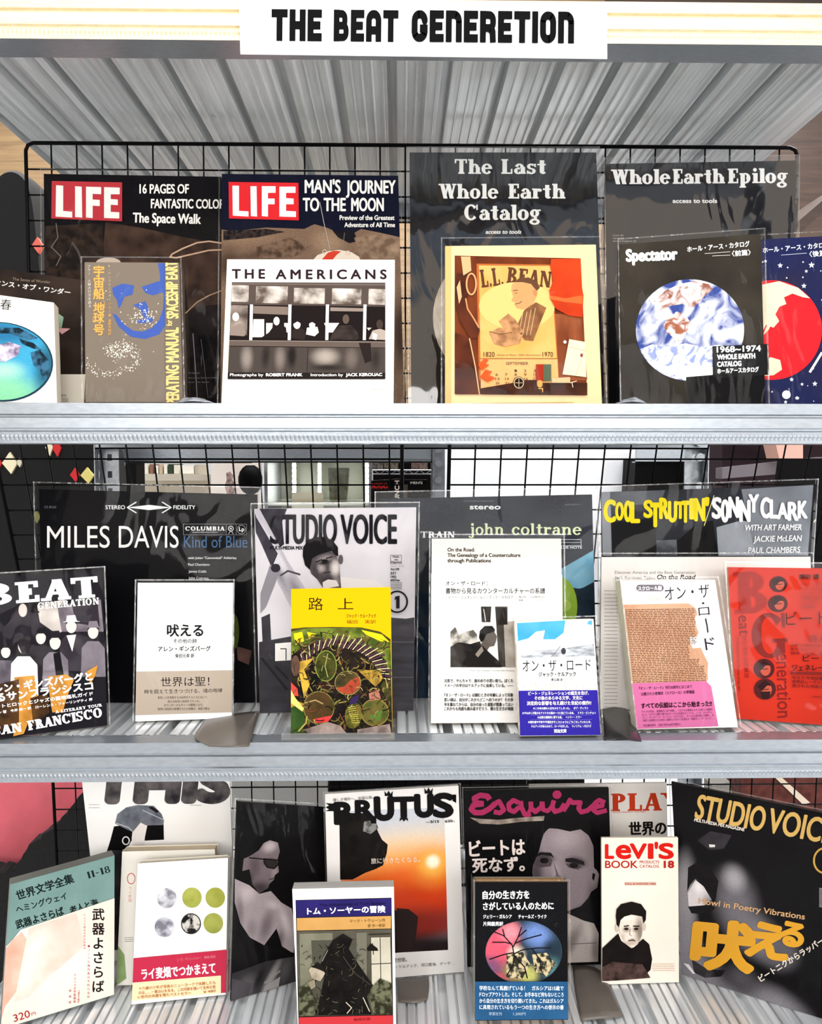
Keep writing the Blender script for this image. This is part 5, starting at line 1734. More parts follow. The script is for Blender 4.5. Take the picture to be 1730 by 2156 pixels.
bd.p('#4a443e|#2a2622|40', (1042, 1277), (1068, 1277), (1066, 1405), (1050, 1400)).p('#bdb5aa|#8f877c|40', (1060, 1310), (1100, 1306), (1100, 1405), (1064, 1405)).p('#1f1b18', (1042, 1280), (1068, 1280), (1068, 1315), (1048, 1316))
bd.p('#0e0b0a', (1008, 1342), (1010, 1328), (1020, 1318), (1036, 1318), (1042, 1326), (1040, 1332), (1024, 1336), (1018, 1350), (1012, 1352))
bd.p('#5a524c', (1018, 1348), (1024, 1335), (1040, 1330), (1046, 1340), (1044, 1350), (1040, 1360), (1030, 1362), (1024, 1372), (1012, 1356))
bd.p('#171311', (968, 1405), (984, 1380), (1004, 1366), (1014, 1358), (1030, 1374), (1050, 1392), (1056, 1405)).p('#8a8074', (1000, 1378), (1014, 1360), (1018, 1370), (1006, 1384))
bd.t('Photo: Allen Ginsberg / Courtesy Allen Ginsberg', 990, 1413, 1082, 1413, 2.6, '#4a443e')
for s_, y_ in (('元気で、やんちゃで、前のめりの若い奴ら。ぼくた', 1437), ('イメージの半分はケルアックに由来している。――', 1447), ('『オン・ザ・ロード』は読むときの年齢によって印象', 1467), ('若い頃は、自分がこれからどこへ向うのか？ その歩', 1477), ('年を重ねてからは、自分の辿った道筋が間違ってはい', 1487), ('これからも何度も読み返すだろう、僕の生き方の地図', 1496)):
    bd.j(s_, 935, y_, 1080, y_, 7.5, '#17130f', .03)
b.done()

b = Book('pocket_book', 'small paperback with blue sky picture and a deep blue paper band', 'book',
         [(1085, 1308), (1249, 1303), (1264, 1548), (1095, 1550)], 2, '#fdfdfc', 0.014, sleeve=(FILM, 0.003), pages='#e0c8a0', cover_side='#e8d8bc')
k = b.pr
k.p('#e9eff3|#c2cdd6|30|0.2|2', (1087, 1310), (1248, 1305), (1252, 1381), (1094, 1386))
k.p('#3b9bd8|#58b2e4|20', (1088, 1312), (1190, 1306), (1186, 1332), (1168, 1346), (1143, 1346), (1147, 1327), (1128, 1330), (1112, 1344), (1090, 1350)).p('#58a8dc', (1238, 1308), (1246, 1306), (1246, 1316), (1236, 1314))
k.p('#8a8f94|#d0d4d8|60|0.12|3', (1096, 1380), (1130, 1370), (1180, 1366), (1250, 1356), (1252, 1381), (1098, 1385)).e('#3a3a3e', 1186, 1371, 5, 7).ln('#6a6a6e', 1, (1160, 1384), (1180, 1360))
k.j('オン・ザ・ロード', 1100, 1415, 1244, 1412, 26, '#15110f').j('ジャック・ケルアック', 1134, 1425, 1212, 1424, 10, '#1a1512', .03).j('青山南 訳', 1160, 1434, 1185, 1434, 6, '#1a1512', .02)
k.s('ON', 1101, 1452, 1137, 1452, 14.5, '#cdbba8', .1, .04, .05, .12).s('THE', 1142, 1452, 1183, 1451.5, 14.5, '#cdbba8', .1, .04, .05, .12).s('ROAD', 1189, 1451.5, 1247, 1451, 14.5, '#cdbba8', .1, .04, .05, .12)
bd = b.band([(1091.5, 1454.5), (1257.5, 1453), (1264, 1547.5), (1095, 1549)], '#2b2090')
for s_, a_, c_, y_, h_ in (('ビート・ジェネレーションの誕生を告げ、', 1112, 1239, 1464, 8), ('その後のあらゆる文学、文化に', 1125, 1226, 1474, 8), ('決定的な影響を与え続けた世紀の傑作!!', 1109, 1244, 1485, 8.4)):
    bd.j(s_, a_, y_, c_, y_ - 1, h_, '#ece4d8', .03)
for s_, a_, c_, y_ in (('★この本は僕の人生をかえてしまった。　ボブ・ディラン', 1122, 1238, 1494), ('★今もぼくが最大なアメリカ小説の一つと信じている本。　トマス・ピンチョン', 1099, 1254, 1504), ('★言葉を情熱的に愛する者。　ヘンリー・ミラー', 1131, 1224, 1513), ('★疎外感や不安や不満足がそこらじゅうにごろごろしていたとき、', 1111, 1244, 1523), ('ケルアックがあらわれて、ロードを示した。　ウィリアム・バロウズ', 1118, 1244, 1532)):
    bd.j(s_, a_, y_, c_, y_ - .6, 5.2, '#f4f2f8', .02)
for y_ in (1496.5, 1506, 1515, 1525):
    bd.ln('#8078c0', .5, (1116, y_), (1246, y_ - .6))
bd.j('河出文庫', 1166, 1543, 1192, 1542.5, 7.5, '#ffffff', .04)
b.done()

b = Book('record', 'dark jazz record with jumpy yellow and white capitals, at the right of the middle shelf', 'record',
         [(1266, 1036), (1712, 1021), (1684, 1500), (1270, 1500)], 2, '#22242b|#34373f|12', 0.004, (0.195, 0.195), sleeve=(FILM_DARK, 0.006))
k = b.pr
k.p('#8f939a', (1266, 1036), (1284, 1036), (1290, 1170), (1268, 1170)).p('#4d5158|#6a6e76|20', (1284, 1036), (1400, 1032), (1390, 1060), (1284, 1066))
k.p('#8a9098|#a8aeb6|12', (1508, 1110), (1560, 1096), (1590, 1100), (1588, 1170), (1512, 1170)).p('#70767e|#8e949c|12', (1560, 1030), (1712, 1021), (1700, 1170), (1590, 1170))
k.p('#08080b', (1424, 1140), (1470, 1100), (1500, 1096), (1512, 1170), (1424, 1170)).p('#6c6f76|#3f4248|40', (1382, 1138), (1424, 1136), (1426, 1170), (1382, 1170)).p('#0c0c10', (1286, 1100), (1380, 1090), (1380, 1170), (1288, 1170))
Y_ = '#f2de18'
for ch, x0_, x1_, yb2, h_ in (('C', 548, 604, 692, 115), ('O', 611, 648, 682, 92), ('O', 658, 694, 690, 108), ('L', 694, 736, 696, 108), ('S', 764, 806, 668, 90), ('T', 802, 846, 718, 125), ('R', 850, 894, 674, 108), ('U', 898, 938, 692, 108), ('T', 942, 978, 674, 88), ('T', 972, 1004, 694, 112), ('I', 1014, 1036, 676, 106), ('N', 1042, 1090, 686, 118), ("'", 1098, 1112, 676, 108)):
    k.t(ch, 1060 + x0_ / 2.582, 830 + yb2 / 2.582, 1060 + x1_ / 2.582, 830 + yb2 / 2.582, h_ / 2.582, Y_, .055)
k.ln('#e8e2a0', 1.6, (1503, 1043), (1482, 1107))
for ch, x0_, x1_, yb2, h_ in (('S', 1136, 1180, 672, 108), ('O', 1186, 1220, 692, 116), ('N', 1226, 1274, 668, 108), ('N', 1286, 1336, 690, 112), ('Y', 1334, 1384, 640, 94), ('C', 1400, 1444, 670, 106), ('L', 1450, 1486, 672, 98), ('A', 1490, 1542, 676, 84), ('R', 1548, 1598, 684, 96), ('K', 1602, 1648, 672, 90)):
    k.t(ch, 1060 + x0_ / 2.582, 830 + yb2 / 2.582, 1060 + x1_ / 2.582, 830 + yb2 / 2.582, h_ / 2.582, '#f2f4f6', .055)
k.t('WITH ART FARMER', 1567, 1117, 1687, 1116, 12, '#f0f2f4', .03, .15).t('JACKIE McLEAN', 1586, 1141, 1686, 1139, 12, '#f0f2f4', .03, .15).t('PAUL CHAMBERS', 1574, 1165, 1683, 1163, 12, '#f0f2f4', .03, .15)
b.done()

b = Book('booklet', 'wide white booklet with typewriter lettering, behind the scroll book and the red book', 'booklet',
         [(1266, 1173), (1706, 1172), (1712, 1505), (1263, 1505)], 2, '#f0ece8', 0.006, yb=(0.125, 0.135), sleeve=(FILM, 0.004))
k = b.pr
k.t('Discover America and the Beat Generation:', 1294, 1208, 1464, 1208, 6, '#6a6460').t('Jack Kerouac Types', 1294, 1219, 1379, 1219, 6, '#6a6460').t('On the Road', 1382, 1219, 1462, 1219, 9, '#15110f', .03, .25)
k.dashes('#a8a29c', 1272, 1240, 1300, 1500, 34, 1.6, 5)
b.done()

b = Book('scroll_book', 'thick white paperback with a torn brown typescript picture and a pink paper band', 'book',
         [(1306, 1223), (1505, 1221), (1553, 1531), (1341, 1536)], 2, '#faf8f5', 0.022, sleeve=(FILM, 0.003), pages='#d8c8a8', cover_side='#f0ead8')
k = b.pr
k.polys('#6c646c', [rr(1339, 1231, 1397, 1245, 6.5)]).j('スクロール版', 1343, 1243.5, 1393, 1242.5, 9, '#ffffff', .03)
k.t('ON', 1323, 1269, 1340, 1268, 10, '#dcb8a8').t('THE', 1345, 1268, 1363, 1267, 10, '#ecd8cc').t('ROAD', 1366, 1267, 1395, 1266, 10, '#dcb8a8')
k.j('オン・ザ', 1400, 1265, 1494, 1258, 30, '#2a2230').e('#2a2230', 1480, 1270, 2.4, 2.4)
k.j('ロ', 1471, 1298, 1494, 1296, 22, '#2a2230').ln('#2a2230', 3, (1485, 1302), (1488, 1316), (1490, 1332)).j('ド', 1486, 1370, 1506, 1367, 28, '#2a2230', .01)
X_ = [(250, 505), (740, 495), (790, 530), (805, 575), (785, 605), (800, 680), (815, 710), (800, 745), (745, 740), (750, 790), (770, 830), (830, 825), (855, 880), (885, 940), (880, 1010), (885, 1055), (870, 1085), (318, 1100), (262, 560)]
X_ = [(1240 + a_ / 3.531, 1130 + c_ / 3.531) for a_, c_ in X_]
k.p('#b8896a|#c9a080|20', *X_)
rows = []
rnd = random.Random(21)
for i in range(42):
    v_ = i / 41
    yl, yr = 1284 + v_ * 152, 1282 + v_ * 150
    xl = 1316 + v_ * 16
    xr = [1462, 1464, 1462, 1466, 1466, 1450, 1452, 1472, 1482, 1486, 1486][int(v_ * 10)]
    x_ = xl
    while x_ < xr - 2:
        l_ = min(rnd.uniform(2.5, 11), xr - x_)
        y_ = yl + (yr - yl) * (x_ - xl) / 150
        rows.append([(x_, y_ - .85), (x_ + l_, y_ - .95), (x_ + l_, y_ + .85), (x_, y_ + .85)])
        x_ += l_ + rnd.uniform(1.2, 2.2)
k.polys('#6a4634', rows)
k.v('ジャック・ケルアック', 1508, 1355, 1522, 1424, 7, '#b0a6a0').v('青山南 訳', 1505, 1386, 1511, 1424, 6, '#b0a6a0').v('『オン・ザ・ロード』誕生50周年記念出版', 1504, 1440, 1520, 1524, 5, '#e4c8b0')
bd = b.band([(1330, 1439), (1486, 1434), (1497, 1445), (1512, 1529), (1341, 1535)], '#c26592')
bd.j('『オン・ザ・ロード』刊行50周年にはじめて', 1345, 1453, 1457, 1449, 7, '#3a1028', .02).j('公開された巻物状〈スクロール〉の草稿版', 1349, 1465, 1462, 1460, 7, '#3a1028', .02)
bd.j('すべての伝説はここから始まった!!', 1350, 1492, 1498, 1487, 11.5, '#2a0818', .04)
for i, s_ in enumerate(('アメリカ大陸を、縦横無尽に車で移動し、さまざまな職業の人々と出会った経験を', 'もとに、わずか３週間で書きあげたとされる伝説のオリジナル。ニール・キャサディ、', 'アレン・ギンズバーグ、ウィリアム・バロウズなど、すべての人物が実名で登場し、流', '布版では削除された危ない箇所もその全てを読める「実録オン・ザ・ロード」。')):
    bd.j(s_, 1350 + i, 1501 + i * 6.2, 1500 + i * 1.2, 1496 + i * 6.2, 5.2, '#5a1a40')
bd.j('河出書房新社　定価 本体2,600円(税別)', 1354, 1530, 1432, 1527, 5, '#5a1a40')
b.done()

b = Book('red_book', 'bright red book with large dark red letters and round portraits', 'book',
         [(1532, 1194), (1776, 1197), (1795, 1531), (1551, 1513)], 2, '#c62f1c|#bd2818|8', 0.016, sleeve=(FILM_DARK, 0.005), cover_side='#e8b89a')
k = b.pr
DR = '#7c1a18'
k.s('B', 1546, 1293, 1616, 1290, 88, '#9a2018', .3, .1, .1, 0)
k.s('G', 1584, 1386, 1660, 1382, 92, '#7c2420', .26, .09, .1, 0)
k.t('eat', 1554, 1296, 1556, 1338, 24, DR, .02).t('eneration', 1634, 1376, 1637, 1511, 30, DR, .015)
k.t("An approach to the America of the 60's", 1551, 1340, 1553, 1455, 5, DR, .03)
k.v('現代詩手帖特集版', 1566, 1338, 1572, 1428, 11, DR)
for cx_, cy_, rx_, ry_ in ((1638, 1230, 19, 17), (1637, 1271, 21, 18), (1608, 1408, 22, 21), (1610, 1451, 23, 22)):
    k.e('#4a1618', cx_, cy_, rx_, ry_).e('#b8503e', cx_ + 3, cy_ + 1, rx_ * .5, ry_ * .66).p('#2a0e10', (cx_ - rx_ * .7, cy_ - ry_ * .3), (cx_, cy_ - ry_ * .9), (cx_ + rx_ * .7, cy_ - ry_ * .3), (cx_ + rx_ * .2, cy_ - ry_ * .35), (cx_ - rx_ * .3, cy_ + ry_ * .2)).ln('#2a0e10', 1.6, (cx_ - 3, cy_ + 1), (cx_ + 8, cy_))
k.p('#2a0e10', (1600, 1456), (1622, 1456), (1618, 1472), (1604, 1472))
k.j('諏訪 優', 1682, 1219, 1724, 1219, 10, '#4a1414', .03)
for i, s_ in enumerate(('アレン・ギンズバーグ', 'アメリカの没落', 'ジャック・ケルアック', '〈孤独な旅人〉', 'ウィリアム・バロウズ', '幻覚都市')):
    k.j(s_, 1685, 1234 + i * 9.4, 1685 + len(s_) * 7.4, 1234 + i * 9.4, 7.5, '#7a1c18')
k.j('ビート', 1654, 1318, 1740, 1316, 30, '#4a1414').j('詩人', 1702, 1352, 1740, 1352, 15, '#6a1a18')
for i, s_ in enumerate(('主張する新世代作家たち', '新たなるアメリカン・', '精神・文化に破壊的')):
    k.j(s_, 1664, 1361 + i * 8.6, 1752, 1364 + i * 8.6, 6.5, '#5a1616')
k.j('ビート', 1690, 1393, 1742, 1393, 14, '#3a1012', .02).j('ジェネレーション', 1666, 1413, 1776, 1413, 14, '#3a1012', .02)
k.p('#7a1c18', (1664, 1414), (1776, 1416), (1777, 1422), (1664, 1420))
for i, s_ in enumerate(('与えた今世紀最後の', '世界的ムーヴメントと', '残された作品と資料')):
    k.j(s_, 1667, 1430 + i * 8.6, 1752, 1433 + i * 8.6, 7, '#5a1616', .02)
k.j('1944-1964', 1708, 1470, 1752, 1470, 6, '#6a1a18')
b.done()

# ================================================================== lowest shelf
b = Book('magazine', 'white magazine with cropped giant grey letters and a head in a knit cap', 'magazine',
         [(168, 1604), (482, 1604), (497, 2042), (214, 2052)], 3, '#f7f6f4', 0.006, yb=(0.25, 0.25))
k = b.pr
k.t('THIS', 196, 1686, 474, 1684, 68, '#2a262c|#6a6464|40', .14, .12)
k.dashes('#a8a6a4', 187, 1691, 210, 1704, 2, 1.4, 3).dashes('#8a8886', 400, 1694, 424, 1697, 1, 1.2, 4)
k.p('#09080a', (225, 1792), (232, 1770), (240, 1740), (280, 1735), (278, 1768), (268, 1785), (252, 1792)).p('#0b0a0d', (308, 1738), (344, 1734), (345, 1768), (304, 1770))
k.p('#e9e3df', (280, 1740), (298, 1730), (310, 1738), (305, 1762), (303, 1780), (280, 1780), (277, 1766))
k.p('#7c808a|#565a64|50', (242, 1734), (247, 1714), (266, 1700), (290, 1695), (324, 1697), (340, 1714), (345, 1728), (343, 1737), (308, 1738), (296, 1732), (279, 1752), (246, 1736))
k.ln('#c8ccd4', 1.4, (244, 1733), (270, 1742), (279, 1750)).ln('#c8ccd4', 1.2, (300, 1706), (344, 1726)).ring('#e8e8ea', 265, 1770, 7, 8, 2.4).p('#1a181c', (320, 1698), (335, 1708), (330, 1712), (312, 1700))
k.p('#1a181c|#3a363c|30', (225, 1790), (330, 1790), (340, 2000), (225, 2000))
b.done()

b = Book('boxed_volume', 'teal boxed volume with a cream and pink band, on the lowest shelf', 'book',
         [(22, 1862), (241, 1801), (240, 2095), (1, 2168)], 3, '#7f9f9a|#74958f|20', 0.030, kind='case', cover_side='#8a8a82')
k = b.pr
k.j('世界文学全集', 38, 1896, 157, 1858, 20, '#15211f', .03).s('II-18', 186, 1850, 233, 1836, 14, '#15211f', .24, .06, .06, .1).j('ヘミングウェイ', 36, 1923, 142, 1893, 15, '#15211f', .02).j('武器よさらば', 36, 1956, 136, 1926, 18, '#15211f', .03).j('老人と海', 150, 1925, 208, 1907, 16, '#15211f', .03)
bd = b.band([(13, 1993), (28, 1977), (43, 1958), (241, 1891), (240, 2094), (1.5, 2167)], '#f4e2d4|#f8ece2|12')
bd.p('#efa890|#f4c8b4|20', (13, 1993), (28, 1977), (46, 1962), (70, 2000), (40, 2080), (10, 2120), (2, 2150))
bd.p('#f6ccbc|#fbe8dc|20', (60, 1955), (160, 1922), (180, 1990), (100, 2060), (60, 2100), (30, 2110))
bd.v('武器よさらば', 207, 1910, 207, 2092, 27, '#191413', .02)
bd.v('●ノーベル賞作家の不朽の名作', 187, 1988, 186, 2103, 6, '#b02a2a').v('アメリカ現代文学の代表作', 178, 1924, 178, 2000, 5, '#c85a50').v('大橋吉之輔訳', 166, 2084, 165, 2112, 4.5, '#b02a2a').v('アメリカ文学愛蔵版', 158, 2050, 157, 2112, 6, '#b02a2a').v('新装版', 148, 2080, 147, 2116, 6, '#b02a2a')
bd.t('320', 30, 2152, 64, 2141, 15, '#a82020', 0, .1).j('円', 67, 2139, 76, 2136, 7, '#a82020')
b.done()

b = Book('novel', 'white paperback with green at its lower edge, tucked behind the book with six discs', 'book',
         [(257, 1793), (452, 1788), (470, 2066), (245, 2075)], 3, '#f4f1e8', 0.028, pages='#e6d4b4', cover_side='#efe8d8')
k = b.pr
k.p('#7fa060|#a8bc88|24', (246, 1988), (262, 2010), (266, 2060), (245, 2075)).ring('#d87a7a', 276, 1850, 8, 11, 2).v('ライ麦畑', 274, 1866, 273, 1900, 8, '#e0a8a0').dashes('#9aa09a', 262, 1972, 280, 1984, 3, 1.4, 8)
b.done()

b = Book('novel', 'white paperback with six grey and green discs over a red paper band', 'book',
         [(290, 1818), (480, 1806), (475, 2094), (277, 2115)], 3, '#fbfaf6', 0.016, spine='R', sleeve=(FILM, 0.003), cover_side='#f0ead8')
k = b.pr
for cx_, cy_, c_ in ((351, 1891, '#e4e4ea|#85838e|60|0.1'), (404, 1890, '#b2b65a|#9aa040|40'), (453, 1890, '#b2b65a|#9aa040|40'), (346, 1952, '#dcdce4|#7d7b88|60|0.1'), (402, 1945, '#0f0e10|#d4d0c8|90|0.06'), (449, 1944, '#a8ad52|#8f9640|40')):
    k.e(c_, cx_, cy_, 20.5, 21.5)
k.ring('#1a181a', 402, 1945, 20, 21, 2)
bd = b.band([(281, 2018), (477.5, 2000), (475.5, 2090), (277.5, 2107)], '#c02a48')
bd.p('#f4e0b4', (279, 2069), (465, 2054), (465, 2091), (277.5, 2107))
bd.j('ライ麦畑でつかまえて', 299, 2063, 454, 2049, 23, '#ffffff', .03).j('J・D・サリンジャー　野崎 孝訳', 373, 2024, 454, 2017, 6, '#e8909c')
for i, s_ in enumerate(('十六歳の少年が深夜のニューヨークで体験したも', 'のは……一度は心を去る、この内容を描いて全米の若')):
    bd.j(s_, 292, 2085 + i * 9, 454, 2072 + i * 9, 7, '#b8702e', .02)
bd.j('い世代の共感を得たベストセラー', 290, 2103, 402, 2094, 7, '#b8702e', .02).j('￥480', 428, 2092, 454, 2089, 7, '#b8702e', .02)
b.done()

b = Book('photo_magazine', 'dark photo magazine with a seated man in glasses and a white shirt, in profile', 'magazine',
         [(499, 1687), (724, 1703), (722, 2036), (486, 2108)], 3, '#0a090b', 0.006, sleeve=FILM)
k = b.pr
k.p(b.ph('#74676b', (568, 1782, 24, 18, 0, '#b3a6a9', .1), (548, 1870, 40, 22, 20, '#40373a', .1), (536, 1822, 20, 40, 0, '#5a4e52', .1), (578, 1838, 12, 18, 0, '#94878b', .0), (566, 1815, 18, 10, 0, '#2a2326', .2), (522, 1850, 18, 20, 0, '#3a3235', .1)), (510, 1834), (513, 1808), (525, 1803), (545, 1790), (555, 1775), (568, 1769), (585, 1774), (589, 1792), (584, 1810), (587, 1836), (578, 1843), (577, 1852), (567, 1861), (564, 1870), (545, 1881), (531, 1862), (525, 1830))
0 and k.p('#a5999b', (556, 1776), (568, 1770), (584, 1775), (588, 1792), (566, 1800)).e('#8d8184', 521, 1818, 8, 16).p('#141113', (512, 1800), (526, 1800), (534, 1812), (530, 1840), (540, 1800), (552, 1778), (530, 1782))
k.p('#2c2427', (556, 1809), (584, 1811), (583, 1822), (576, 1828), (562, 1825), (557, 1817)).ln('#0a0809', 2.2, (555, 1808), (586, 1811), (584, 1822), (577, 1829), (562, 1826), (556, 1816), (555, 1808)).ln('#0a0809', 2.4, (524, 1806), (556, 1809)).ln('#2a2224', 1.6, (566, 1852), (578, 1849))
k.p(b.ph('#a3979a', (520, 1880, 30, 30, 20, '#c2b7b9', .0), (560, 1950, 22, 50, 20, '#75696d', .1), (530, 1955, 18, 30, 0, '#8a7f82', .0), (600, 1940, 14, 50, -14, '#c8bdbf', .0), (585, 1985, 16, 34, 20, '#5d5357', .1), (504, 1920, 14, 50, 0, '#7d7276', .1), (575, 1905, 26, 14, 30, '#beb3b5', .0)), (494, 1850), (525, 1864), (546, 1882), (570, 1876), (592, 1900), (614, 1913), (622, 1960), (618, 2006), (596, 2000), (582, 1955), (556, 1990), (526, 1974), (506, 1944), (494, 1900))
k.p('#0b0a0b', (500, 1974), (552, 1992), (590, 1990), (618, 2008), (616, 2016), (560, 2030), (500, 2020))
k.p(b.ph('#2e2c2f', (520, 2080, 30, 40, 20, '#5a5759', .1), (570, 2060, 14, 60, 35, '#8a8684', .1), (545, 2060, 12, 40, 30, '#1a181a', .1), (600, 2040, 20, 40, 20, '#4a484b', .1)), (488, 2050), (560, 2024), (620, 2014), (640, 2110), (486, 2110)).p('#8f8b8a', (534, 2118), (560, 2075), (590, 2056), (586, 2080)).ln('#8a8684', 3, (556, 2070), (590, 2044))
k.p('#4a464a|#2a282a|18', (488, 2060), (530, 2070), (520, 2108), (486, 2110))
b.done()

b = Book('magazine', 'white-framed magazine with an orange sunset photo and heavy black title', 'magazine',
         [(684, 1672), (965, 1654), (977, 2046), (694, 2070)], 3, '#f0ede9', 0.008, sleeve=(FILM, 0.003))
k = b.pr
QA = [(713, 1708), (935, 1700), (943, 2000), (722, 2012)]


def bl(u, v):
    a = (QA[0][0] + (QA[1][0] - QA[0][0]) * u, QA[0][1] + (QA[1][1] - QA[0][1]) * u)
    c = (QA[3][0] + (QA[2][0] - QA[3][0]) * u, QA[3][1] + (QA[2][1] - QA[3][1]) * u)
    return (a[0] + (c[0] - a[0]) * v, a[1] + (c[1] - a[1]) * v)


def hx(c):
    return '#%02x%02x%02x' % tuple(int(max(0, min(255, x))) for x in c)


k.p(b.ph('#c9ced6', (840, 1790, 300, 70, -4, '#ecd4b4', .1), (850, 1830, 300, 74, -3, '#f6ab58', .2), (850, 1872, 300, 74, -3, '#f0661e', .3), (840, 1915, 300, 70, -3, '#d63c0c', .3), (830, 1960, 300, 60, -3, '#8a1c0a', .3), (830, 2012, 300, 52, -3, '#160504', .4),
          (911, 1826, 70, 58, 0, '#fa9a34', .0), (911, 1818, 44, 38, 0, '#fdc458', .05), (911, 1814, 20, 19, 0, '#fffbe0', .3), grain=.1), *QA)
k.p('#0c0a0a|#1a1614|60', (714, 1712), (780, 1712), (790, 1735), (796, 1752), (804, 1768), (816, 1778), (814, 1796), (806, 1822), (790, 1830), (768, 1838), (742, 1852), (716, 1852))
k.polys('#2a2826|#8a8a88|120|0.08', [[(766, 1730), (790, 1726), (796, 1744), (780, 1756), (764, 1750)]])
k.p('#1c0b09', (835, 1912), (860, 1914), (880, 1930), (876, 1970), (866, 2004), (834, 2006)).p('#120605', (722, 1880), (800, 1880), (836, 1920), (836, 2006), (722, 2012))
KB = '#060506'
for ch, x0_, x1_, yb2, h_ in (('B', 748, 868, 452, 155), ('R', 893, 1020, 412, 130), ('U', 1030, 1158, 424, 165), ('T', 1160, 1302, 406, 145), ('U', 1312, 1436, 402, 160), ('S', 1440, 1574, 402, 165)):
    k.t(ch, 480 + x0_ / 3.327 + 2, 1600 + yb2 / 3.327 - 2, 480 + x1_ / 3.327 - 2, 1600 + yb2 / 3.327 - 3, h_ / 3.327 - 4, KB, .095)
for px, py, dx_, dy_ in ((698, 1700, -8, 0), (818, 1676, 0, -7), (902, 1671, 0, -8), (944, 1682, 10, -2), (850, 1722, 0, 5), (778, 1726, 2, 7)):
    if dx_:
        k.polys(KB, [[(px, py - 8), (px + dx_ * 1.6, py - 9), (px + dx_ * .7, py - 4), (px + dx_ * 1.6, py), (px + dx_ * .7, py + 4), (px + dx_ * 1.6, py + 8), (px + 14, py + 8), (px + 14, py - 8)]])
    else:
        k.polys(KB, [[(px - 8, py), (px - 9, py + dy_ * 1.5), (px - 4, py + dy_ * .6), (px, py + dy_ * 1.6), (px + 4, py + dy_ * .6), (px + 9, py + dy_ * 1.5), (px + 8, py)]])
k.j('優しき場所へ、幸福な旅。', 701, 1688, 786, 1682, 6.5, '#2a2624').t('3/15', 906, 1733, 924, 1732, 5, KB, .05).t('630', 937, 1732, 952, 1731, 5, KB, .05).j('円', 952, 1732, 957, 1731.6, 4, KB).dashes(KB, 896, 1731, 905, 1732, 1, 1, 2)
k.j('旅に行きたくなる。', 781, 1819, 884, 1815, 12, '#f2e6d8').j('思想郷。', 828, 2027, 857, 2025, 9, '#2a2624').j('ジャック・ケルアック、河口慧海、ゲーテ…', 800, 2042, 956, 2031, 7, '#4a4440')
b.done()

b = Book('boxed_book', 'white slipcased book with a purple title strip over a dark painting', 'book',
         [(615, 1872), (829, 1867), (834, 2182), (628, 2188)], 3, '#f8f4ee', 0.026, kind='case', cover_side='#f4efe6')
k = b.pr
k.p('#17120f', (622, 1895), (824, 1890), (828, 2184), (629, 2188))
k.p('#2b2468|#221c56|20', (623, 1896), (823, 1891.5), (823, 1927), (624.5, 1931.5)).p('#bd8e4e|#c99a5a|20', (624.5, 1933), (823, 1928.5), (823, 1955), (625, 1959.5))
k.p('#5a564a|#454236|30', (625, 1961), (823, 1956.5), (826, 2136), (629, 2140)).p('#c8383e', (629, 2142), (826, 2137.5), (828, 2184), (630, 2188))
k.t('The Adventures of Tom Sawyer', 672, 1908, 812, 1904, 5, '#17123a', .02).j('トム・ソーヤーの冒険', 647, 1926, 811, 1921, 14.5, '#ffffff', .04).j('マーク・トウェーン作', 736, 1943, 811, 1941, 7, '#5a3a14').j('原 作一郎訳', 774, 1953, 811, 1952, 7, '#5a3a14').j('偕成社版', 744, 2150, 780, 2148, 6, '#7a1c22')
k.p('#7c7a68|#64624f|30', (630, 1966), (700, 1964), (700, 2060), (632, 2080)).p('#4b4a3f', (655, 1980), (755, 1978), (755, 2080), (660, 2084)).p('#6d6a5c', (750, 1964), (772, 1963), (772, 2080), (752, 2080))
k.p('#c9c3b0|#b3ad9a|20', (781, 1974), (821, 1973), (824, 2090), (783, 2092)).ln('#2f2b24', 1.6, (800, 1974), (802, 2090)).ln('#2f2b24', 1.6, (781, 2030), (823, 2028)).ln('#2a261f', 2, (776, 1968), (822, 1966)).p('#17140f', (772, 1998), (780, 1986), (794, 1996), (796, 2002), (774, 2002)).ln('#17140f', 1.6, (784, 1986), (786, 2010))
k.p('#0d0b0a|#1a1715|40', (700, 1980), (722, 1966), (742, 1978), (734, 1998), (754, 2030), (786, 2076), (772, 2098), (782, 2136), (664, 2138), (676, 2090), (684, 2050), (674, 2034), (684, 2006))
k.strokes(['#191613', '#3a362c', '#0f0d0c', '#57523f'], [(628, 1990), (774, 1986), (778, 2134), (632, 2138)], 130, 6, 20, 1.5, 12)
k.ln('#3a3630', 2, (722, 2014), (748, 2050), (780, 2074)).ln('#8a8478', 1.6, (678, 2024), (690, 2000))
k.p('#b9ad98|#8a7e68|60', (650, 2042), (660, 2030), (676, 2032), (684, 2050), (674, 2066), (656, 2060)).p('#1a1613', (654, 2036), (668, 2026), (682, 2036), (682, 2046), (668, 2040)).p('#8a7f6c', (646, 2070), (662, 2062), (664, 2078), (650, 2086))
k.polys('#2a2a1c|#6a6a52|120|0.08', [[(628, 2080), (650, 2070), (660, 2100), (664, 2138), (630, 2140)], [(780, 2080), (800, 2060), (824, 2070), (826, 2136), (786, 2136), (776, 2100)]])
k.ln('#c2b8a0', 2, (728, 2110), (740, 2122), (730, 2134)).ln('#c2b8a0', 2, (764, 2100), (778, 2130))
b.done()

b = Book('magazine', 'black magazine with a dark pink script title and a young man looking out', 'magazine',
         [(977, 1664), (1281, 1658), (1292, 2030), (984, 2036)], 3, '#09080a', 0.006, sleeve=(FILM, 0.004))
k = b.pr
PK = '#a42a58'


def Z(*pts):
    return [(950 + a_ / 3.531, 1600 + c_ / 3.531) for a_, c_ in pts]


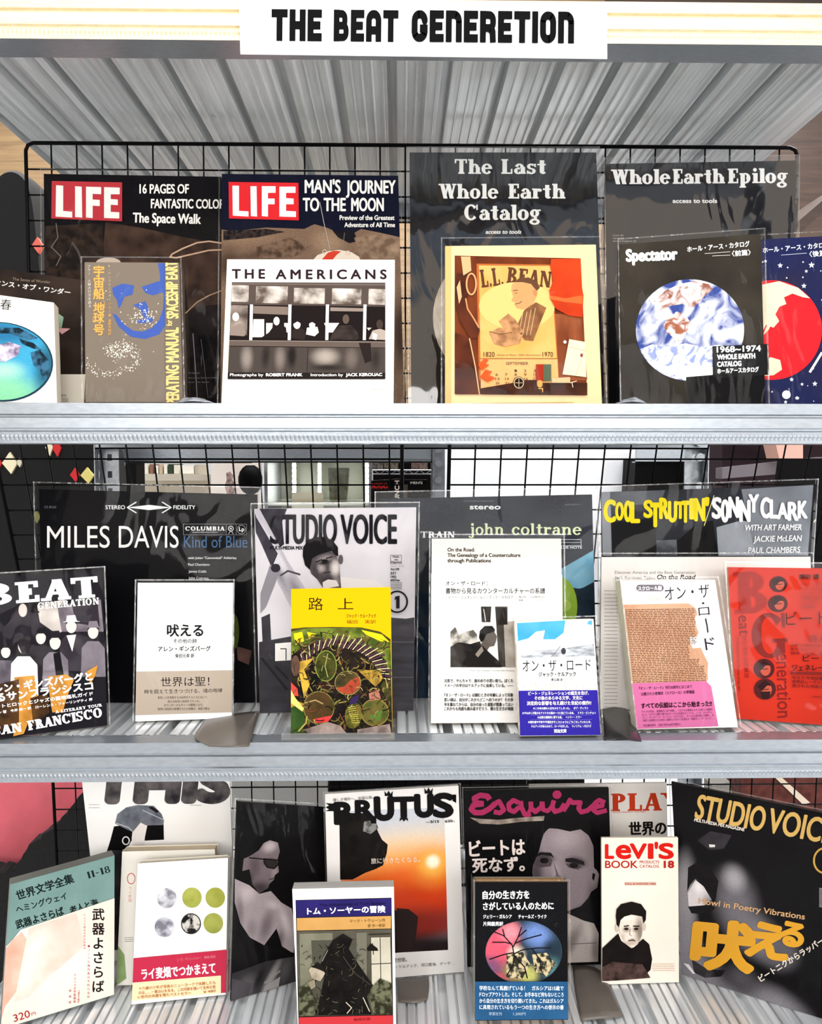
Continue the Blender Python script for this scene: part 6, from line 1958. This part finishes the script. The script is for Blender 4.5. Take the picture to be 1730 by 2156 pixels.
for pts, w_ in ((Z((285, 295), (268, 270), (215, 262), (170, 285), (180, 318), (240, 326)), 11.5), (Z((240, 326), (165, 335), (148, 368), (175, 392), (230, 392), (285, 362), (330, 320)), 11.5),
                (Z((330, 320), (355, 308), (375, 345), (390, 372), (360, 395), (315, 385)), 10), (Z((500, 318), (460, 300), (425, 330), (430, 370), (465, 385), (505, 350)), 10), (Z((515, 305), (520, 350), (545, 405), (590, 420)), 10),
                (Z((540, 420), (570, 400), (590, 360)), 8), (Z((590, 310), (592, 360), (625, 385), (668, 350), (676, 310)), 10), (Z((676, 310), (682, 370), (715, 380), (745, 350)), 9), (Z((762, 300), (748, 350), (770, 385), (812, 372), (842, 325)), 10),
                (Z((830, 380), (868, 322), (880, 298), (900, 318), (958, 316), (945, 360), (965, 388), (1012, 376), (1058, 335)), 10), (Z((1142, 318), (1098, 298), (1066, 322), (1080, 344), (1122, 340), (1076, 350), (1056, 374), (1084, 393), (1155, 374)), 9.5)):
    k.ln(PK, w_, *pts)
k.e(PK, 950 + 785 / 3.531, 1600 + 258 / 3.531, 9.5, 9)
k.p('#b0a294|#6a5e56|60', (988, 1721), (1010, 1724), (1050, 1726), (1088, 1722), (1146, 1718), (1144, 1728), (1100, 1730), (1050, 1736), (1010, 1734))
k.j('ビートは', 989, 1805, 1105, 1800, 35, '#e6d9d2', .035).j('死なず。', 995, 1838, 1104, 1834, 31, '#e6d9d2', .035)
PF = b.ph('#8f8287', (1195, 1765, 52, 34, 0, '#aa9ca0', .1), (1128, 1830, 24, 80, 0, '#554a4f', .1), (1262, 1900, 40, 90, 12, '#453b3f', .15), (1225, 1925, 60, 26, -20, '#51464b', .1), (1146, 1806, 30, 17, 6, '#40363b', .2), (1212, 1815, 32, 17, 8, '#40363b', .2), (1170, 1838, 16, 30, 0, '#a89a9e', .0), (1166, 1858, 20, 8, 0, '#4a4045', .2), (1160, 1880, 36, 10, 4, '#5a4a50', .1), (1250, 1840, 18, 40, 0, '#9a8d91', .0), (1165, 1905, 40, 12, 0, '#9a8d91', .0), grain=.15)
k.p(PF, *Z((660, 630), (690, 540), (730, 505), (800, 512), (880, 530), (960, 515), (1030, 570), (1055, 640), (1060, 800), (1100, 840), (1085, 950), (1040, 980), (1010, 1040), (950, 1100), (880, 1125), (760, 1120), (640, 1000), (600, 840), (610, 740)))
k.p('#060507', *Z((560, 640), (600, 560), (700, 480), (850, 450), (1000, 460), (1090, 540), (1130, 640), (1130, 820), (1098, 850), (1070, 800), (1056, 640), (1020, 560), (960, 516), (880, 532), (790, 512), (720, 508), (680, 560), (650, 680), (600, 800)))
k.polys('#141013', [Z((600, 735), (660, 685), (740, 690), (765, 730), (740, 715), (670, 705)), Z((845, 735), (900, 728), (985, 755), (990, 785), (920, 765), (850, 758)), Z((1050, 840), (1070, 850), (1060, 900), (1045, 880))])
k.polys('#4b4145', [Z((620, 745), (690, 715), (750, 740), (740, 790), (660, 800), (620, 780)), Z((850, 770), (920, 775), (970, 795), (940, 815), (870, 800))]).e('#0d0a0c', 950 + 690 / 3.531, 1600 + 748 / 3.531, 9, 6).e('#0d0a0c', 950 + 910 / 3.531, 1600 + 785 / 3.531, 9, 5.5)
k.p('#6a5d62', *Z((760, 760), (780, 850), (760, 900), (830, 920), (850, 880), (800, 860))).p('#3d3236', *Z((680, 985), (740, 960), (830, 975), (820, 1010), (730, 1020)))
k.p('#09080a', *Z((860, 1125), (960, 1090), (1015, 1030), (1050, 980), (1190, 900), (1190, 1330), (1100, 1330), (1000, 1190)))
k.p(b.ph('#b4aaa6', (1200, 1985, 20, 60, 30, '#7d7471', .1), (1240, 1960, 16, 50, -10, '#cfc6c2', .0), (1252, 2000, 14, 40, 0, '#8a817e', .1), grain=.12), *Z((860, 1140), (985, 1195), (1060, 1215), (1095, 1290), (1090, 1500), (560, 1520), (640, 1200), (740, 1130)))
k.ln('#6a6260', 1.6, *Z((880, 1370), (1080, 1360)))
b.done()

b = Book('paperback', 'thick black paperback with a colourful tree disc and a blue paper band', 'book',
         [(1000, 1857), (1194, 1857), (1195.5, 2147), (1000, 2149)], 3, '#07080d', 0.030, spine='L', pages='#e6b06a', cover_side='#8a8a84', sleeve=(FILM, 0.003), lean=14)
k = b.pr
k.j('自分の生き方を', 1016, 1893, 1114, 1892, 17, '#ffffff', .035).j('さがしている人のために', 1017, 1916, 1165, 1915, 16, '#ffffff', .035)
k.j('ジェリー・ガルシア', 1017, 1934, 1077, 1934, 8.5, '#f0f0f0', .03).j('チャールズ・ライク', 1091, 1934, 1150, 1934, 8.5, '#f0f0f0', .03).j('片岡義男訳', 1017, 1949.5, 1059, 1949.5, 9, '#f0f0f0', .03)
k.e('#3a4c58|#1c2a33|30', 1102, 2005, 81, 67, 0, 44)
cxx, cyy = 1102, 2005


def cp(*pts):
    out = []
    for x_, y_ in pts:
        dx_, dy_ = (x_ - cxx) / 80, (y_ - cyy) / 66
        l_ = math.hypot(dx_, dy_)
        out.append((x_, y_) if l_ <= 1 else (cxx + dx_ / l_ * 80, cyy + dy_ / l_ * 66))
    return out


k.e(b.ph('#22323c', (1050, 1985, 52, 66, 20, '#d85468', .4), (1075, 1962, 34, 30, 0, '#e88a94', .1), (1130, 1968, 46, 38, 20, '#6a86c0', .2), (1036, 2036, 34, 34, 0, '#7a4a6a', .1), (1086, 2010, 26, 26, 0, '#e8dcc8', .1), (1084, 2046, 40, 30, 0, '#a88a5a', .1), (1112, 2052, 30, 26, 0, '#b0b060', .2), (1050, 2062, 26, 20, 0, '#c04a58', .1), (1158, 2036, 30, 34, 0, '#4a7478', .1), (1160, 1996, 26, 26, 0, '#1a2a3a', .1), grain=.25), 1102, 2005, 80, 66, 0, 44)
k.polys('#c8b890|#2a2a20|140|0.06', [cp((1066, 2010), (1100, 2004), (1116, 2030), (1100, 2060), (1066, 2058)), cp((1120, 2010), (1150, 2006), (1170, 2030), (1150, 2056), (1126, 2046))])
for pts in (((1082, 2010), (1078, 1990), (1060, 1970), (1040, 1962)), ((1080, 1994), (1090, 1974), (1098, 1952)), ((1078, 1988), (1064, 1984), (1036, 1984)), ((1084, 1986), (1110, 1976), (1140, 1968)), ((1082, 2008), (1100, 2000), (1130, 1996), (1160, 1996)), ((1080, 2006), (1060, 2010), (1030, 2020)), ((1082, 2010), (1080, 2030), (1066, 2056)), ((1062, 1972), (1058, 1956)), ((1092, 1972), (1108, 1958)), ((1084, 2014), (1104, 2036), (1110, 2060)), ((1120, 1998), (1136, 2020), (1140, 2046))):
    k.ln('#120c10', 2.4, *pts)
bd = b.band([(999.7, 2067), (1195, 2067), (1195.8, 2146), (1000, 2148)], '#1f4f7a|#2a5f8c|20')
for i, s_ in enumerate(('学校なんて馬鹿げている！　ガルシアは15歳で', 'ドロップアウトした。そして、お手本など何もないところ', 'から自分の生き方を切り開いてきた。これはガルシア', 'に具現されているもう一つの生き方への啓示の書')):
    bd.j(s_, 1009, 2085 + i * 13.4, 1186, 2085.5 + i * 13.4, 9.5, '#e8f0f6', .02)
bd.j('草思社刊', 1029, 2138, 1056, 2138, 7, '#b8d0e0').j('1,200円', 1080, 2138, 1106, 2138, 7, '#b8d0e0')
b.done()

b = Book('magazine', 'pale magazine with cropped red slab capitals, mostly hidden behind the red-titled slim catalogue', 'magazine',
         [(1114, 1652), (1403, 1648), (1409, 2020), (1120, 2028)], 3, '#ebe5de', 0.006, yb=(0.295, 0.295), sleeve=(FILM, 0.006))
k = b.pr
k.s('PLAY', 1286, 1708, 1432, 1706, 37, '#c63a1a', .27, .1, .08, .05).t('ENTERTAINMENT FOR MEN', 1290, 1712, 1358, 1711, 3.4, '#c63a1a').j('世界の', 1325, 1759, 1402, 1757, 28, '#17110f', .04)
b.done()

b = Book('slim_catalogue', 'slim cream catalogue with bright red title and a portrait of a dark-haired man', 'catalogue',
         [(1266, 1764), (1427, 1763), (1429, 2068), (1267, 2073)], 3, '#f5ebdd|#f0e4d4|10', 0.005, lean=8.0)
k = b.pr
RD = '#d61c14'
for ch, x0_, x1_, h_ in (('L', 1142, 1208, 108), ('e', 1222, 1335, 150), ('V', 1326, 1452, 112), ('I', 1462, 1500, 112), ("'", 1512, 1534, 118), ('S', 1542, 1652, 114)):
    k.t(ch, 950 + x0_ / 3.531 + 1.5, 1808 - 1, 950 + x1_ / 3.531 - 1.5, 1808 - 1, h_ / 3.531 - 2, RD, .07 if ch != 'e' else .05)
k.t('BOOK', 1274, 1827.5, 1342, 1827.5, 15, '#b4241a', .02).t('PRODUCTS', 1346.5, 1818, 1387.5, 1818, 6, '#b4241a').t('CATALOG', 1346.5, 1827, 1387, 1827, 6, '#b4241a').t('18', 1398, 1827, 1418, 1827, 14, '#b4241a', .07)
k.r('#dca898', 1315, 1858, 1381, 1864).t('FALL & WINTER 1984', 1316, 1863, 1380, 1863, 4, '#7a4438')
k.p('#1b1513|#0f0c0b|40', *Z((1240, 1290), (1262, 1345), (1340, 1402), (1425, 1330), (1470, 1370), (1492, 1480), (1480, 1560), (1440, 1600), (1120, 1640), (1122, 1400)))
k.p('#5a4440|#2a1f1d|70', *Z((1122, 1540), (1200, 1500), (1420, 1520), (1480, 1620), (1240, 1640), (1122, 1645)))
k.p(b.ph('#eaddce', (1346, 1960, 16, 46, 0, '#8f8174', .1), (1318, 1956, 14, 9, 0, '#9a8a7c', .1), (1339, 1956, 13, 9, 0, '#8a7a6c', .1), (1326, 1985, 24, 8, 0, '#c4b4a4', .1), (1330, 1978, 10, 5, 0, '#a08c80', .1), (1326, 1968, 6, 12, 0, '#f4e8da', .0), (1318, 1932, 26, 9, 0, '#f6ecde', .0), (1310, 1975, 8, 20, 10, '#c8b8a8', .0)), *Z((1245, 1190), (1300, 1150), (1410, 1155), (1425, 1220), (1415, 1310), (1385, 1370), (1350, 1397), (1300, 1372), (1268, 1320), (1248, 1260)))
k.e('#cdbfb0', 950 + 1232 / 3.531, 1600 + 1250 / 3.531, 4, 9).e('#cdbfb0', 950 + 1432 / 3.531, 1600 + 1240 / 3.531, 4, 9)
k.p('#17110f', *Z((1228, 1225), (1222, 1160), (1228, 1110), (1262, 1072), (1340, 1054), (1410, 1072), (1448, 1125), (1445, 1190), (1428, 1215), (1418, 1165), (1340, 1150), (1285, 1165), (1258, 1190), (1245, 1245)))
0 and k.p('#8f8174', *Z((1395, 1200), (1424, 1220), (1415, 1310), (1388, 1365), (1352, 1396), (1376, 1340), (1390, 1280)))
k.ln('#1c1512', 2.4, *Z((1282, 1238), (1320, 1232))).ln('#1c1512', 2.4, *Z((1350, 1236), (1398, 1236))).e('#2a201c', 950 + 1300 / 3.531, 1600 + 1256 / 3.531, 4.5, 2.6).e('#2a201c', 950 + 1374 / 3.531, 1600 + 1256 / 3.531, 4.5, 2.6)
k.ln('#a8988a', 1.6, *Z((1330, 1260), (1326, 1300), (1342, 1310))).ln('#5a463e', 2.2, *Z((1315, 1345), (1345, 1340), (1368, 1347)))
k.dashes('#d8b8a4', 1374, 2028, 1420, 2046, 4, 1.6, 6)
b.done()

b = Book('magazine', 'black magazine with gold title and a large shadowed face, lowest shelf right end', 'magazine',
         [(1413, 1646), (1795, 1724), (1792, 2164), (1434, 2051)], 3, '#09080a', 0.005, sleeve=(FILM, 0.004))
k = b.pr


def Y(*pts):
    return [(1240 + a_ / 3.531, 1600 + c_ / 3.531) for a_, c_ in pts]


PV = b.ph('#09080a', (1520, 2120, 150, 75, 12, '#77747a', .3), (1640, 2125, 90, 55, 18, '#807d82', .2), (1440, 1890, 34, 120, 0, '#8d898d', .35), (1446, 1990, 36, 90, 0, '#827e84', .4), (1470, 2040, 60, 60, 0, '#77747a', .2),
          (1548, 1900, 62, 95, -8, '#6e6a70', .15), (1600, 1975, 90, 62, 20, '#7a767c', .2), (1545, 1850, 34, 40, 0, '#a8a4a8', .0), (1640, 2000, 50, 60, 0, '#5a565c', .0), (1560, 2060, 50, 40, 0, '#4a474c', .0), (1660, 1890, 60, 110, 0, '#0a090b', .4), (1478, 1870, 22, 60, 10, '#0c0b0d', .3), grain=.2)
k.polys(PV, [list(b.pq)])
k.p('#100d0f', *Y((735, 800), (800, 760), (900, 800), (960, 900), (940, 1050), (860, 1080), (900, 1000), (840, 920), (790, 880), (750, 930), (728, 980)))
0 and k.p('#8d898d|#77737a|16', *Y((665, 790), (745, 800), (732, 900), (728, 1080), (860, 1180), (760, 1240), (740, 1420), (670, 1500)))
0 and k.p('#77747a|#8d8a90|30', *Y((668, 1480), (780, 1420), (900, 1560), (1100, 1590), (1280, 1640), (1480, 1650), (1680, 1790), (1690, 1860), (1640, 1900), (670, 1610)))
0 and k.p('#6e6a70|#8a868c|30|0.2', *Y((945, 1060), (960, 940), (990, 830), (1080, 790), (1200, 850), (1240, 920), (1255, 1040), (1310, 1150), (1450, 1190), (1560, 1300), (1560, 1420), (1300, 1480), (1100, 1480), (900, 1500), (880, 1180)))
k.p(b.ph('#d6cfd0', (1495, 1900, 22, 26, 0, '#8a8488', .1), (1470, 1868, 14, 20, 0, '#f0eaea', .1)), *Y((790, 892), (850, 940), (910, 1040), (860, 1080), (740, 1090), (732, 990)))
k.p('#100d0f', *Y((735, 1090), (900, 1080), (940, 1100), (880, 1150), (760, 1140))).p('#0d0b0c|#3a363a|40', *Y((760, 1480), (880, 1560), (1020, 1560), (980, 1610), (860, 1620), (780, 1580)))
k.p('#39353a|#221f22|40', *Y((800, 600), (900, 530), (1060, 560), (1000, 660), (900, 670))).p('#e8e2e2', *Y((890, 628), (935, 630), (935, 648), (895, 650)))
k.p('#d8d2d2', *Y((700, 1510), (740, 1520), (790, 1590), (770, 1590)))
GD = '#dcb566'
k.t('STUDIO', 1462, 1722, 1605, 1750, 50, GD, .03).t('VOICE', 1614, 1751, 1748, 1777, 50, GD, .03)
k.t('MULTI-MEDIA MIX MAGAZINE', 1461, 1729, 1566, 1750, 6.5, '#efe6da', .05)
k.t('Howl in Poetry Vibrations', 1470, 1902, 1693, 1936, 12, '#d2a878', .03)
k.j('吠', 1456, 2034, 1580, 2046, 100, '#dca02e', .07).j('え', 1570, 2012, 1652, 2024, 76, '#dca02e', .07).j('る', 1636, 1986, 1684, 1998, 54, '#dca02e', .07)
k.j('ビートニクからラッパーまで', 1602, 2068, 1760, 1970, 15, '#ece2d4', .03)
k.ring('#d2a84e', 1735, 1812, 22, 26, 4)
for i in range(14):
    k.ln('#cfcacc', 1, (1724, 1870 + i * 3), (1740, 1872 + i * 3))
b.done()

# ================================================================== loose pieces on the shelves
# clear acrylic stand under the yellow paperback
a0, a1 = at_z(592, 1562, 0.949), at_z(831, 1560, 0.949)
st = thing('book_stand', ((a0.x + a1.x) / 2, a0.y + 0.02, 0.949), 'clear acrylic stand under the yellow paperback', 'stand')
yf = a0.y
MB().box((a0.x, yf, 0.9496), (a1.x, yf + 0.060, 0.9516)).build('base_plate', [ACRYLIC], st)
MB().box((a0.x, yf, 0.9516), (a1.x, yf + 0.002, 0.9600)).build('front_lip', [ACRYLIC], st)
bq = yb_.q
n_ = yb_.n
tt = yb_.t + 0.0015
BB = [bq[3] - n_ * tt, bq[2] - n_ * tt, bq[2].lerp(bq[1], .72) - n_ * tt, bq[3].lerp(bq[0], .72) - n_ * tt]
for p in BB[:2]:
    p.z = max(p.z, 0.9525)
MB().prism(BB, -n_ * 0.002).build('back_rest', [ACRYLIC], st)


def flap(name, label, cat, pts, z, lift, m, level_mat=None):
    """soft plastic sheet lying on a deck: rows of points traced on the deck, each lifted by its own amount"""
    rows_, cols_ = len(pts), len(pts[0])
    vs = []
    for r_, row in enumerate(pts):
        for c_, (px, py) in enumerate(row):
            p = at_z(px, py, z)
            # keep the traced picture position while lifting: move up along the view line
            d = (CAM - p).normalized()
            h = lift[r_][c_]
            vs.append(p + d * (h / max(d.z, .12)))
    c = sum(vs, Vector()) / len(vs)
    fs = [(i * cols_ + k_, i * cols_ + k_ + 1, (i + 1) * cols_ + k_ + 1, (i + 1) * cols_ + k_) for i in range(rows_ - 1) for k_ in range(cols_ - 1)]
    o = link_mesh(name, vs, fs, [m], origin=(c.x, c.y, z), smooth=True)
    mo = o.modifiers.new('smooth', 'SUBSURF')
    mo.levels = mo.render_levels = 2
    mo.boundary_smooth = 'PRESERVE_CORNERS'
    so = o.modifiers.new('thickness', 'SOLIDIFY')
    so.thickness = 0.0006
    return tag(o, label, cat)


BF = steel('dark_plastic', '#2e2a2a', 0.0, 0.28, 0.2, 14, 0.6)
TF = steel('taupe_plastic', '#6f675f', 0.0, 0.3, 0.2, 14, 0.7)
flap('plastic_sheet', 'grey plastic sheet curling over the middle shelf edge beside the beige-banded white book', 'plastic sheet',
     [[(430, 1516), (470, 1508), (510, 1500), (545, 1498)], [(418, 1535), (460, 1532), (505, 1524), (540, 1520)], [(402, 1555), (448, 1560), (495, 1555), (532, 1545)], [(440, 1572), (470, 1574), (500, 1574), (524, 1572)]],
     0.949, [[.002, .004, .008, .004], [.002, .006, .012, .006], [.002, .002, .012, .004], [.003, .004, .006, .003]], TF)
flap('plastic_sheet', 'black plastic sheet on the middle shelf between the blue-banded paperback and the scroll book', 'plastic sheet',
     [[(1262, 1460), (1290, 1470), (1306, 1478), (1318, 1490)], [(1264, 1500), (1294, 1504), (1316, 1514), (1334, 1524)], [(1268, 1540), (1296, 1538), (1324, 1544), (1346, 1548)], [(1272, 1560), (1300, 1556), (1326, 1560), (1350, 1562)]],
     0.949, [[.002, .003, .003, .002], [.002, .006, .006, .002], [.002, .008, .012, .004], [.002, .003, .008, .003]], BF)
flap('plastic_sheet', 'grey plastic sheet lying below the sunset magazine on the lowest shelf', 'plastic sheet',
     [[(835, 2062), (860, 2060), (895, 2058), (902, 2056)], [(836, 2084), (864, 2083), (896, 2081), (904, 2078)], [(838, 2110), (866, 2112), (880, 2112), (900, 2104)]],
     0.50, [[.002, .003, .003, .002], [.002, .004, .004, .002], [.002, .003, .003, .002]], TF)
flap('plastic_sheet', 'dark plastic strip on the lowest shelf right of the colourful disc paperback', 'plastic sheet',
     [[(1205, 2034), (1230, 2030), (1262, 2040), (1275, 2058)], [(1210, 2090), (1240, 2086), (1276, 2090), (1292, 2100)], [(1222, 2150), (1258, 2146), (1296, 2142), (1312, 2140)]],
     0.50, [[.002, .004, .004, .002], [.002, .008, .006, .002], [.002, .006, .006, .002]], TF)


def scrap(name, label, px0, px1, m, y):
    """crumpled foil-like end of a plastic stand peeping over the beam"""
    mb = MB()
    rnd_ = random.Random(int(px0))
    n_s, vs = 9, []
    for r_ in range(4):
        for i in range(n_s):
            u = i / (n_s - 1)
            p = at_yz(px0 + (px1 - px0) * u, y + r_ * 0.014, 1.3836)
            h = (0.008 * math.sin(math.pi * u) + rnd_.uniform(0, .003)) * (1 if r_ in (1, 2) else .3)
            vs.append(p + Vector((0, 0, h)))
    mb.add(vs, [(a * n_s + c, a * n_s + c + 1, (a + 1) * n_s + c + 1, (a + 1) * n_s + c) for a in range(3) for c in range(n_s - 1)])
    c = sum(vs, Vector()) / len(vs)
    o = mb.build(name, [m], origin=(c.x, c.y, 1.3836), smooth=True)
    so = o.modifiers.new('thickness', 'SOLIDIFY')
    so.thickness = 0.0008
    return tag(o, label, 'plastic scrap')


SC = steel('crumpled_plastic', '#b9bcc2', 0.2, 0.25, 0.4, 60, 0.15)
scrap('plastic_scrap', 'crumpled silvery plastic on the upper shelf edge right of the taupe paperback', 366, 452, SC, 0.006)
scrap('plastic_scrap', 'crumpled silvery plastic on the upper shelf edge below the magazine with the cloudy globe', 1296, 1362, SC, 0.006)
